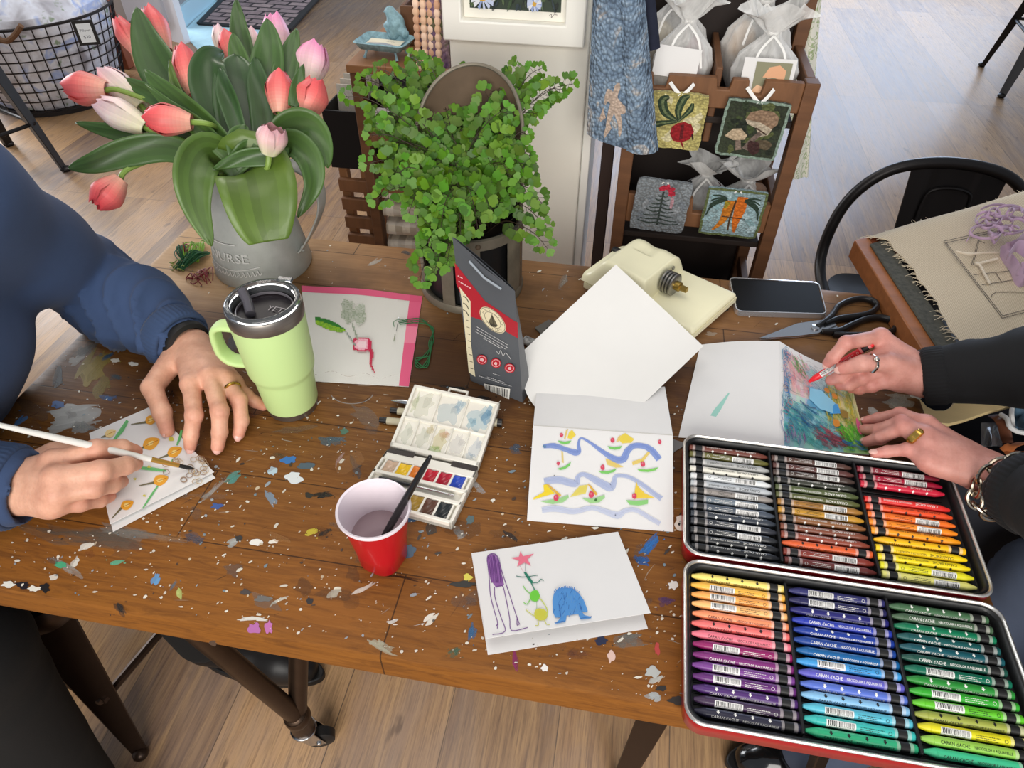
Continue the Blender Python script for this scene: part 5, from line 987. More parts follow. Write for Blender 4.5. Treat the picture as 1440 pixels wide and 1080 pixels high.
for i in range(15):
    cx, cy = R7.uniform(760, 980), R7.uniform(230, 400); a0 = R7.uniform(0, 6.3); rx, ry = R7.uniform(40, 110), R7.uniform(25, 60)
    ribbon([Q(cx+rx*math.cos(a0+k*.9)*(1-.06*k), cy+ry*math.sin(a0+k*.9)*(1-.06*k), .011+.018*R7.random()+.01) for k in range(7)], R7.uniform(.004, .006))
ribbon([Q(665, 408, .011), Q(700, 350, .014), Q(770, 290, .02), Q(850, 300, .022), Q(870, 350, .02), Q(830, 420, .016), Q(810, 400, .018)], .005)
for L in ([(860, 475, .013), (930, 440, .03), (1000, 380, .036), (1060, 400, .03)], [(870, 480, .013), (940, 560, .02), (980, 660, .014), (1040, 600, .02)], [(940, 590, .014), (990, 570, .03), (1060, 560, .03)], [(900, 500, .03), (960, 440, .04), (1030, 480, .034)]): ribbon([Q(*p) for p in L], .020, .002)
# ================================================================ background furniture and displays
wood = mat('dark_stained_wood', (106, 70, 44), .55, var=.28, vs=9, stretch=(1, 1, 6), bump=.15, bs=40)
wood2 = mat('brown_crate_wood', (122, 82, 52), .6, var=.25, vs=10, stretch=(5, 1, 1), bump=.2, bs=50)
# --- white picture frame on the pillar
FY = PYF-.028
g0, g1, g2 = PY(632, 46, FY), PY(822, 62, FY), PY(828, 0, FY)
x0, x1, z0 = -.346, -.098, 1.012; z1 = 1.40
pf = thing('picture_frame', 'white framed painting of daisies hanging on the white pillar', 'picture', ((x0+x1)/2, PYF-.01, z0))
wf = mat('white_frame', (244, 241, 232), .4)
def fbar(xa, xb, za, zb, y0_, y1_, nm, m_, par): return MB().box(((xa+xb)/2, (y0_+y1_)/2, (za+zb)/2), (xb-xa, abs(y1_-y0_), zb-za)).build(nm, m_, par, bevel=.0015)
FW = .034; z0 = 1.022
fm = MB(); yb, yf = PYF-.001, PYF-.031
oc = [(x0, z0), (x1, z0), (x1, z1), (x0, z1)]; ic = [(x0+FW, z0+FW), (x1-FW, z0+FW), (x1-FW, z1-FW), (x0+FW, z1-FW)]
vs = [V((x, y, z)) for L, y in ((oc, yb), (oc, yf), (ic, yf), (ic, yb)) for x, z in L]
fm.add(vs, [(k*4+j, k*4+(j+1) % 4, ((k+1) % 4)*4+(j+1) % 4, ((k+1) % 4)*4+j) for k in range(4) for j in range(4)])
fm.build('frame', wf, pf, bevel=.003); fbar(x0+FW, x1-FW, z0+FW, z1-FW, PYF-.001, PYF-.012, 'mat_board', mat('mat_board', (240, 236, 224), .7), pf)
px0, px1, pz0, pz1 = x0+FW+.012, x1-FW-.010, z0+FW+.016, z1-FW-.02
mb = MB(); A = Art(lambda u, v, l: V((px0+(px1-px0)*u, PYF-.0125-l, pz0+(pz1-pz0)*v)), mb, 0, lift=.0003)
A.poly([(0, 0), (1, 0), (1, 1), (0, 1)], (44, 58, 44)); R8 = random.Random(3)
for i in range(420): A.blob(R8.uniform(.03, .97), R8.uniform(.01, .98), R8.uniform(.01, .05), R8.uniform(.006, .02), R8.choice([(34, 44, 40), (60, 84, 50), (90, 110, 70), (44, 58, 70), (30, 36, 34), (110, 126, 100)]), .7, R8.uniform(0, 3), .3, 8, R8)
for fx, fz_, s_ in ((.16, .07, .13), (.72, .05, .08), (.52, .16, .07), (.92, .17, .07), (.35, .3, .12), (.7, .4, .12), (.2, .55, .13), (.6, .7, .12), (.85, .6, .1), (.4, .85, .1)):
    for k in range(13): a = 2*PI*k/13; A.stroke([(fx+s_*.25*math.cos(a), fz_+s_*.14*math.sin(a)), (fx+s_*math.cos(a), fz_+s_*.5*math.sin(a))], [.014, .028], R8.choice([(196, 206, 232), (226, 228, 236), (150, 166, 210)]), .95, 0)
    A.blob(fx, fz_, s_*.3, s_*.16, (206, 160, 60), 1)
mb.build('painting', [art_mat('oil_paint', .5)], pf)
m_ = MB(); Art(lambda u, v, l: V((px1-.02+u, PYF-.0125-l, pz0-.009+v)), m_, 0, lift=.0003).stroke([(0, .003), (.004, .006), (.004, 0), (.008, .005), (.014, .005)], .0008, (110, 100, 96)); m_.build('signature', [art_mat('oil_paint', .5)], pf)

# --- left shelf unit
SY = 1.36; stx0 = PY(489, 90, SY).x; stz = PY(489, 90, SY).z; sx1 = -.36; SD = .27
sh = thing('shelf_unit', 'dark wooden shelf stand between the tulips and the white pillar', 'shelf', ((stx0+sx1)/2, SY+SD/2, 0))
def sbox(x0_, x1_, y0_, y1_, z0_, z1_, nm, m_, par, bev=.002): return MB().box(((x0_+x1_)/2, (y0_+y1_)/2, (z0_+z1_)/2), (x1_-x0_, y1_-y0_, z1_-z0_)).build(nm, m_, par, bevel=bev)
for y in (SY, SY+SD-.03): sbox(stx0, stx0+.022, y, y+.03, 0, stz-.016, 'post', wood, sh); sbox(sx1-.022, sx1, y, y+.03, 0, stz-.016, 'post', wood, sh)
sbox(stx0-.004, sx1, SY-.004, SY+SD, stz-.016, stz, 'top_board', mat('honey_wood', (150, 104, 66), .5, var=.2, vs=8, stretch=(1, 6, 1)), sh)
zs = [stz-.145, stz-.262, .12]
for z in zs: sbox(stx0+.003, sx1-.003, SY+.003, SY+SD, z-.014, z, 'shelf_board', wood2, sh)
sbox(stx0+.002, sx1-.002, SY+SD-.008, SY+SD, .1, stz-.016, 'back_board', mat('very_dark_wood', (40, 30, 26), .7), sh)
def free(nm, mb, m_, lab_, cat, group=None, bev=0, **k): return tag(mb.build(nm, m_, bevel=bev, **k), lab_, cat, group)
tz = stz
free('black_box', MB().box(((stx0+sx1)/2+.01, SY+.15, zs[0]+.055), (.125, .19, .108)), mat('black_card_box', (34, 35, 40), .6), 'matte black box in the top opening of the wooden shelf stand', 'box', bev=.003)
c_ = PY(542, 150, SY+.02); mb = MB().box((c_.x, SY+.032, zs[0]+.024), (.075, .003, .048), Matrix.Rotation(-.12, 3, 'X'))
A = Art(lambda u, v, l: V((c_.x-.0375+u*.075, SY+.0295-l+(v-.5)*.006, zs[0]+.001+v*.046)), mb, 1)
for i in range(40): A.stroke([(R8.uniform(.05, .95), R8.uniform(.05, .95)) for _ in range(2)], .012, R8.choice([(200, 200, 198), (170, 180, 170), (214, 214, 212)]), .7, 0)
free('folded_card', mb, [paper, artm], 'white patterned card in front of the matte black box on the shelf stand', 'card')
mb = MB(); plaid = None
def plaid_mat():
    t = NT('plaid_cloth'); w1 = t.n('TexWave', Vector=t.obj(), Scale=9.0, Distortion=.3).outputs[1]; w2 = t.n('TexWave', {'bands_direction': 'Z'}, Vector=t.obj(), Scale=11.0, Distortion=.3).outputs[1]
    c = t.mix(t.ramp(w1, [(.4, 0.0), (.6, .8)]), (226, 216, 196), (170, 156, 136)); c = t.mix(t.ramp(w2, [(.45, 0.0), (.6, .6)]), c, (206, 196, 184)); c = t.mix(t.ramp(t.noise(t.obj(), 60, 3), [(.5, 0.0), (.7, .4)]), c, (150, 136, 120)); t.bsdf(Base_Color=c, Roughness=.9); return t.m
pmt = plaid_mat()
for i, (z0_, th, tone) in enumerate(((0, .045, 'lowest'), (.047, .046, 'second from the bottom'), (.095, .044, 'second from the top'), (.141, .040, 'topmost'))):
    X0, X1 = stx0+.028+.003*(i % 2), sx1-.026-.002*i; zz = .497+z0_
    def fc(u, v): a = u*2*PI; return V((0, 0, 0))
    mb = MB(); n = 20; prof = [(SY+.008+.1+.102*math.copysign(abs(math.cos(2*PI*k/n))**.5, math.cos(2*PI*k/n)), zz+th/2+th/2*math.copysign(abs(math.sin(2*PI*k/n))**.6, math.sin(2*PI*k/n))) for k in range(n)]
    for X in np.linspace(X0, X1, 8): pass
    xs = list(np.linspace(X0, X1, 8)); vs = [V((x, y+.002*math.sin(x*60+k), z)) for x in xs for k, (y, z) in enumerate(prof)]; mb.add(vs, [(a*n+k, a*n+(k+1) % n, (a+1)*n+(k+1) % n, (a+1)*n+k) for a in range(7) for k in range(n)]+[tuple(range(n))[::-1], tuple(7*n+k for k in range(n))])
    free('folded_cloth', mb, pmt, f'folded cream plaid cloth, {tone} of the stack on the shelf stand', 'cloth', 'folded plaid cloths on the shelf stand')
sbox(stx0+.02, sx1, SY+.004, SY+SD-.01, .482, .4955, 'shelf_board', wood2, sh)
# objects on the shelf top
dz = tz; dc = P(524, 66, tz+.02); dc = V((max(dc.x, stx0+.06), max(dc.y, SY+.06), tz)); dT = Matrix.Translation(dc)@Matrix.Rotation(-.12, 4, 'Z')
dish = thing('card_holder_dish', 'pale blue iron dish with a bird on its edge, on the shelf stand', 'dish', dc); pb = mat('chippy_blue_iron', (158, 196, 206), .6, .1, col2=(120, 150, 158), vs=90, bump=.3, bs=200)
mb = MB()
def dl(s_, z): return [dT@V((x*s_, y*s_, z)) for x, y in rr(-.052, .052, -.036, .036, .012, 5)]
rings(mb, [dl(.62, .016), dl(.86, .018), dl(1.0, .029), dl(1.06, .031), dl(1.0, .033), dl(.84, .0225), dl(.6, .020)], 0, True, True)
mb.build('tray', pb, dish, sharp=60)
for sx in (-.03, .03):
    for sy in (-.02, .02): MB().tube([dT@V((sx, sy, .018)), dT@V((sx*1.1, sy*1.15, .008)), dT@V((sx*1.18, sy*1.25, .001))], [.003, .0022, .0034], 8).build('foot', pb, dish)
s_ = SDF(np.array(dc)+np.array((-.06, -.02, .02)), np.array(dc)+np.array((.08, .09, .13)), .0016)
W3 = lambda x, y, z: tuple(dT@V((x*.74, .012+y*.74, .008+z*.74)))
s_.cap(W3(.006, .034, .030), W3(.012, .038, .062), .012, .015, .008); s_.cap(W3(.012, .038, .062), W3(.004, .036, .084), .015, .009, .01); s_.ball(W3(.000, .034, .088), .0095, .006); s_.cap(W3(-.008, .032, .088), W3(-.017, .030, .086), .003, .001, .003); s_.cap(W3(.020, .042, .06), W3(.036, .046, .04), .008, .004, .008); s_.cap(W3(.022, .034, .045), W3(.040, .03, .036), .007, .009, .006); s_.cap(W3(-.004, .036, .032), W3(-.012, .036, .05), .006, .008, .006)
v_, f_ = s_.mesh(); v_ = relax(v_, f_, 2); np_obj('bird', [(v_, f_, None)], pb, dish)
mb = MB().box(dT@V((0, -.004, .0245)), (.072, .042, .0008), (dT.to_3x3()@Matrix.Rotation(.06, 3, 'X')))
A = Art(lambda u, v, l: dT@V((u, v-.004, .0252+l+.06*v)), mb, 1); A.poly([(-.034, -.019), (.034, -.019), (.034, -.008), (0, .002), (-.034, -.004)], (150, 156, 166)); A.poly([(0, -.019), (.034, -.019), (.034, -.01)], (52, 50, 62)); A.poly([(-.034, -.004), (0, .002), (.034, -.008), (.034, .002), (-.034, .004)], (226, 214, 190)); fine_print(A, .002, .009, .018, .0016, (90, 84, 70)); fine_print(A, .004, .013, .012, .0014, (120, 112, 96))
free('business_card', mb, [mat('cream_card', (232, 224, 200), .6), artm], 'cream picture card lying in the pale blue iron dish', 'card')
bx0, bx1, by = stx0+.075, sx1+.02, SY+.13; bx = thing('wooden_box', 'dark brown open wooden box behind the blue dish on the shelf stand', 'box', ((bx0+bx1)/2, by+.06, tz))
for nm, a in (('front_panel', (bx0, bx1, by, by+.008, tz, tz+.075)), ('back_panel', (bx0, bx1, by+.11, by+.118, tz, tz+.075)), ('side_panel', (bx0, bx0+.008, by+.008, by+.11, tz, tz+.075)), ('side_panel', (bx1-.008, bx1, by+.008, by+.11, tz, tz+.075)), ('bottom_panel', (bx0+.008, bx1-.008, by+.008, by+.11, tz, tz+.006))): sbox(*a, nm, wood, bx)
for i in range(4): free('print_card', MB().box((bx0+.10+.004*i, by+.035+.014*i, tz+.072+.003*i), (.11, .0015, .13), Matrix.Rotation(-.12, 3, 'X')), paper, f'white print standing in the dark wooden box, {["front one", "second from the front", "third from the front", "rearmost"][i]} of four', 'print', 'prints in the dark wooden box')
# hooked hanging with pink braid rows and purple flowers
def loops_mat(nm, stops, sc=5, bsc=130, extra=None):
    t = NT(nm); n1 = t.noise(t.obj(), sc, 3, .5, .6); c = t.ramp(n1, stops); vo = t.n('TexVoronoi', Vector=t.obj(), Scale=float(bsc)); h = vo.outputs['Distance']
    c = t.mix(1.0, c, t.ramp(h, [(0, (255, 255, 255)), (.8, (196, 196, 196))]), 'MULTIPLY'); c = t.mix(.18, c, vo.outputs['Color']) if False else c
    b = t.bsdf(Base_Color=c, Roughness=.9); b.inputs['Sheen Weight'].default_value = .2; t.put(b.inputs['Normal'], t.bump(t.math('SUBTRACT', 1.0, h), .9, .004)); return t.m
hk = thing('hooked_hanging', 'hooked wool hanging with peach braid rows and purple flowers, left of the white pillar', 'rug', (-.40, 1.30, .9))
hx0, hx1, hy = PY(588, 90, 1.325).x, XL-.004, 1.325
def hang(u, v): x = hx0+.02*v*.6+(hx1-hx0-.012*v)*u; return V((x, hy+.006*math.sin(u*9)+.0, .955+.40*v))
MB().slab(hang, 14, 20, .014).build('wool_backing', loops_mat('purple_loops', [(.3, (58, 34, 62)), (.42, (112, 80, 122)), (.52, (170, 140, 150)), (.6, (96, 104, 52)), (.7, (128, 90, 134))], 26, 150), hk)
mb = MB()
for r_ in range(4):
    for j in range(30): z = .958+j*.0135; x = hx0+.004+r_*.013+.012*(z-.955)/.4; mb.ball((x, hy-.009, z), (.0066, .006, .0085), 8, 5, col=lin((R8.choice([(232, 196, 168), (222, 182, 150), (240, 208, 184), (206, 160, 130)]))))
mb.build('braid_rows', mat('peach_wool', vcol=True, rough=.9), hk)['kind'] = 'stuff'
# black bin with prints and slatted crate at the foot of the shelf
bn = thing('black_bin', 'black metal bin holding upright prints, left of the shelf stand', 'bin', (stx0-.10, SY+.14, .6))
e = MB(); b0_, b1_ = V((stx0-.088, SY+.03, .70)), V((stx0-.006, SY+.26, .83))
for a in ((b0_.x, b1_.x, SY+.03, SY+.034, .70, .83), (b0_.x, b1_.x, SY+.256, SY+.26, .70, .83), (b0_.x, b0_.x+.004, SY+.034, SY+.256, .70, .83), (b1_.x-.004, b1_.x, SY+.034, SY+.256, .70, .83), (b0_.x+.004, b1_.x-.004, SY+.034, SY+.256, .70, .704)): sbox(*a, 'bin_panel', mat('black_metal', (26, 24, 25), .45, .3), bn, .001)
for i in range(5): free('art_print', MB().box((b0_.x+.041, SY+.10+.024*i, .782), (.064, .003, .15+.006*i), Matrix.Rotation(-.12, 3, 'X')), mat('print_edges', (206, 198, 184), .7, var=.1, vs=120), f'cream-edged print standing in the black bin, {ORD[i]} from the front', 'print', 'prints in the black bin')
cr = thing('slatted_crate', 'brown slatted wooden crate under the black bin beside the shelf stand', 'crate', (stx0-.09, SY+.13, 0))
for k in range(14): sbox(stx0-.075, stx0-.004, SY+.02, SY+.034, .03+k*.0475, .03+k*.0475+.030, 'slat', wood2, cr); sbox(stx0-.075, stx0-.004, SY+.25, SY+.264, .03+k*.0475, .03+k*.0475+.03, 'slat', wood2, cr)
for x in (stx0-.075, stx0-.024):
    for y in (SY+.034, SY+.23): sbox(x, x+.02, y, y+.02, 0, .698, 'post', mat('honey_wood', (150, 104, 66)), cr)

# --- display crate with hooked mug rugs and kit bags
CY = 1.25; CX0, CX1 = PY(863, 300, CY).x, PY(1106, 250, CY).x+.012; CZ = PY(1143, 118, CY).z
ds = thing('display_rack', 'dark wooden tiered display rack of craft kits behind the table, right of the pillar', 'rack', ((CX0+CX1)/2, CY+.15, 0))
for x in (CX0, CX1-.024): sbox(x, x+.024, CY, CY+.03, 0, CZ, 'post', wood, ds); sbox(x, x+.024, CY+.20, CY+.23, 0, CZ+.16, 'post', wood, ds); sbox(x+.004, x+.020, CY+.03, CY+.20, CZ-.03, CZ, 'side_rail', wood, ds); sbox(x+.004, x+.020, CY+.03, CY+.20, CZ-.26, CZ-.23, 'side_rail', wood, ds); sbox(x+.004, x+.020, CY+.03, CY+.20, CZ-.49, CZ-.46, 'side_rail', wood, ds)
def notch(z0_, z1_, spans):
    pts = [(CX0+.024, z0_), (CX1-.024, z0_), (CX1-.024, z1_)]; W = CX1-CX0-.048
    for a, b, d in sorted(spans, reverse=True): pts += [(CX0+.024+W*b, z1_), (CX0+.024+W*(b-.012), z1_-d), (CX0+.024+W*(a+.012), z1_-d), (CX0+.024+W*a, z1_)]
    pts.append((CX0+.024, z1_)); return MB().prism([(x, CY+.002, z) for x, z in pts], (0, .016, 0))
tiers = [(CZ-.052, CZ-.002), (CZ-.285, CZ-.225), (CZ-.50, CZ-.435)]
for (a, b), sp in zip(tiers, ([(.06, .16, .022), (.46, .56, .018), (.66, .76, .024)], [(.13, .24, .028), (.46, .56, .03), (.64, .74, .034), (.82, .9, .02)], [(.12, .26, .034), (.42, .56, .03), (.70, .84, .034)])): notch(a, b, sp).build('front_board', wood2, ds, bevel=.002)
for z in (CZ-.073, CZ-.315, CZ-.54): sbox(CX0+.024, CX1-.024, CY+.018, CY+.225, z-.012, z, 'shelf_board', mat('very_dark_wood', (40, 30, 26)), ds)
sbox(CX0+.024, CX1-.024, CY+.222, CY+.23, .2, CZ+.14, 'back_board', mat('very_dark_wood', (40, 30, 26)), ds); sbox(CX0, CX1, CY+.205, CY+.232, CZ+.12, CZ+.17, 'top_rail', wood2, ds)
mx = PY(1008, 100, CY+.06).x; sbox(mx-.006, mx+.006, CY+.02, CY+.215, CZ-.12, CZ+.01, 'divider', wood, ds)
for i, x in enumerate((mx-.035, mx+.012)): free('price_card', MB().box((x+.01, CY+.203, CZ+.145), (.036, .0015, .03)), paper, f'small white blank card on the top rail of the display rack, {["left", "right"][i]} one', 'card', 'small cards on the rack top rail')
# mug rugs
def yarn(nm, c): return loops_mat(nm, [(.35, tuple(int(i*.86) for i in c)), (.65, c)], 30, 210)
def mugrug(nm_, x0_, y0_, x1_, y1_, bg_, rim, lab_, draw, ztop, rot=0.0):
    Y_ = CY-.010; ym, xm = (y0_+y1_)/2, (x0_+x1_)/2; a, b, t_, b_ = PY(x0_, ym, Y_), PY(x1_, ym, Y_), PY(xm, y0_, Y_), PY(xm, y1_, Y_); cx, cz = (a.x+b.x)/2, (t_.z+b_.z)/2; W, H = abs(b.x-a.x)/2, abs(t_.z-b_.z)/2
    o = thing('hanging_mug_rug', lab_, 'mug rug', (cx, Y_, cz), 'hooked mug rugs on the display rack'); cr_, sr = math.cos(rot), math.sin(rot)
    f = lambda u, v, l=0: V((cx+(u*W)*cr_-(v*H)*sr, Y_-.0062-l, cz+(u*W)*sr+(v*H)*cr_))
    mb = MB(); n = 48
    edge = []
    for k in range(n):
        a_ = 2*PI*k/n; c__, s__ = math.cos(a_), math.sin(a_); m_ = max(abs(c__), abs(s__)); q_ = 1/m_; q_ = min(q_, 1.375); w_ = 1+R8.uniform(-.02, .02); edge.append((c__*q_*w_, s__*q_*w_))
    fr_ = [f(u, v) for u, v in edge]; bk2 = [p+V((0, .008, 0)) for p in fr_]; mb.add(fr_+bk2, [tuple(range(n)), tuple(range(2*n-1, n-1, -1))]+[(k, n+k, n+(k+1) % n, (k+1) % n) for k in range(n)])
    A = Art(lambda u, v, l: f(u, v, l), mb, 1, step=1.5e-5, lift=2e-4)
    if rim: A.stroke([(u*.97, v*.97) for u, v in edge+edge[:1]], .09, rim, 1, 0)
    draw(A); mb.build('hooked_pile', [yarn(nm_, bg_), woolart], o, sharp=60)
    m_ = MB(); t0, t1 = f(-.30, .98), f(.30, .98); tp = [V((cx-W*.42, CY-.002, ztop)), f(-.05, .95), f(.05, .95), V((cx+W*.42, CY-.002, ztop))]
    strip(m_, [tp[0], tp[0].lerp(tp[1], .5)-V((0, .003, 0)), tp[1]], .006, .0008, n=6, side=V((1, 0, .6))); m_.build('ribbon', mat('white_ribbon', (236, 234, 230), .5), o); m_ = MB(); strip(m_, [tp[2], tp[2].lerp(tp[3], .5)-V((0, .003, 0)), tp[3]], .006, .0008, n=6, side=V((1, 0, -.6))); m_.build('ribbon', mat('white_ribbon', (236, 234, 230), .5), o)
def wa():
    t = NT('wool_motif'); a = t.n('Attribute', {'attribute_name': 'Col'}); vo = t.n('TexVoronoi', Vector=t.obj(), Scale=210.0).outputs['Distance']; c = t.mix(1.0, a.outputs['Color'], t.ramp(vo, [(0, (255, 255, 255)), (.8, (200, 200, 200))]), 'MULTIPLY'); b = t.bsdf(Base_Color=c, Roughness=.9); t.put(b.inputs['Normal'], t.bump(t.math('SUBTRACT', 1.0, vo), .8, .003)); return t.m
woolart = wa()
def d_radish(A):
    for i in range(14): A.blob(R8.uniform(-.8, .8), R8.uniform(-.8, .8), .2, .12, R8.choice([(226, 214, 140), (236, 226, 180), (196, 182, 90)]), 1, R8.uniform(0, 3), .3)
    DG, LG = (52, 72, 48), (110, 124, 84)
    for L, w_ in (([(.05, .0), (-.45, .3), (-.6, .7), (-.4, .85)], [.1, .3, .34, .1]), ([(.1, .05), (.0, .4), (.1, .8), (.3, .95)], [.1, .26, .3, .1]), ([(.05, 0), (.4, .45), (.45, .7)], [.06, .22, .1]), ([(0, .0), (-.5, -.1), (-.85, -.25), (-.75, -.6)], [.1, .2, .3, .1])): A.stroke(L, w_, DG, 1); A.stroke(L, [i*.3 for i in w_], LG, 1)
    A.poly([(.05, -.05), (.3, .02), (.55, -.05), (.7, -.3), (.6, -.6), (.3, -.75), (.0, -.7), (-.15, -.45), (-.12, -.2)], (166, 24, 34)); A.poly([(.2, -.1), (.3, -.05), (.34, -.6), (.22, -.65)], (110, 20, 28)); A.stroke([(.3, -.7), (.45, -.98)], [.08, .03], (150, 30, 40)); A.stroke([(.65, -.4), (.72, -.6)], .06, (60, 20, 24))
def d_mush(A):
    for i in range(26): A.blob(R8.uniform(-.8, .8), R8.uniform(-.85, .85), .16, .1, R8.choice([(48, 60, 38), (70, 84, 46), (36, 44, 32), (96, 104, 60)]), 1, R8.uniform(0, 3), .3)
    A.poly([(-.3, .35), (-.2, .62), (.1, .72), (.5, .72), (.72, .55), (.74, .3), (.6, .12), (.2, .25)], (164, 134, 108)); A.poly([(-.3, .35), (.2, .3), (.62, .12), (.55, -.1), (.3, -.2), (.1, .1), (-.2, .2)], (206, 190, 166)); A.stroke([(.3, -.05), (.1, -.35), (-.05, -.7)], [.16, .18, .22], (128, 110, 100)); A.stroke([(.1, .1), (.35, -.02), (.5, -.1)], .05, (90, 70, 56))
    A.poly([(-.82, -.3), (-.6, -.02), (-.35, .02), (-.1, -.2), (-.15, -.36), (-.5, -.42)], (212, 188, 156)); A.stroke([(-.35, -.4), (-.25, -.75)], [.16, .2], (150, 130, 116)); A.blob(.5, -.45, .28, .18, (106, 92, 70), 1, 0, .15); A.blob(.2, -.6, .2, .24, (70, 40, 38), .9, .4, .2)
def d_pine(A):
    for i in range(18): A.blob(R8.uniform(-.8, .8), R8.uniform(-.8, .8), .2, .12, R8.choice([(150, 158, 164), (134, 142, 150), (166, 172, 178)]), 1, R8.uniform(0, 3), .3)
    A.stroke([(0, .6), (0, -.75)], .07, (56, 66, 62))
    for i in range(8):
        y = .45-i*.155; w_ = .18+i*.085
        for s__ in (-1, 1): A.stroke([(0, y), (s__*w_*.5, y-.05), (s__*w_, y-.02+.05*math.sin(i*2))], [.06, .05, .03], (64, 78, 72))
    for x, y in ((-.05, .72), (.25, .7), (.1, .78), (.3, .55)): A.blob(x, y, .13, .1, (206, 40, 66), 1, .4, .25)
    A.blob(.38, .2, .07, .25, (206, 160, 170), .7)
def d_carrot(A):
    for i in range(22): A.blob(R8.uniform(-.8, .8), R8.uniform(-.8, .7), .2, .12, R8.choice([(166, 198, 206), (190, 216, 222), (150, 186, 192)]), 1, R8.uniform(0, 3), .3)
    for L, w_, c in (([(-.15, .55), (-.2, .1), (-.3, -.4), (-.55, -.8)], [.36, .34, .2, .06], (226, 136, 32)), ([(.2, .75), (.2, .2), (.16, -.4), (.2, -.8)], [.34, .38, .22, .06], (232, 120, 28)), ([(-.25, .5), (-.3, .2)], [.2, .1], (170, 150, 40))): A.stroke(L, w_, c, 1)
    A.stroke([(.0, .6), (-.05, -.2), (-.02, -.75)], .06, (90, 60, 30)); A.stroke([(-.35, -.15), (.45, -.18)], .04, (60, 50, 40))
    for s__ in (-1, 1):
        for k in range(5): A.stroke([(s__*.3, .6), (s__*(.55+.05*k), .72-.12*k), (s__*(.8+.02*k), .7-.22*k)], [.12, .08, .04], (44, 66, 52), 1)
mugrug('yellow_loops', 912, 129, 991, 207, (226, 212, 130), None, 'pale yellow hooked mug rug with a red radish', d_radish, CZ-.012, -.02)
mugrug('dark_green_loops', 1013, 140, 1102, 220, (56, 66, 42), (150, 172, 156), 'dark green hooked mug rug with brown mushrooms', d_mush, CZ-.012, -.05)
mugrug('grey_loops', 891, 252, 968, 323, (154, 162, 168), None, 'grey hooked mug rug with a pine tree and red bow', d_pine, CZ-.232, -.04)
mugrug('pale_blue_loops', 988, 265, 1073, 330, (176, 206, 212), (106, 118, 72), 'pale blue hooked mug rug with orange carrots', d_carrot, CZ-.232, -.02)
# organza kit bags
def organza():
    t = NT('white_organza'); n1 = t.noise(t.obj((1, 1, .3)), 60, 4, .6, .8); b = t.n('BsdfPrincipled', Base_Color=(244, 243, 240), Roughness=.5); tr = t.n('BsdfTransparent'); lw = t.n('LayerWeight', Blend=.45)
    f = t.math('ADD', t.math('MULTIPLY', lw.outputs['Facing'], .8), t.math('MULTIPLY', n1, .8), True); mx_ = t.n('MixShader', i0=f, i1=tr.outputs[0], i2=b.outputs[0]); t.t.links.new(mx_.outputs[0], t.out.inputs[0]); return t.m
orgm = organza()
def kitbag(px, py, Y_, w_, h_, lab_, wools, card, zb):
    c = PY(px, py, Y_); c.z = zb; o = thing('kit_bag', lab_, 'kit bag', c, 'organza kit bags in the display rack'); R = random.Random(int(px))
    ph = R.uniform(0, 6)
    def f(u, v):
        a = 2*PI*u; nk = .72
        if v < nk: t = v/nk; r_ = (math.sin(PI*min(1, .12+t*.62))**.5)*(1-.0*t) if t < .55 else lerpl([.95, .85, .5, .17], (t-.55)/.45)
        else: t = (v-nk)/(1-nk); r_ = .16+.80*t**.75+.16*math.sin(a*7+ph)*t
        pl_ = 1+.05*math.sin(a*9+ph)*min(1, v*2)*(1 if v < nk else 2); z = h_*v-(.12*h_*max(0, (v-.85))/.15*(.4+.6*math.sin(a*3+ph)) if v > .85 else 0); return c+V((math.cos(a)*w_/2*r_*pl_, math.sin(a)*.040*r_*pl_, z))
    mb = MB(); nu, nv = 44, 26; vs = [f(i/nu, j/nv) for i in range(nu) for j in range(nv+1)]; mb.add(vs, [(i*(nv+1)+j, ((i+1) % nu)*(nv+1)+j, ((i+1) % nu)*(nv+1)+j+1, i*(nv+1)+j+1) for i in range(nu) for j in range(nv)]); mb.build('organza_bag', orgm, o, sharp=0)
    k = c+V((0, 0, h_*.72)); m_ = MB(); m_.ring([(w_*.10, -.003), (w_*.11, 0), (w_*.10, .003), (w_*.09, 0)], 20, Matrix.Translation(k)@Matrix.Diagonal((1, .8, 1, 1)))
    for sx in (-1, 1): strip(m_, [k+V((0, -.02, 0)), k+V((sx*.02, -.040, -.02)), k+V((sx*.03, -.050, -.06))], .004, .0006, n=6, side=V((1, 0, 0)))
    m_.build('ribbon', mat('white_ribbon', (236, 234, 230)), o)
    for i, (cc_, dx, dz_, rx, rz) in enumerate(wools): MB().ball(c+V((dx, .0, dz_)), (rx, .022, rz), 16, 10).build('wool_bundle', mat('wool_%d_%d_%d' % cc_, cc_, .9, var=.25, vs=90, bump=.5, bs=150), o)
    if card: card(o, c)
def card_plain(o, c): MB().box(c+V((-.012, -.052, .085)), (.075, .001, .048), Matrix.Rotation(-.15, 3, 'X')@Matrix.Rotation(.08, 3, 'Y')).build('label_card', paper, o)
def card_mush(o, c):
    mb = MB().box(c+V((.0, -.052, .062)), (.085, .001, .075), Matrix.Rotation(-.1, 3, 'X')); A = Art(lambda u, v, l: c+V((u, -.0530-l+.1*v, .062+v)), mb, 1, lift=.001)
    A.poly([(-.022, -.032), (.036, -.032), (.036, .032), (-.022, .032)], (140, 138, 110)); A.poly([(-.008, .008), (0, .024), (.016, .028), (.028, .02), (.028, .004), (.012, .008)], (226, 170, 130)); A.poly([(-.002, .008), (.026, .004), (.018, -.008), (.008, -.002)], (236, 206, 180)); A.stroke([(.012, 0), (.006, -.028)], .007, (180, 150, 130)); A.poly([(-.022, -.014), (-.014, -.004), (-.002, -.008), (-.002, -.02), (-.02, -.022)], (232, 188, 150))
    mb.build('label_card', [paper, artm], o)
zb0 = CZ-.072
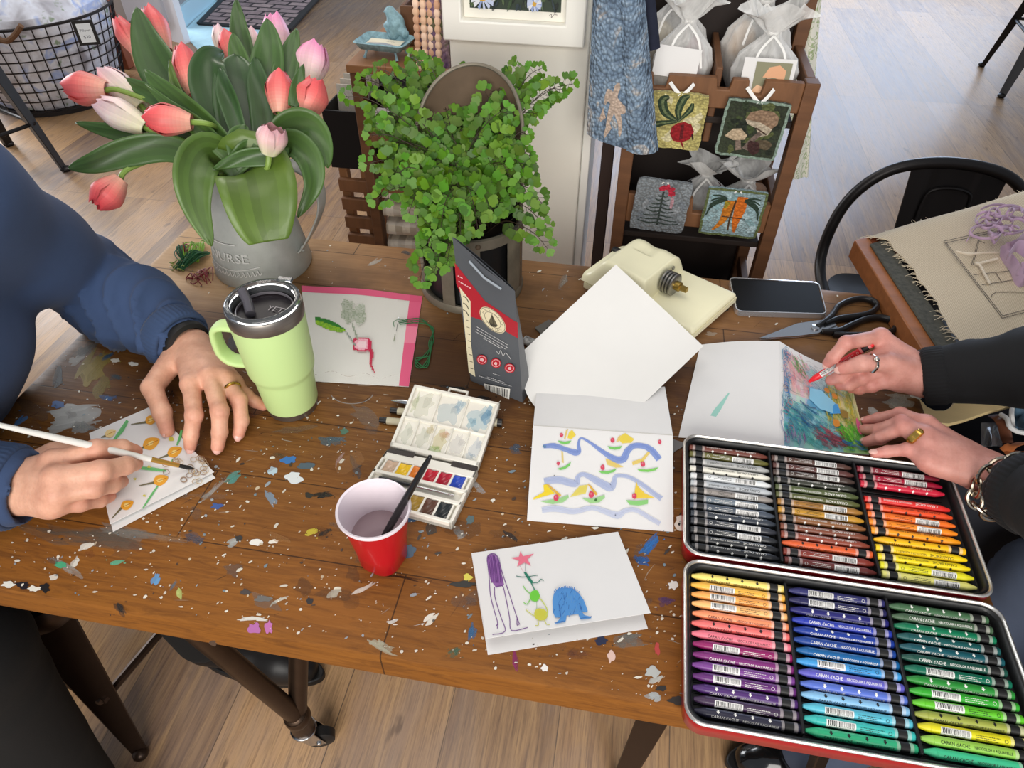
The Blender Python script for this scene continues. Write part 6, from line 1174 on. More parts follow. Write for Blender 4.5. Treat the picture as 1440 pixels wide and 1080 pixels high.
kitbag(958, 95, CY+.075, .105, .19, 'organza bag with burgundy wool and a blank white card, front left on the rack', [((120, 30, 50), .018, .065, .020, .05), ((206, 190, 158), -.022, .05, .026, .04), ((64, 70, 66), -.02, .015, .02, .016), ((130, 60, 70), .0, .03, .02, .025)], card_plain, zb0)
kitbag(950, 20, CY+.165, .13, .20, 'organza bag standing behind the burgundy wool bag, rear left on the rack', [((196, 176, 130), -.02, .06, .03, .05), ((140, 110, 90), .03, .05, .025, .04)], None, zb0)
kitbag(1075, 95, CY+.075, .115, .175, 'organza bag with a mushroom picture card, front right on the rack', [((170, 160, 146), .03, .05, .024, .045), ((120, 112, 100), -.03, .05, .024, .045)], card_mush, zb0)
kitbag(1072, 25, CY+.165, .125, .21, 'organza bag with grey and tan wool standing behind the mushroom card bag, rear right', [((150, 146, 140), .03, .06, .03, .055), ((196, 160, 120), -.03, .07, .03, .05)], None, zb0)
kitbag(1000, 215, CY+.10, .10, .13, 'organza bag with dark grey wool on the middle tier of the rack', [((60, 60, 64), -.02, .04, .028, .04), ((96, 50, 56), .02, .05, .02, .03)], None, CZ-.314)
kitbag(1062, 215, CY+.09, .11, .13, 'organza bag with an orange picture card on the middle tier of the rack', [((150, 120, 100), .02, .05, .028, .04)], lambda o, c: MB().box(c+V((-.012, -.047, .055)), (.06, .001, .05)).build('label_card', mat('orange_print', (206, 170, 150), .6, col2=(110, 100, 96), vs=60), o), CZ-.314)
# hanging blue hooked rug and navy cloth
hr = [PY(846, -40, 1.19), PY(893, -40, 1.19), PY(917, 212, 1.19), PY(834, 188, 1.19)]
def rugf(u, v): p = bil(hr)(u, v); return p+V((0, -.012*math.sin(PI*u)**.5-.010*(u > .62)*math.sin(PI*(u-.62)/.38), 0))
def rug_mat():
    t = NT('blue_hooked_rug'); n1 = t.noise(t.obj((1, 1, 1)), 16, 4, .6, 1.4); c = t.ramp(n1, [(.34, (104, 122, 142)), (.46, (140, 164, 188)), (.56, (164, 186, 206)), (.62, (214, 206, 198)), (.7, (160, 180, 198))])
    vo = t.n('TexVoronoi', Vector=t.obj((1, 1, .8)), Scale=190.0).outputs['Distance']; c = t.mix(1.0, c, t.ramp(vo, [(0, (255, 255, 255)), (.8, (176, 178, 184))]), 'MULTIPLY'); b = t.bsdf(Base_Color=c, Roughness=.9); t.put(b.inputs['Normal'], t.bump(t.math('SUBTRACT', 1.0, vo), 1.0, .005)); return t.m
hgr = thing('hanging_rug', 'folded blue and white hooked wool rug hanging from a hook beside the white pillar', 'rug', (hr[0]+hr[1])/2)
mb = MB(); mb.slab(rugf, 22, 40, .022); A = Art(lambda u, v, l: rugf(u, v)+V((0, -.0112-l, 0)), mb, 1, step=2e-5, lift=6e-4); CR_ = (214, 190, 172)
for L in ([(.38, .72), (.42, .64), (.5, .6)], [(.36, .7), (.5, .74), (.6, .74)], [(.38, .72), (.3, .8), (.24, .9)], [(.36, .7), (.26, .68), (.2, .74)], [(.4, .74), (.48, .84), (.46, .92)], [(.3, .86), (.2, .96)], [(.2, .8), (.12, .86)]): A.stroke(L, [.10, .08, .03][:len(L)] if len(L) > 2 else [.08, .03], CR_, .7, 4)
mb.build('wool_pile', [rug_mat(), woolart], hgr, sharp=70)
m_ = MB().tube([(XR+.016, 1.34, 1.19), (XR+.05, 1.25, 1.19), (XR+.10, 1.20, 1.175), (XR+.115, 1.195, 1.19)], .004, 8); free('wall_hook', m_, bkp, 'dark metal hook on the side of the white pillar above the blue rug', 'hook')
nv_ = MB(); nvq = [PY(886, -40, 1.215), PY(912, -40, 1.225), PY(922, 66, 1.23), PY(900, 76, 1.215)]
nv_.slab(lambda u, v: bil(nvq)(u, v)+V((0, -.008*math.sin(u*9)*v, 0)), 12, 12, .016); tag(nv_.build('navy_garment', mat('navy_knit', (30, 34, 52), .9, var=.2, vs=80, bump=.4, bs=120), sharp=70), 'dark navy cloth with silver zip hanging behind the blue hooked rug', 'cloth')
zo = bpy.data.objects['navy_garment']; zp = MB().tube([bil(nvq)(.45, .1)+V((0, -.012, 0)), bil(nvq)(.55, .5)+V((0, -.013, 0)), bil(nvq)(.5, .95)+V((0, -.012, 0))], .0022, 6); zp.build('zip', mat('chrome', (200, 200, 200)), zo)
# dark stand pole between pillar and rack, floral cloth behind the rack
free('stand_pole', MB().box((PY(846, 300, 1.32).x, 1.335, .45), (.024, .024, .9)), mat('dark_pole', (44, 28, 24), .5), 'dark brown pole standing between the white pillar and the display rack', 'pole', bev=.002)
gq = [PY(1128, -30, CY+.26), PY(1156, -30, CY+.27), PY(1136, 250, CY+.27), PY(1106, 250, CY+.26)]
def green_mat():
    t = NT('leaf_print_cloth'); w1 = t.noise(t.obj((1, 1, .6)), 42, 2, .5, 2.5); t.bsdf(Base_Color=t.ramp(w1, [(.46, (238, 236, 222)), (.52, (150, 172, 112)), (.58, (236, 234, 220))]), Roughness=.85); return t.m
m_ = MB(); m_.slab(lambda u, v: bil(gq)(u, v)+V((0, .006*math.sin(u*7+v*2), 0)), 8, 16, .006); free('hanging_cloth', m_, green_mat(), 'white cloth with green leaf print hanging behind the right side of the display rack', 'cloth')

# --- wire basket of floral fabric
BC = V((-3.02, 3.30, 0)); BR_ = .40
bk = thing('wire_basket', 'round black wire basket full of floral fabric at the far left', 'basket', BC); wire = mat('black_wire', (38, 34, 34), .45, .4)
rad = lambda z: BR_*(.80+.20*z/.42)
for k in range(9): z = .03+k*.049; m_ = MB(); m_.tube([BC+V((rad(z)*math.cos(2*PI*i/48), rad(z)*math.sin(2*PI*i/48), z)) for i in range(48)], .007 if k == 8 else .0032, 6, closed=True); m_.build('rim_wire' if k == 8 else 'hoop_wire', wire, bk)
for i in range(44): a = 2*PI*i/44; MB().tube([BC+V((rad(z)*math.cos(a), rad(z)*math.sin(a), z)) for z in (.03, .2, .424)], .003, 5).build('upright_wire', wire, bk)
MB().lathe([(.0, .0), (BR_*.8, .0), (BR_*.8, .02), (.0, .02)], 40, Matrix.Translation(BC)).build('basket_base', wire, bk)
def floral():
    t = NT('hydrangea_fabric'); v = t.obj(); n1 = t.noise(v, 7, 3, .5, .5); n2 = t.noise(t.obj(loc=(4, 2, 1)), 14, 3); c = t.ramp(n1, [(.36, (150, 146, 152)), (.46, (206, 206, 214)), (.56, (226, 228, 238)), (.63, (164, 182, 226)), (.74, (232, 228, 226))]); c = t.mix(t.ramp(n2, [(.60, 0.0), (.66, .85)]), c, (116, 140, 98)); c = t.mix(t.ramp(t.noise(v, 40, 2), [(.5, 0.0), (.7, .4)]), c, (186, 180, 188)); t.bsdf(Base_Color=c, Roughness=.85); return t.m
fm_ = floral(); m_ = MB(); m_.lathe([(.0, .025), (.29, .025), (.325, .1), (.37, .38), (.36, .45), (.27, .53), (.12, .57), (.0, .575)], 48, Matrix.Translation(BC), sq=lambda a, z: 1+.015*math.sin(5*a+z*12)+.01*math.sin(9*a-20*z)); free('floral_fabric', m_, fm_, 'bulky white fabric with blue hydrangea flowers filling the wire basket', 'fabric')
ta = math.atan2(-.72, .62); 
tgc = PY(121, 46, 3.02); tg = thing('price_tag', 'black framed price tag hanging on the wire basket', 'tag', tgc); dT = Matrix.Translation(tgc)@Matrix.Rotation(.45, 4, 'Z')
mb = MB().box((0, 0, 0), (.088, .008, .105)); mb.v = [dT@v for v in mb.v]; mb.build('tag_frame', mat('black_plastic', (26, 25, 26)), tg, bevel=.002)
mb = MB(); A = Art(lambda u, v, l: dT@V((u, -.0045-l, v)), mb, 0, lift=.0004); A.poly([(-.030, -.040), (.030, -.040), (.030, .040), (-.030, .040)], (226, 232, 236)); A.text('Pillows', -.022, .006, .016, (60, 70, 90), width=.044); A.text('$30', -.016, -.022, .017, (60, 70, 90), width=.03); mb.build('tag_paper', [artm], tg)
m_ = MB().tube(smooth([PY(-6, 52, 2.93), PY(8, 58, 2.92), PY(20, 50, 2.92), PY(30, 36, 2.93)], 5), .012, 8); m_.build('rope_handle', mat('rope', (110, 80, 56), .9, var=.3, vs=150), bk)
# posts, wall, mats, door
rw = mat('reddish_wood', (128, 66, 40)); lp_ = P(180, 98, 0)
free('wooden_post', MB().box((lp_.x-.03, lp_.y+.03, .6), (.075, .06, 1.2)), rw, 'reddish brown wooden post standing just right of the wire basket', 'post', bev=.004)
lp2 = PY(181, 10, 4.28); free('wooden_post', MB().box((lp2.x, 4.28, .6), (.07, .06, 1.2)), rw, 'reddish brown wooden post farther back behind the coral tulips', 'post', bev=.004)
def wallseg(nm, a, b, h_, m_, th=.05):
    a, b = V((a[0], a[1], 0)), V((b[0], b[1], 0)); d = (b-a).normalized(); o = MB().bar(a+V((0, 0, h_/2)), b+V((0, 0, h_/2)), th, h_).build(nm, m_); o['kind'] = 'structure'; return o
q0, q1 = P(236, 68, 0), P(254, 37, 0)
wl0, wl1 = P(100, 72, 0), P(214, 66, 0); wallseg('wall_left', (wl0.x-.9, wl0.y+.1), (wl1.x, wl1.y+.16), 2.3, mat('grey_wall', (176, 170, 166), .7))
dp0, dp1 = P(208, 60, 0), P(262, 62, 0)
dr = wallseg('door_1', (dp0.x, dp0.y+.12), (dp1.x, dp1.y+.02), 2.0, mat('white_door', (222, 224, 232), .5), .045)
MB().box((dp1.x-.22, dp1.y+.02, .28), (.26, .05, .34)).build('door_panel', mat('door_panel_grey', (196, 198, 208), .5), dr, bevel=.01)
w0, w1 = P(254, 40, 0), P(304, -4, 0); dd = (w1-w0); w2 = w1+dd*1.2
wallseg('wall_back', (w0.x-.02, w0.y+.03), (w2.x-.02, w2.y+.03), 2.2, mat('grey_tile_wall', (150, 150, 152), .6, var=.1, vs=60))
o = MB().bar(w0+V((.02, -.01, .06)), w2+V((.02, -.01, .06)), .03, .12).build('baseboard_back', mat('pale_blue_paint', (186, 222, 236), .5)); o['kind'] = 'structure'
bq = [P(256, 46, .004), P(303, 1, .004), P(420, 30, .004), P(318, 112, .004)]
m_ = MB(); m_.slab(bil(bq), 2, 2, .006); free('blue_mat', m_, mat('sky_blue_mat', (176, 214, 228), .7, var=.08, vs=30), 'pale sky-blue floor mat beside the wall at the top left', 'mat')
mq = [P(281, 33, .0125), P(405, 42, .0125), P(466, -24, .0125), P(345, -34, .0125)]
def stone():
    t = NT('stone_pattern_mat'); u = (mq[1]-mq[0]); an = math.atan2(u.y, u.x); br = t.n('TexBrick', {'offset': .5}, Vector=t.obj(rot=(0, 0, -an)), Scale=1.0, Mortar_Size=.010, Brick_Width=.16, Row_Height=.085, Color1=(150, 134, 136), Color2=(186, 166, 164), Mortar=(46, 42, 44)); c = t.mix(t.ramp(t.noise(t.obj(), 30, 4), [(.4, 0.0), (.7, .5)]), br.outputs[0], (96, 86, 90)); t.bsdf(Base_Color=c, Roughness=.9); return t.m
dm = thing('door_mat', 'dark grey door mat with a stone paving pattern on the blue mat', 'mat', (mq[0]+mq[2])/2)
m_ = MB(); m_.slab(bil(mq), 2, 2, .008); m_.build('mat_surface', stone(), dm)
m_ = MB(); 
for a, b in ((0, 1), (1, 2), (2, 3), (3, 0)): m_.bar(mq[a], mq[b], .04, .012)
m_.build('rubber_border', mat('black_rubber', (26, 25, 25)), dm)
# --- metal stools and the chair
gun = mat('gunmetal', (66, 50, 40), .36, .6, var=.12, vs=25); blackm = mat('black_stool_metal', (34, 31, 31), .4, .5)
def stool(nm, lab_, c, H, spread, rot, m_, seat=.15, wtop=.075, wbot=.03, rung=.33, cat='stool'):
    o = thing(nm, lab_, cat, c); Rz = Matrix.Rotation(rot, 3, 'Z'); c = V(c)
    def lg(sx, sy):
        d = (Rz@V((sx, sy, 0))).normalized(); tn = V((-d.y, d.x, 0)); t0 = c+d*seat*1.2+V((0, 0, H-.02)); b0_ = c+d*spread*1.4142; n3 = (t0-b0_).normalized(); o3 = tn.cross(n3)
        mm = MB(); mm.add([b0_-tn*wbot/2, b0_+o3*-wbot*.45, b0_+tn*wbot/2, t0+tn*wtop/2, t0+o3*-wtop*.45, t0-tn*wtop/2, b0_-o3*.001, t0-o3*.001], [(0, 5, 4, 1), (1, 4, 3, 2), (0, 6, 7, 5), (6, 2, 3, 7), (0, 1, 2, 6), (5, 7, 3, 4)]); mm.ball(b0_+V((0, 0, .01)), (wbot*.5, wbot*.5, .012), 10, 6); mm.build('leg', m_, o, bevel=.004); return t0, b0_
    L = [lg(sx, sy) for sx, sy in ((-1, -1), (1, -1), (1, 1), (-1, 1))]
    for i in range(4): a, b = L[i], L[(i+1) % 4]; MB().tube([a[1].lerp(a[0], rung/H), b[1].lerp(b[0], rung/H)], .008, 8).build('rung', m_, o)
    mm = MB(); lo = lambda s__, z: [c+Rz@V((x, y, 0))*s__+V((0, 0, z)) for x, y in rr(-seat, seat, -seat, seat, .05, 5)]
    rings(mm, [lo(.98, H-.05), lo(1.03, H-.04), lo(1.03, H-.01), lo(1.0, H), lo(.9, H-.003), lo(.4, H-.006)], 0, True, True); mm.build('seat', m_, o, sharp=50); return o
f1, f2 = P(1380, 93, 0), P(1407, 137, 0); d_ = (f1-f2); nrm = V((d_.y, -d_.x, 0)).normalized(); 
if nrm.x < 0: nrm = -nrm
cs = (f1+f2)/2+nrm*d_.length/2
stool('bar_stool', 'tall black metal bar stool at the top right', cs, .72, d_.length/2, math.atan2(d_.y, d_.x), blackm, .16, .11, .042, .28)
fl_ = P(93, 240, 0); stool('bar_stool', 'dark metal bar stool at the left edge below the wire basket', fl_+V((-.30, -.12, 0)), .72, .23, math.atan2(.12, .30)+PI/4, blackm, .16, .12, .05, .22)
fg = P(200, 1062, 0); stool('metal_stool', 'brown metal stool under the person in navy', fg+V((-.13, .21, 0)), .45, .175, math.atan2(-.21, .13)+PI/4+PI/2, gun, .16, .088, .03, .20)
fr_ = P(892, 1120, 0); stool('metal_stool', 'brown metal stool pushed under the table near the crayon tin', fr_+V((.125, .16, 0)), .46, .16, 0, gun, .14, .064, .036, .36)
ch = thing('metal_armchair', 'black metal chair with rounded tube back, behind the burlap frame', 'chair', (.695, 1.40, 0))
hoop = [(x-.045, y, z-.008) for x, y, z in [(.545, 1.20, .47), (.535, 1.38, .47), (.528, 1.52, .50), (.535, 1.55, .60), (.565, 1.555, .68), (.63, 1.56, .735), (.74, 1.565, .752), (.85, 1.56, .735), (.915, 1.555, .68), (.945, 1.55, .60), (.952, 1.52, .50), (.945, 1.38, .47), (.935, 1.20, .47)]]
MB().tube(smooth(hoop, 6), .0125, 14).build('back_tube', blackm, ch)
def bpan(u, v): w_ = .100-.022*v; return V((.712+(2*u-1)*w_, 1.563+.012*math.sin(PI*u)-.03*(v-.0)+.004*math.exp(-((abs(2*u-1)-.55)/.1)**2)*(v < .75), .735-.29*v))
MB().slab(bpan, 24, 16, .003).build('back_panel', blackm, ch, sharp=60)
m_ = MB(); m_.tube(smooth([bpan(.24, .75)-V((0, .004, 0)), bpan(.24, .3)-V((0, .004, 0)), bpan(.34, .18)-V((0, .004, 0)), bpan(.66, .18)-V((0, .004, 0)), bpan(.76, .3)-V((0, .004, 0)), bpan(.76, .75)-V((0, .004, 0))], 5), .004, 8); m_.build('pressed_ridge', blackm, ch)
mm = MB(); lo = lambda s__, z: [V((.695+x*s__, 1.36+y*s__, z)) for x, y in rr(-.19, .19, -.18, .18, .06, 5)]; rings(mm, [lo(.97, .435), lo(1.02, .45), lo(1.0, .462), lo(.85, .455)], 0, True, True); mm.build('seat', blackm, ch, sharp=50)
for sx, sy in ((-1, -1), (1, -1), (1, 1), (-1, 1)): MB().tube([(.695+sx*.15, 1.36+sy*.14, .44), (.695+sx*.20, 1.36+sy*.20, .0)], [.022, .013], 8).build('leg', blackm, ch)
# ================================================================ tulips
MTH = PC+V((0, 0, .178))
petm = mat('tulip_petal', vcol=True, rough=.45, sss=.15, var=.04, vs=120); stemm = mat('tulip_stem', (132, 160, 74), .45)
def leafm():
    t = NT('tulip_leaf'); n1 = t.noise(t.obj((1, 1, 1)), 14, 4); g = t.n('Attribute', {'attribute_name': 'Col'}); c = t.mix(1.0, g.outputs['Color'], t.ramp(n1, [(.3, (214, 220, 206)), (.7, (255, 255, 255))]), 'MULTIPLY'); b = t.bsdf(Base_Color=c, Roughness=.42); b.inputs['Coat Weight'].default_value = .1; return t.m
leafmat = leafm(); RT = random.Random(12)
CORAL = ((242, 180, 156), (238, 116, 112), (224, 72, 80)); PINK = ((246, 236, 214), (246, 196, 208), (238, 128, 182)); PALE = ((238, 232, 196), (244, 222, 214), (238, 190, 200)); DUSK = ((232, 226, 190), (238, 200, 196), (206, 150, 160))
def col3(C, t): a, b = (C[0], C[1]) if t < .45 else (C[1], C[2]); f = t/.45 if t < .45 else (t-.45)/.55; return tuple(a[i]*(1-f)+b[i]*f for i in range(3))
TUL = []
def tulip(lab_, base, tip, dep, wpx, C, open_=.0, ddep=0.0, ctr=None):
    B = PD(base[0], base[1], dep); Tp = PD(tip[0], tip[1], dep+ddep); ax = Tp-B; L = ax.length; ax.normalize(); W = wpx*dep/F/2
    o = thing('tulip', lab_, 'tulip', B, 'tulips in the metal pitcher'); s0 = ax.orthogonal().normalized(); s1 = ax.cross(s0); ph = RT.uniform(0, 6)
    for k in range(6):
        a = ph+k*PI/3; inner = k % 2; d = s0*math.cos(a)+s1*math.sin(a); tn = ax.cross(d)
        def f(u, v):
            x = 2*u-1; r_ = W*(math.sin(PI*min(1, .10+.62*v))**.65)*(1-(.50-open_)*max(0, v-.55)/.45)*(.88 if inner else 1); hw = W*1.02*math.sin(PI*min(.985, .12+.80*v))**.62*(1 if v < .85 else max(.05, (1-(v-.85)/.15*.75)))
            an = x*hw/max(r_, W*.35)*.92; an = max(-1.3, min(1.3, an)); return B+ax*(L*(v**.9)*(1-.04*inner)-L*.05*x*x*v*v)+d*(r_*math.cos(an)-W*.03*(1-abs(x))*v)+tn*(r_*math.sin(an))
        mb = MB(); nu, nv = 8, 14; vs = [f(i/nu, j/nv) for i in range(nu+1) for j in range(nv+1)]
        for i in range(nu):
            for j in range(nv):
                x = abs(2*(i+.5)/nu-1); t_ = (j+.5)/nv; c_ = col3(C, min(1, t_*.9+.18*x*t_)); w_ = 1+.06*math.sin(i*5.1+k); q = i*(nv+1)+j
                mb.f.append([q, q+nv+1, q+nv+2, q+1]); mb.m.append(0); mb.c.append(lin(tuple(min(255, v*w_) for v in c_)))
        mb.v = vs; mb.hascol = True; mb.build('petal', petm, o, sharp=0)
    off = V((RT.uniform(-.022, .022), RT.uniform(-.022, .022), 0)); m_ = MB(); m_.tube(smooth([MTH+off*1.3-UP*.13, MTH+off-UP*.01, (MTH+off).lerp(B-ax*.03, .55)+UP*.012, B-ax*.022, B+ax*.003], 5), [.0034, .0036, .0034, .0036, .0042], 8); m_.build('stem', stemm, o)
    TUL.append((o, B)); return o
TD = [('coral tulip at the top left, its petals half covered by a broad leaf', (197, 78), (163, 24), 1.10, 30, CORAL), ('tall coral tulip at the top left beside the broad leaf', (234, 72), (206, 8), 1.12, 36, CORAL), ('coral tulip pointing left, farthest left of the upper flowers', (152, 127), (91, 123), 1.01, 48, CORAL, .1),
      ('cream-pink tulip just right of the leftmost coral tulip', (200, 150), (142, 98), 1.03, 40, PALE, .12), ('pale pink tulip below the cream-pink one, pointing left', (206, 180), (136, 144), .99, 44, PALE, .1), ('coral tulip lying forward above the long left leaves', (270, 172), (202, 165), .955, 46, CORAL, .1, -.01),
      ('upright coral tulip in front of the blue floor mat', (274, 134), (254, 62), 1.03, 40, CORAL), ('small coral tulip at the top centre with a leaf against it', (332, 90), (315, 43), 1.09, 32, CORAL), ('pale pink tulip peeping out behind the small coral tulip', (356, 84), (352, 38), 1.15, 26, PALE), ('cream-pink tulip half hidden at left behind the small coral tulip', (314, 78), (305, 34), 1.13, 22, PALE),
      ('bright pink tulip at the very top behind a pointed leaf', (392, 92), (384, 19), 1.14, 42, PINK, .08), ('pink and cream tulip farthest right, above the coral one', (432, 120), (444, 60), 1.09, 50, PINK, .14), ('coral tulip upright at right, left of the rounded coral one', (394, 160), (393, 98), 1.01, 42, CORAL), ('rounded coral tulip farthest right below the pink one', (427, 166), (446, 110), 1.02, 50, CORAL),
      ('dusky pink half-open tulip facing forward above the pitcher', (378, 217), (386, 176), .938, 44, DUSK, .3, -.018), ('coral tulip drooping low at the left over the floor', (170, 252), (134, 292), .97, 46, CORAL, .05, -.01)]
for a in TD: tulip(*a)
def leaf(px, wpx, col, twist=0.0, fold=.25, owner=None, tipw=.0, bl=.18):
    tw0 = 1-tipw
    pts = [PD(x, y, d) for x, y, d in px]; ps = smooth(pts, 7); n = len(ps)-1
    if owner is None: owner = min(TUL, key=lambda t_: (t_[1]-ps[n//2]).length)[0]
    L = []; mean_d = px[len(px)//2][2]
    for i, p in enumerate(ps):
        Tn = (ps[min(i+1, n)]-ps[max(i-1, 0)]).normalized(); vw = (CAM-p).normalized(); sd = Tn.cross(vw).normalized(); nm = sd.cross(Tn).normalized(); tw_ = twist*(i/n-.3); sd, nm = sd*math.cos(tw_)+nm*math.sin(tw_), nm*math.cos(tw_)-sd*math.sin(tw_); L.append((p, sd, nm))
    def f(u, v):
        i = min(n, max(0, int(round(v*n)))); p, sd, nm = L[i]; x = 2*u-1; hw = wpx*mean_d/F/2*max(.03, (math.sin(PI*min(1, bl+(1-bl)*v*tw0))**.75) if v > .4 else max(.45, math.sin(PI*min(1, bl+(1-bl)*v))**.6)); return p+sd*(x*hw)+nm*(hw*fold*(x*x-.4)*(1-.3*v)+.0012*math.sin(v*9+x*3))
    mb = MB(); nu = 8; vs = [f(i/nu, j/n) for i in range(nu+1) for j in range(n+1)]; 
    for i in range(nu):
        for j in range(n):
            x = abs(2*(i+.5)/nu-1); w_ = .92+.14*x+.05*math.sin(i*2.9)+.06*(j/n); q = i*(n+1)+j; mb.f.append([q, q+n+1, q+n+2, q+1]); mb.m.append(0); mb.c.append(lin(tuple(min(255, c*w_) for c in col)))
    mb.v = vs; mb.hascol = True; o = mb.build('leaf', leafmat, owner, sharp=0); s_ = o.modifiers.new('thick', 'SOLIDIFY'); s_.thickness = .0007; return o
G1, G2, G3, G4 = (68, 98, 46), (50, 80, 36), (88, 112, 40), (74, 104, 46)
for a in (([(300, 200, 1.04), (262, 150, 1.05), (226, 100, 1.06), (205, 55, 1.07), (192, 10, 1.08)], 58, G1), ([(350, 150, 1.10), (342, 80, 1.11), (336, 40, 1.12), (332, -2, 1.12)], 30, G1), ([(370, 180, 1.04), (374, 110, 1.05), (378, 65, 1.05), (375, 26, 1.06)], 46, G1, .3), ([(388, 160, 1.06), (398, 110, 1.06), (408, 75, 1.07), (417, 40, 1.08)], 34, G1, .4),
          ([(335, 225, .99), (312, 165, 1.0), (294, 115, 1.01), (296, 82, 1.02), (314, 72, 1.05)], 54, G2, .5, .5), ([(348, 228, 1.0), (342, 160, 1.02), (334, 110, 1.03), (330, 76, 1.05)], 74, G2, 0, .4), ([(340, 200, .975), (324, 150, .985), (314, 118, .99), (309, 95, 1.0)], 26, G2, .9, .6), ([(372, 215, 1.0), (368, 150, 1.02), (362, 110, 1.03), (358, 80, 1.04)], 34, G2, .3),
          ([(285, 225, .97), (235, 208, .97), (180, 214, .965), (130, 230, .96), (96, 237, .96)], 40, G1, .2), ([(280, 205, 1.0), (230, 190, 1.0), (165, 186, .995), (106, 173, .99)], 30, G1, .6), ([(335, 228, .975), (292, 182, .98), (256, 150, .985), (225, 122, .99), (202, 98, 1.0)], 36, G4, .3, .4), ([(325, 225, .965), (296, 195, .965), (270, 172, .97), (240, 150, .98), (204, 118, .99)], 24, G4, .2, .45), ([(290, 190, .99), (245, 150, 1.0), (205, 128, 1.01), (172, 110, 1.02)], 28, G1, .4, .4),
          ([(322, 226, .985), (292, 214, .955), (274, 242, .935), (276, 290, .94), (298, 346, .95)], 58, (80, 106, 44), -.2, .3), ([(348, 236, .975), (354, 234, .945), (363, 264, .926), (370, 306, .930), (378, 340, .94)], 106, G3, .1, .25, None, .17, .24), ([(380, 220, 1.0), (404, 182, .99), (432, 178, .985), (452, 202, .985), (462, 236, .99)], 46, G4, .3, .4), ([(385, 222, 1.0), (408, 200, .98), (434, 222, .975), (440, 262, .98), (419, 306, .99)], 38, G4, .5, .3),
          ([(352, 240, .97), (342, 214, .955), (338, 192, .955), (346, 176, .96)], 40, G1, .4, .5), ([(290, 235, .98), (268, 220, .98), (252, 214, .985), (242, 206, .99)], 24, G2), ([(412, 150, 1.0), (418, 122, 1.0), (427, 90, 1.01)], 18, G1), ([(344, 120, 1.04), (336, 84, 1.05), (327, 46, 1.06)], 28, G4), ([(395, 200, .99), (388, 214, .975), (362, 222, .965), (348, 236, .96)], 30, G1, .3, .5),
          ([(310, 215, .98), (262, 160, .99), (246, 120, 1.0), (238, 84, 1.01)], 16, G3, .2, .4), ([(402, 228, .955), (372, 221, .945), (335, 224, .94), (300, 238, .945)], 26, G1, .2, .3), ([(318, 246, .96), (340, 222, .95), (352, 206, .945), (358, 196, .945)], 30, G1, .3, .4), ([(405, 190, 1.02), (398, 165, 1.02), (404, 140, 1.03)], 22, G1)):
    leaf(*a)
# ================================================================ maidenhair fern
fern = thing('maidenhair_fern', 'bright green maidenhair fern growing in the tall-backed metal planter', 'plant', QC+V((0, 0, .11)))
def fernmat():
    t = NT('fern_leaf'); a = t.n('Attribute', {'attribute_name': 'Col'}); b = t.n('BsdfPrincipled', Base_Color=a.outputs['Color'], Roughness=.5); tl = t.n('BsdfTranslucent', Color=a.outputs['Color']); mx_ = t.n('MixShader', i0=.22, i1=b.outputs[0], i2=tl.outputs[0]); t.t.links.new(mx_.outputs[0], t.out.inputs[0]); return t.m
fmat = fernmat(); fstem = mat('fern_stem', (52, 40, 26), .5); RF = random.Random(31)
FAN = [(0, 0)]+[(math.sin(a)*r_, math.cos(a)*r_) for a, r_ in ((-1.0, .62), (-.78, .9), (-.5, .98), (-.36, .86), (-.12, 1.02), (.12, 1.02), (.3, .88), (.5, 1.0), (.8, .9), (1.0, .62))]
def leaflet(mb, p, d, nrm, s_, col):
    d = d.normalized(); sd = d.cross(nrm); sd = sd.normalized() if sd.length > 1e-5 else d.orthogonal().normalized(); n2 = sd.cross(d); vs = [p+sd*(x*s_*.92)+d*(y*s_)+n2*(s_*.10*(x*x*1.6-y*.4)) for x, y in FAN]
    mb.add(vs, [(0, i, i+1) for i in range(1, len(FAN)-1)], 0, col)
def frond(tx, ty, dep, lift, sz=.0152, bright=1.0, rx=665, ry=292):
    root = QC+V((RF.uniform(-.035, .035), RF.uniform(-.03, .03), .112)); tip = PD(tx, ty, dep); mid = root.lerp(tip, .5)+V((0, 0, lift)); ps = smooth([root, root.lerp(mid, .55)+V((0, 0, lift*.35)), mid, mid.lerp(tip, .6)+V((0, 0, lift*.25)), tip], 6); n = len(ps)
    mb = MB(); mb.tube(ps, [.0009, .0007, .0004], 5, 1)
    acc = 0; side = 1; ln_ = sum((ps[i+1]-ps[i]).length for i in range(n-1)); step = .0085; run = 0
    for i in range(n-1):
        seg = (ps[i+1]-ps[i]); l = seg.length; run += l; t = run/ln_; acc += l
        if t < .28: acc = 0; continue
        while acc > step*.5:
            acc -= step*.5; side = -side; p = ps[i].lerp(ps[i+1], RF.random()); vw = (CAM-p).normalized(); T_n = seg.normalized(); sd = T_n.cross(vw).normalized()*side; pet = RF.uniform(.004, .017)*(1.1-t*.55)
            d = (sd*1.0+T_n*.55+V((RF.uniform(-.3, .3), RF.uniform(-.3, .3), RF.uniform(-.35, .25)))).normalized(); q_ = p+d*pet; s_ = sz*RF.uniform(.72, 1.12)*(1.0 if t < .9 else .7)
            b_ = bright*RF.uniform(.78, 1.12)*(1 if t > .5 else .82); c_ = lin((min(255, RF.uniform(76, 100)*b_), min(255, 134*b_), min(255, RF.uniform(14, 28)*b_)))
            nr = (vw+V((RF.uniform(-.5, .5), RF.uniform(-.5, .5), RF.uniform(-.1, .8)))).normalized(); leaflet(mb, q_, d, nr, s_, c_); mb.tube([p, q_], .0003, 3, 1)
    leaflet(mb, ps[-1], ps[-1]-ps[-2], (CAM-ps[-1]).normalized(), sz*.8, lin((96*bright, 144*bright, 30*bright)))
    mb.build('frond', [fmat, fstem], fern, sharp=0)
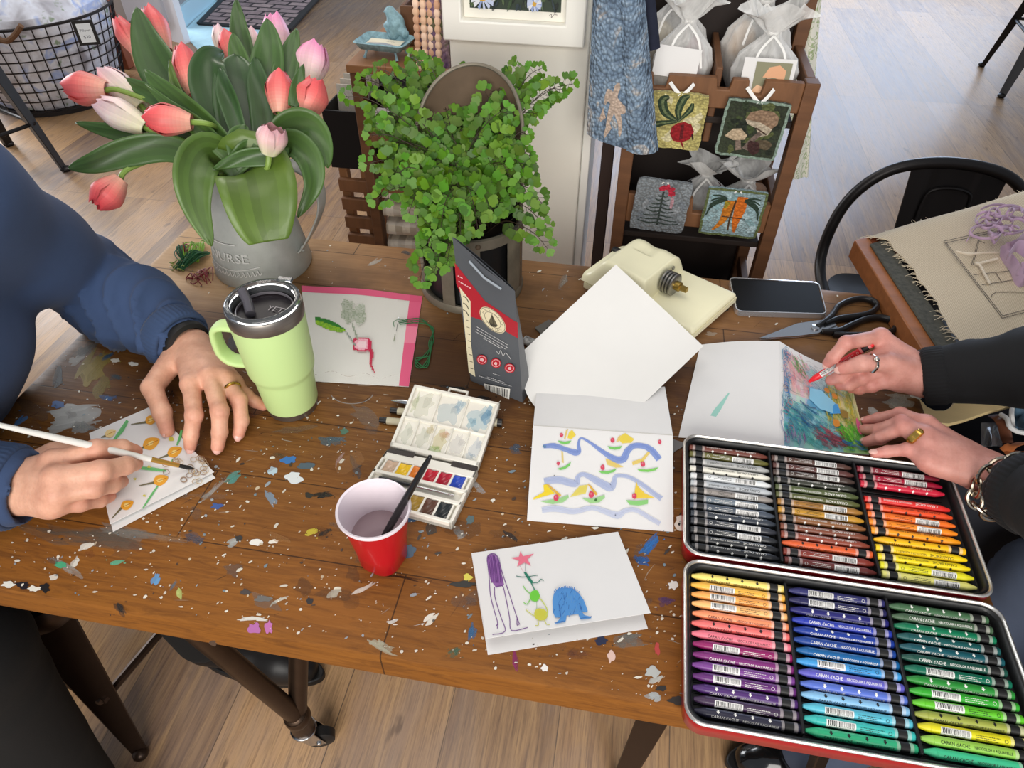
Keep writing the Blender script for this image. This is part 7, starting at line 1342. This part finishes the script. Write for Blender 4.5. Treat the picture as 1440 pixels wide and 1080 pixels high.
for a in ((806, 118, 1.02, .05), (790, 126, 1.04, .06), (762, 96, 1.05, .05), (730, 92, 1.07, .05), (700, 120, 1.07, .05), (755, 160, 1.0, .05), (486, 136, .98, .05), (508, 110, 1.0, .05), (530, 98, 1.05, .06), (576, 80, 1.07, .06), (600, 92, 1.06, .06), (520, 190, .97, .04), (522, 160, 1.0, .05), (516, 232, .96, .04), (528, 282, .945, .04), (535, 262, .96, .05),
          (770, 350, .985, .03), (768, 320, .99, .04), (764, 290, 1.0, .05), (748, 250, 1.0, .05), (610, 384, .93, .04), (592, 350, .94, .04), (628, 372, .93, .04), (648, 330, .93, .05), (672, 322, .93, .06), (620, 320, .93, .06), (690, 300, .935, .05), (575, 300, .95, .05), (556, 250, .96, .05), (660, 92, 1.09, .05), (735, 140, .99, .05), (742, 190, .97, .05), (722, 165, .97, .06), (746, 220, .975, .05), (700, 130, .99, .06), (738, 240, .96, .05), (716, 215, .96, .05), (740, 270, .95, .04), (718, 250, .95, .05), (590, 395, .925, .03), (606, 300, .93, .05)): frond(*a)
POLY = [(525, 120), (570, 84), (640, 120), (700, 150), (740, 170), (745, 240), (735, 300), (690, 300), (650, 330), (600, 380), (590, 300), (545, 262), (520, 210)]
def inside(x, y): 
    c = False
    for i in range(len(POLY)):
        (x0_, y0_), (x1_, y1_) = POLY[i], POLY[i-1]
        if (y0_ > y) != (y1_ > y) and x < (x1_-x0_)*(y-y0_)/(y1_-y0_)+x0_: c = not c
    return c
k = 0
while k < 66:
    x, y = RF.uniform(515, 750), RF.uniform(84, 380)
    if not inside(x, y): continue
    k += 1; frond(x, y, .945+.14*max(0, min(1, (330-y)/260))+RF.uniform(-.02, .02), RF.uniform(.02, .06), bright=RF.uniform(.8, 1.08), sz=RF.uniform(.0128, .016))
# ================================================================ people
def skin_mat():
    t = NT('skin'); a = t.n('Attribute', {'attribute_name': 'Col'}).outputs['Color']; n1 = t.noise(t.obj(), 45, 5, .6); n2 = t.noise(t.obj(), 380, 4, .6)
    c = t.mix(1.0, a, t.ramp(n1, [(.3, (226, 214, 210)), (.7, (255, 255, 255))]), 'MULTIPLY'); c = t.mix(t.ramp(n2, [(.55, 0.0), (.8, .25)]), c, (176, 104, 92))
    b = t.bsdf(Base_Color=c, Roughness=.52); b.inputs['Subsurface Weight'].default_value = .12; b.inputs['Subsurface Radius'].default_value = (1, .35, .2); b.inputs['Subsurface Scale'].default_value = .004
    wv = t.n('TexWave', Vector=t.obj((1, 1, 1)), Scale=55.0, Distortion=9.0, Detail=3.0).outputs[1]; t.put(b.inputs['Normal'], t.bump(t.math('ADD', n2, t.math('MULTIPLY', wv, .35)), .28, .0007)); return t.m
skin = skin_mat(); nailm = mat('fingernail', (226, 176, 164), .3, coat=.2)
PJ = lambda L: [P(*p) for p in L]
def bounds(L, m):
    a = np.array([tuple(p) for p in L]); return a.min(0)-m, a.max(0)+m
def hand(fing, thumb, fore, rw, sc, tone, red):
    """fing: four chains wrist, knuckle, mid joint, end joint, tip; thumb: base, knuckle, joint, tip; fore: forearm point"""
    allp = [p for c in fing for p in c]+list(thumb)+[fore]; lo, hi = bounds(allp, .045); S = SDF(lo, hi, .0017); w = sum((c[0] for c in fing), V())/4
    S.cap(fore, w, rw*1.12, rw, .0, sq=((0, 0, 1), .82)); rs = (.0097, .0101, .0096, .0084)
    for c, r in zip(fing, rs):
        r *= sc; S.cap(c[0], c[1], .0150*sc, .0118*sc, .012); S.ball(c[1]+UP*.0012, .0112*sc, .006)
    for i in range(3): S.cap(fing[i][0].lerp(fing[i][1], .35)-UP*.004, fing[i+1][0].lerp(fing[i+1][1], .85)-UP*.004, .0128*sc, .0098*sc, .012)
    S.cap(thumb[0].lerp(w, .2), thumb[1], .0165*sc, .0128*sc, .012); S.cap(thumb[1], thumb[2], .0122*sc, .0108*sc, .004); S.ball(thumb[2], .0112*sc, .004); S.cap(thumb[2], thumb[3], .0105*sc, .0088*sc, .003)
    for c, r in zip(fing, rs):
        r *= sc; S.cap(c[1], c[2], r*1.10, r*.98, .005); S.ball(c[2], r*1.07, .003); S.cap(c[2], c[3], r*.96, r*.88, .0022); S.ball(c[3], r*.93, .002); S.cap(c[3], c[4], r*.88, r*.74, .0022)
    v, f = S.mesh(); v = relax(v, f, 3, .5); col = np.tile(np.array(lin(tone)[:3]), (len(v), 1)); rc = np.array(lin(red)[:3])
    for c in fing:
        for p, rad, k in ((c[1], .012, .45), (c[2], .010, .6), (c[3], .008, .35), (c[4], .011, .6)):
            d = np.exp(-((v-np.array(p))**2).sum(1)/rad**2)*k; col = col*(1-d[:, None])+rc*d[:, None]
    d = np.exp(-((v-np.array(thumb[3]))**2).sum(1)/.012**2)*.6; col = col*(1-d[:, None])+rc*d[:, None]
    return v, f, col
def nail(tip, prev, r, par, nrm=None):
    d = (tip-prev).normalized(); n_ = nrm or (CAM-tip).normalized(); n_ = (n_-d*n_.dot(d)).normalized(); s_ = d.cross(n_); R = Matrix((s_, d, n_)).transposed(); MB().ball(tip+d*r*.25+n_*r*.62, (r*.62, r*.82, r*.30), 12, 8, R=R).build('fingernail', nailm, par)
def polydist(v, pts):
    best = np.full(len(v), 9.); T_ = np.zeros(len(v)); acc = 0; D = np.zeros((len(v), 3))
    for a, b in zip(pts[:-1], pts[1:]):
        a, b = np.array(a), np.array(b); ba = b-a; L = np.linalg.norm(ba); t = np.clip((v-a)@ba/L**2, 0, 1); q = v-a-t[:, None]*ba; d = np.linalg.norm(q, axis=1); m = d < best; best[m] = d[m]; T_[m] = acc+t[m]*L; D[m] = q[m]; acc += L
    return best, T_, D
def wrinkle(v, pts, rng, amp, freq, seed, skew=1.2):
    d, t, q = polydist(v, pts); qn = q/np.maximum(np.linalg.norm(q, axis=1), 1e-6)[:, None]; an = np.arctan2(qn[:, 2], qn[:, 0]*.7+qn[:, 1]*.7)
    ph = t*freq+skew*np.sin(an+seed)+.8*np.sin(2*an+seed*2.3+t*9); w = (1-np.abs(np.sin(ph)))**1.6-.35; w2 = np.sin(t*freq*.37+an*1.3+seed)*.5
    env = np.clip((t-rng[0])/.05, 0, 1)*np.clip((rng[1]-t)/.03, 0, 1)*(d < .088); return v+qn*(amp*(w*(.55+.45*np.sin(an*1.5+seed*3+t*6))+w2*.6)*env)[:, None]
def fabric(name, c, sheen=.3, sc=320):
    t = NT(name); n1 = t.noise(t.obj(), 10, 4); n2 = t.noise(t.obj(), sc, 3); cc = t.mix(n1, tuple(i*.86 for i in c), tuple(min(255, i*1.1) for i in c)); b = t.bsdf(Base_Color=cc, Roughness=.92, Sheen_Weight=sheen*.25); t.put(b.inputs['Normal'], t.bump(t.mix(.5, n1, n2), .25, .0012)); return t.m
def head(c, fwd, tone, hairc, par, hl):
    f = V(fwd).normalized(); s = f.cross(UP).normalized(); u = s.cross(f); Q_ = lambda x, y, z: c+s*x+f*y+u*z
    S = SDF(np.array(c)-.17, np.array(c)+.17, .005)
    S.ball(Q_(0, -.015, .03), .088, 0); S.cap(Q_(0, .02, .02), Q_(0, .045, -.05), .068, .048, .03); S.cap(Q_(0, .06, -.075), Q_(0, .05, -.06), .026, .04, .02)
    S.cap(Q_(0, .088, .022), Q_(0, .106, -.018), .009, .013, .012); S.cap(Q_(-.02, .086, -.052), Q_(.02, .086, -.052), .008, .008, .006)
    for k in (-1, 1): S.ball(Q_(k*.032, .092, .022), .013, .012, sub=True); S.cap(Q_(k*.03, .08, .036), Q_(k*.05, .068, .034), .010, .008, .01); S.cap(Q_(k*.084, -.01, .02), Q_(k*.088, -.014, -.02), .014, .009, .006)
    S.cap(Q_(0, -.02, -.05), Q_(0, -.05, -.16), .052, .056, .03)
    v, f_ = S.mesh(); v = relax(v, f_, 2); S2 = SDF(np.array(c)-.2, np.array(c)+.2, .006); S2.ball(Q_(0, -.025, .042), .098, 0); S2.cap(Q_(0, -.05, .0), Q_(0, -.06, -hl), .085, .07, .03); S2.cap(Q_(0, .07, .0), Q_(0, .10, -.1), .085, .075, .02, sub=True); hv, hf = S2.mesh()
    par.append(np_obj('hair', [(relax(hv, hf, 2), hf, None)], mat('hair_%d' % hairc[0], hairc, .6, var=.3, vs=60, stretch=(1, 1, .1))))
    for k in (-1, 1): par.append(MB().ball(Q_(k*.032, .0745, .022), .0118, 12, 8).build('eye', mat('eye_white', (232, 230, 226), .2))); par.append(MB().ball(Q_(k*.032, .0838, .018), .005, 10, 6).build('iris', mat('iris_brown', (60, 42, 30), .15)))
    cl = np.tile(np.array(lin(tone)[:3]), (len(v), 1)); m_ = np.exp(-((v-np.array(Q_(0, .095, -.052)))@np.array(u)/.008)**2)*np.exp(-(((v-np.array(Q_(0, .095, -.052)))@np.array(s))/.024)**2)*((v-np.array(c))@np.array(f) > .07)*.6; cl = cl*(1-m_[:, None])+np.array(lin((176, 88, 84))[:3])*m_[:, None]
    return v, f_, cl
def sdf_chain(S, pts, rs, k=.03, sq=None):
    for i in range(len(pts)-1): S.cap(pts[i], pts[i+1], rs[i], rs[i+1], k, sq=sq)
def tonecol(v, tone): return np.tile(np.array(lin(tone)[:3]), (len(v), 1))
def ring_at(a, b, t, r, tube, name, m_, par, n=28, bump=0):
    p = a.lerp(b, t); T = Matrix.Translation(p)@(b-a).to_track_quat('Z', 'Y').to_matrix().to_4x4(); w_ = tube; return MB().ring([(r, -w_), (r+tube*.7, -w_*.7), (r+tube*.9, 0), (r+tube*.7, w_*.7), (r, w_)], n, T, sq=(lambda a_, z: 1+bump*math.sin(a_*6)) if bump else None).build(name, m_, par)
gold = mat('gold', (214, 170, 84), .22, 1); silver = mat('silver', (206, 200, 190), .2, 1)

# ---------------- person on the left (navy sweatshirt)
TN, RD = (234, 182, 154), (224, 132, 114)
L1 = [PJ([(261, 487, .798), (269, 541, .813), (273, 584, .807), (268.5, 612, .785), (267.5, 628, .770)]), PJ([(265, 485, .800), (296, 530, .816), (309, 578, .809), (309, 608, .786), (306, 629, .770)]), PJ([(270, 485, .799), (316, 533, .811), (336, 562, .803), (340, 591, .784), (335.5, 611, .7695)]), PJ([(275, 487, .796), (328, 540, .800), (346, 556, .788), (359, 565, .778), (370, 571, .7695)])]
TH1 = PJ([(250, 493, .795), (214, 545, .796), (228, 580, .783), (235, 605, .7695)])
WL = P(265, 486, .799); EL = P(124, 392, .822); SL = V((-.735, .58, 1.045)); SRt = V((-.80, .24, 1.04)); ER = V((-.90, .345, .845))
h1 = hand(L1, TH1, WL.lerp(EL, .45), .0265, 1.06, TN, RD)
L2 = [PJ([(24, 672, .805), (76, 650, .830), (136, 632, .830), (171, 630, .815), (190, 635, .800)]), PJ([(22, 680, .804), (80, 672, .831), (142, 662, .826), (176, 655, .809), (190, 652, .796)]), PJ([(22, 690, .798), (80, 694, .821), (132, 686, .815), (158, 681, .798), (170, 677, .785)]), PJ([(22, 700, .790), (76, 710, .806), (113, 707, .797), (140, 703, .782), (154, 698, .774)])]
TH2 = PJ([(30, 662, .795), (76, 640, .800), (130, 640, .798), (168, 642, .793)])
WR_ = sum((c[0] for c in L2), V())/4
h2 = hand(L2, TH2, WR_.lerp(ER, .4), .029, 1.17, TN, RD)
HC1 = V((-.70, .415, 1.285)); pa = bpy.data.objects.new('x', None)
S = SDF((-1.25, .1, .4), (-.5, .85, 1.22), .009); sdf_chain(S, [V((-1.04, .42, .56)), V((-.93, .48, .74)), V((-.85, .50, .90))], [.085, .08, .085]); sdf_chain(S, [SRt-UP*.01, SL-UP*.01], [.05, .05]); sdf_chain(S, [SL, EL, WL.lerp(EL, .2)], [.038, .030, .026], .01); sdf_chain(S, [SRt, ER, WR_.lerp(ER, .2)], [.038, .030, .026], .01); sdf_chain(S, [V((-.78, .415, 1.05)), V((-.735, .415, 1.17))], [.06, .052])
v_, f_ = S.mesh()
hp1 = []; hv = head(HC1, (.8, .0, -.6), TN, (72, 54, 42), hp1, .03)
per1 = np_obj('person', [h1, h2, (v_, f_, tonecol(v_, TN)), hv], skin)
for o in hp1: o.parent = per1
tag(per1, 'person in a navy sweatshirt painting a small card with a white brush at the left', 'person')
for c in L1[:3]: nail(c[4], c[3], .0078, per1)
nail(L1[3][4], L1[3][3], .0066, per1, UP)
nail(TH1[3], TH1[2], .0085, per1, V((-.5, -.2, .4))); nail(L2[0][4], L2[0][3], .0074, per1, V((0, .5, .6))); nail(L2[1][4], L2[1][3], .0074, per1, V((.3, .1, .3)))
ring_at(L1[2][1], L1[2][2], .50, .0104, .0022, 'wedding_ring', gold, per1)
wb_ = WL.lerp(EL, .012); d_ = (EL-WL).normalized(); ring_at(wb_-d_*.006, wb_+d_*.012, .5, .0282, .008, 'wristband', mat('black_band', (28, 27, 27)), per1)
S = SDF((-1.26, .06, .46), (-.52, .86, 1.17), .0055)
sdf_chain(S, [V((-1.03, .42, .54)), V((-.925, .48, .74)), V((-.838, .512, .89)), V((-.80, .44, 1.0))], [.14, .118, .126, .12], .05); sdf_chain(S, [SRt+V((-.02, 0, 0)), SL+V((-.02, 0, 0))], [.082, .082], .06); S.cap(V((-.80, .42, 1.02)), V((-.76, .415, 1.09)), .09, .066, .05)
cuffL = WL.lerp(EL, .085); sdf_chain(S, [SL, SL.lerp(EL, .55), EL], [.074, .061, .059], .04); sdf_chain(S, [EL, EL.lerp(WL, .5), cuffL], [.064, .056, .0415], .02)
cuffR = WR_.lerp(ER, .02); sdf_chain(S, [SRt, SRt.lerp(ER, .5), ER], [.082, .076, .064], .04); sdf_chain(S, [ER, cuffR], [.062, .046], .02)
for wq, cq, r in ((WL, cuffL, .033), (WR_, cuffR, .034)): dd = (cq-(EL if wq is WL else ER)).normalized(); S.cap(cq+dd*.006, cq+dd*.09, r, r, .003, sub=True); S.cap(cq+dd*.052, cq+dd*.09, .048, .048, .002, sub=True)
v_, f_ = S.mesh(); v_ = relax(v_, f_, 4); v_ = wrinkle(v_, [SL, EL, cuffL], (.24, .50), .021, 84, .6, 1.8); v_ = wrinkle(v_, [SRt, ER, cuffR], (.05, .52), .012, 66, 2.1); v_ = wrinkle(v_, [V((-1.0, .43, .54)), V((-.845, .42, .93))], (.0, .4), .006, 26, 1.1)
v_ = relax(v_, f_, 1, .4); sw = np_obj('sweatshirt', [(v_, f_, None)], fabric('navy_fleece', (54, 74, 110)), per1)
def cuff(cq, dd, ro, ri, L0, L1, m_, par):
    T = Matrix.Translation(cq)@dd.to_track_quat('Z', 'Y').to_matrix().to_4x4(); rib = lambda a, z: 1+.010*math.sin(a*46)
    MB().ring([(ro-.001, L0), (ro+.0015, L0+.006), (ro+.001, L1-.005), (ro-.0015, L1-.001), (ri+.002, L1), (ri, L1-.003), (ri, L0)], 184, T, sq=rib).build('cuff', m_, par, sharp=0)
navy = fabric('navy_rib', (50, 70, 104))
cuff(cuffL, (WL-EL).normalized(), .0435, .036, -.026, .0075, navy, per1); cuff(cuffR, (WR_-ER).normalized(), .0475, .040, -.026, .0085, navy, per1)
S = SDF((-1.25, .0, .0), (-.5, .8, .76), .008); S.cap(V((-1.04, .38, .58)), V((-1.03, .47, .62)), .128, .125, .03); sdf_chain(S, [V((-.98, .50, .56)), V((-.76, .545, .545)), V((-.72, .55, .47))], [.115, .085, .075]); sdf_chain(S, [V((-.73, .55, .48)), V((-.72, .555, .10))], [.07, .052]); sdf_chain(S, [V((-.98, .36, .56)), V((-.80, .29, .53))], [.115, .09]); sdf_chain(S, [V((-.80, .29, .52)), V((-.80, .25, .09))], [.088, .07]); S.cap(V((-.99, .34, .56)), V((-.99, .52, .56)), .12, .12, .04)
v_, f_ = S.mesh(); v_ = relax(v_, f_, 3); v_ = wrinkle(v_, [V((-.98, .36, .56)), V((-.80, .29, .5)), V((-.80, .25, .09))], (0, .6), .004, 22, .4); np_obj('trousers', [(v_, f_, None)], fabric('black_cotton', (9, 9, 10), .05), per1)
def shoe(a, b, nm, m_, sole, par, h_=.085, w_=.045):
    a, b = V(a), V(b); d = (b-a).normalized(); s = V((-d.y, d.x, 0)); S = SDF(np.minimum(a, b)-np.array((.1, .1, .06)), np.maximum(a, b)+np.array((.1, .1, .16)), .004)
    S.cap(a+UP*.045, a+UP*h_, .036, .036, 0); S.cap(a+UP*.04, b-d*.05+UP*.036, .040, .038, .02); S.cap(b-d*.06+UP*.034, b-d*.015+UP*.026, .042, .03, .02); S.cap(a-UP*.10, b-UP*.10, .11, .11, .002, sub=True)
    v, f = S.mesh(); v = relax(v, f, 2); np_obj(nm, [(v, f, None)], m_, par); mb = MB(); n = 28
    def o_(t): x = math.cos(t); return a.lerp(b, .5)+d*(x*((b-a).length/2+.028))+s*(math.sin(t)*(w_-.004*x))
    L = [o_(2*PI*i/n) for i in range(n)]; mb.add([p+UP*.001 for p in L]+[p+UP*.02 for p in L], [tuple(range(n))[::-1], tuple(range(n, 2*n))]+[(i, (i+1) % n, n+(i+1) % n, n+i) for i in range(n)]); mb.build('shoe_sole', sole, par, bevel=.003)
shoe((-.735, .565, 0), (-.51, .556, 0), 'shoe', mat('black_shoe', (28, 26, 26), .45), mat('black_rubber', (26, 25, 25)), per1); shoe((-.82, .235, 0), (-.63, .20, 0), 'shoe', mat('black_shoe', (28, 26, 26)), mat('black_rubber', (26, 25, 25)), per1)
# the brush in this hand
bt = P(275, 660, TZ+.004); bm = P(100, 620.5, .852); bd = (bm-bt).normalized(); at = lambda px: bt+bd*min((abs(proj(bt+bd*(k*.001))[0]-px), k*.001) for k in range(400))[1]
wbr = thing('watercolor_brush', 'white-handled watercolor brush with gold ferrule and black tip in the left hand-side painter\'s hand', 'brush', bt)
wbr['label'] = 'white watercolor brush with gold ferrule and black bristles held by the person in navy'
p2, p3, p4_ = at(252), at(212), at(-40)
MB().tube([bt, bt.lerp(p2, .5), p2], [.0006, .0026, .0024], 12).build('bristles', mat('black_bristle', (26, 24, 24), .7), wbr)
MB().tube([p2, p3], [.0027, .0031], 16).build('ferrule', mat('gold_ferrule', (206, 160, 80), .3, .8), wbr)
MB().tube([p3, p3.lerp(p4_, .25), p3.lerp(p4_, .6), p4_], [.0032, .0042, .0036, .0022], 16).build('handle', mat('white_lacquer', (232, 230, 224), .3), wbr)

# ---------------- person on the right (black sleeves)
TN2, RD2 = (220, 160, 146), (212, 118, 112)
R1 = [PJ([(1296, 518, .808), (1238, 474, .836), (1190, 482, .840), (1172, 502, .820), (1164, 511, .808)]), PJ([(1297, 526, .804), (1245, 498, .824), (1202, 514, .815), (1182, 529, .793), (1168, 535, .780)]), PJ([(1298, 534, .798), (1250, 518, .812), (1212, 531, .802), (1195, 541, .785), (1181, 542, .776)]), PJ([(1299, 541, .791), (1256, 534, .802), (1226, 543, .792), (1209, 547, .780), (1197, 547, .774)])]
TR1 = PJ([(1292, 528, .812), (1251, 511, .826), (1212, 511, .828), (1184, 519, .812)])
W3_ = sum((c[0] for c in R1), V())/4; E3 = P(1560, 508, .88)
R2_ = [PJ([(1393, 658, .803), (1302, 597, .812), (1266, 583, .803), (1236, 589, .781), (1219, 592, .7695)]), PJ([(1395, 664, .806), (1301, 613, .816), (1268, 594, .813), (1236, 605, .787), (1216, 604, .7695)]), PJ([(1396, 671, .804), (1303, 628, .813), (1270, 601, .814), (1238, 616, .789), (1219, 621, .773)]), PJ([(1397, 680, .800), (1302, 648, .807), (1276, 632, .806), (1248, 635, .796), (1230, 638, .7925)])]
TR2 = PJ([(1380, 655, .795), (1320, 610, .792), (1280, 604, .782), (1250, 606, .774)])
W4_ = sum((c[0] for c in R2_), V())/4; E4 = P(1590, 760, .90)
g1_ = hand(R1, TR1, W3_.lerp(E3, .2), .0265, .96, TN2, RD2); g2_ = hand(R2_, TR2, W4_.lerp(E4, .55), .0275, .93, TN2, RD2)
S3, S4 = V((.80, .83, 1.10)), V((.83, .45, 1.10)); E3b = W3_+(E3-W3_).normalized()*.25; E4b = W4_+(E4-W4_).normalized()*.25
S = SDF((.35, .3, .4), (1.15, 1.0, 1.25), .009); sdf_chain(S, [V((1.0, .63, .54)), V((.90, .64, .98))], [.085, .085]); sdf_chain(S, [S3, S4], [.05, .05]); sdf_chain(S, [S3, E3b, W3_.lerp(E3b, .3)], [.036, .028, .025], .01); sdf_chain(S, [S4, E4b, W4_.lerp(E4b, .35)], [.036, .028, .025], .01); sdf_chain(S, [V((.84, .64, 1.08)), V((.79, .64, 1.2))], [.052, .048]); v_, f_ = S.mesh()
hp2 = []; hv = head(V((.76, .64, 1.33)), (-.8, 0, -.6), TN2, (150, 128, 104), hp2, .16)
per2 = np_obj('person', [g1_, g2_, (v_, f_, tonecol(v_, TN2)), hv], skin)
for o in hp2: o.parent = per2
tag(per2, 'person in black sleeves colouring a card with a red crayon at the right', 'person')
for c in (R1[0],): nail(c[4], c[3], .0068, per2)
nail(TR1[3], TR1[2], .0084, per2); 
for c in R2_: nail(c[4], c[3], .0068, per2, UP)
ring_at(TR1[1], TR1[2], .62, .0108, .0022, 'silver_ring', silver, per2, bump=.05); MB().ball(TR1[1].lerp(TR1[2], .62)+V((0, -.006, .0115)), (.004, .004, .003), 10, 6).build('ring_stone', silver, per2)
ring_at(R2_[2][1], R2_[2][2], .42, .0102, .0052, 'gold_ring', gold, per2, n=60, bump=.05)
bc_ = W4_.lerp(E4, .13); ax_ = (E4-W4_).normalized(); T = Matrix.Translation(bc_+V((.004, -.004, -.004)))@ax_.to_track_quat('Z', 'Y').to_matrix().to_4x4()
br_ = bpy.data.objects.new('bracelet', None)
for i in range(14):
    a = 2*PI*i/14; c_ = T@V((.037*math.cos(a), .037*math.sin(a), .012*math.sin(a))); tg_ = (T.to_3x3()@V((-math.sin(a), math.cos(a), 0))).normalized(); rad_ = (c_-T.translation).normalized(); n_ = rad_ if i % 2 else tg_.cross(rad_)
    R = Matrix((tg_, n_.cross(tg_), n_)).transposed().to_4x4(); R.translation = c_
    m_ = MB(); m_.tube([R@V((.0115*math.cos(2*PI*k/16), .0075*math.sin(2*PI*k/16), 0)) for k in range(16)], .0024, 8, closed=True); m_.build('bracelet_link', mat('pewter', (176, 166, 150), .22, 1), per2)
S = SDF((.36, .3, .5), (1.18, 1.0, 1.2), .0055)
sdf_chain(S, [V((1.0, .63, .54)), V((.97, .635, .76)), V((.90, .64, .98))], [.155, .145, .135], .05); sdf_chain(S, [S3+V((.02, 0, 0)), S4+V((.02, 0, 0))], [.078, .078], .05); S.cap(V((.87, .64, 1.06)), V((.83, .64, 1.12)), .085, .062, .05)
q3 = W3_.lerp(E3b, .02); q4 = W4_.lerp(E4b, .22); sdf_chain(S, [S3, E3b], [.076, .060], .04); sdf_chain(S, [E3b, q3.lerp(E3b, .5), q3], [.059, .048, .0355], .02); sdf_chain(S, [S4, E4b], [.076, .058], .04); sdf_chain(S, [E4b, q4], [.056, .042], .02)
for wq, cq, eq, r in ((W3_, q3, E3b, .0315), (W4_, q4, E4b, .033)): dd = (cq-eq).normalized(); S.cap(cq, cq+dd*.09, r, r, .003, sub=True); S.cap(cq+dd*.046, cq+dd*.10, .046, .046, .002, sub=True)
v_, f_ = S.mesh(); v_ = relax(v_, f_, 4); v_ = wrinkle(v_, [S3, E3b, q3], (.05, .60), .0055, 60, 1.6); v_ = wrinkle(v_, [S4, E4b, q4], (.05, .55), .005, 60, .3); np_obj('sweater', [(v_, f_, None)], fabric('black_knit', (10, 10, 13), .08), per2)
bkk = fabric('black_rib', (10, 10, 13), .08); cuff(q3, (W3_-E3b).normalized(), .0372, .0315, -.024, .005, bkk, per2); cuff(q4, (W4_-E4b).normalized(), .0435, .037, -.02, .005, bkk, per2)
S = SDF((.25, .3, .0), (1.2, .85, .7), .008); sdf_chain(S, [V((1.02, .57, .555)), V((.68, .655, .52))], [.115, .078]); sdf_chain(S, [V((.68, .65, .51)), V((.50, .575, .14)), V((.45, .55, .09))], [.072, .056, .05]); sdf_chain(S, [V((1.02, .70, .555)), V((.70, .46, .52)), V((.66, .44, .10))], [.115, .08, .055])
v_, f_ = S.mesh(); v_ = relax(v_, f_, 3); v_ = wrinkle(v_, [V((1.02, .57, .555)), V((.68, .655, .52)), V((.50, .575, .14))], (.1, .8), .005, 40, .8); np_obj('jeans', [(v_, f_, None)], fabric('blue_denim', (72, 82, 102), .1), per2)
shoe((.50, .56, 0), (.345, .535, 0), 'shoe', mat('patent_black', (18, 18, 19), .16, coat=.6), mat('black_rubber', (26, 25, 25)), per2); shoe((.66, .43, 0), (.52, .42, 0), 'shoe', mat('patent_black', (18, 18, 19)), mat('black_rubber', (26, 25, 25)), per2)
stool('metal_stool', 'brown metal stool under the person in black', (1.0, .63, 0), .44, .18, 0.2, gun, .16, .08, .032, .2)
# the red crayon in this hand
ct = P(1137, 537, TZ+.0085); ce = P(1231, 481, .838); cdv = (ce-ct).normalized(); M4 = Matrix.Translation(ct)@cdv.to_track_quat('X', 'Z').to_matrix().to_4x4()
hc = put_crayon(M4, (226, 34, 44), 'bar', 'red wax crayon held in the hand of the person in black', None, .3)

# ---------------- tote of scraps beside the table
to = thing('craft_tote', 'dark fabric tote with a cream wooden handle panel beside the right table end', 'tote', (.60, .86, 0))
dkc = fabric('dark_navy_canvas', (22, 24, 34), .1)
mb = MB(); n_s = 24
def tl(s_, z): return [V((.605+x*s_, .865+y*s_, z)) for x, y in rr(-.155, .155, -.105, .105, .05, 5)]
rings(mb, [tl(.9, .004), tl(.98, .1), tl(1.0, .6), tl(1.0, .672), tl(.965, .672), tl(.95, .55), tl(.92, .545)], 0, True, True); mb.build('tote_body', dkc, to, sharp=60)
q = lambda x, y, z=.690: P(1270+x/6.753, 540+y/6.753, z)
hp_ = [q(*p) for p in ((98, 80), (112, 190), (135, 320), (180, 360), (300, 392), (430, 405), (560, 372), (800, 290), (1090, 212), (1095, 200), (1050, 148), (960, 150), (780, 155), (540, 150), (475, 168), (452, 220), (420, 255), (370, 278), (290, 278), (210, 240), (150, 170), (110, 90))]
MB().prism(hp_, (0, 0, .006)).build('handle_panel', mat('pale_plywood', (226, 200, 146), .55, var=.06, vs=14, stretch=(1, 5, 1)), to, bevel=.001)
lea = mat('tan_leather', (176, 104, 58), .5, var=.15, vs=40); br2 = mat('brown_leather', (110, 64, 42), .5)
def rib(pts, w_, m_, nm, lab_, cat, z=.68): m2 = MB(); strip(m2, [q(x, y, z+dz) for x, y, dz in pts], w_, .003, n=8, side=V((.6, -.5, .6))); return tag(m2.build(nm, m_, sharp=70), lab_, cat)
rib([(860, 300, .0), (930, 340, .016), (960, 420, .012), (990, 560, -.002)], .016, br2, 'leather_strip', 'dark brown leather strip curling out of the tote', 'leather')
rib([(960, 640, .0), (1040, 590, .014), (1150, 560, .012), (1240, 600, .002)], .014, lea, 'leather_strip', 'tan leather strip nearest the wrist bracelet in the tote', 'leather')
rib([(1000, 700, .0), (1090, 650, .010), (1180, 650, .008)], .022, lea, 'leather_strip', 'wide tan leather piece lowest in the tote by the wrist', 'leather')
m_ = MB(); m_.tube(smooth([q(930, 290, .70), q(985, 330, .706), q(1010, 400, .704), q(1080, 450, .70), q(1180, 470, .698)], 6), .0034, 8); m_.tube(smooth([q(1035, 230, .69), q(1030, 300, .70), q(1040, 400, .69)], 5), .0034, 8); tag(m_.build('white_cord', mat('white_cotton', (228, 228, 226), .7)), 'white cord draped over the scraps in the tote', 'cord')
m_ = MB(); m_.slab(lambda u, v: q(1060+160*u, 220+200*v, .678+.012*math.sin(5*u+1)*math.cos(4*v)), 12, 12, .006); tag(m_.build('denim_scrap', fabric('teal_denim', (70, 100, 122))), 'blue denim scrap at the right edge in the tote', 'fabric')
m_ = MB(); m_.slab(lambda u, v: q(740+200*u, 370+220*v, .676+.02*math.exp(-((u-.5)/.2)**2)*v), 14, 12, .0014); tag(m_.build('plastic_bag', mat('clear_film', (200, 200, 204), .15, trans=.75)), 'small clear plastic bag lying in the tote', 'bag')
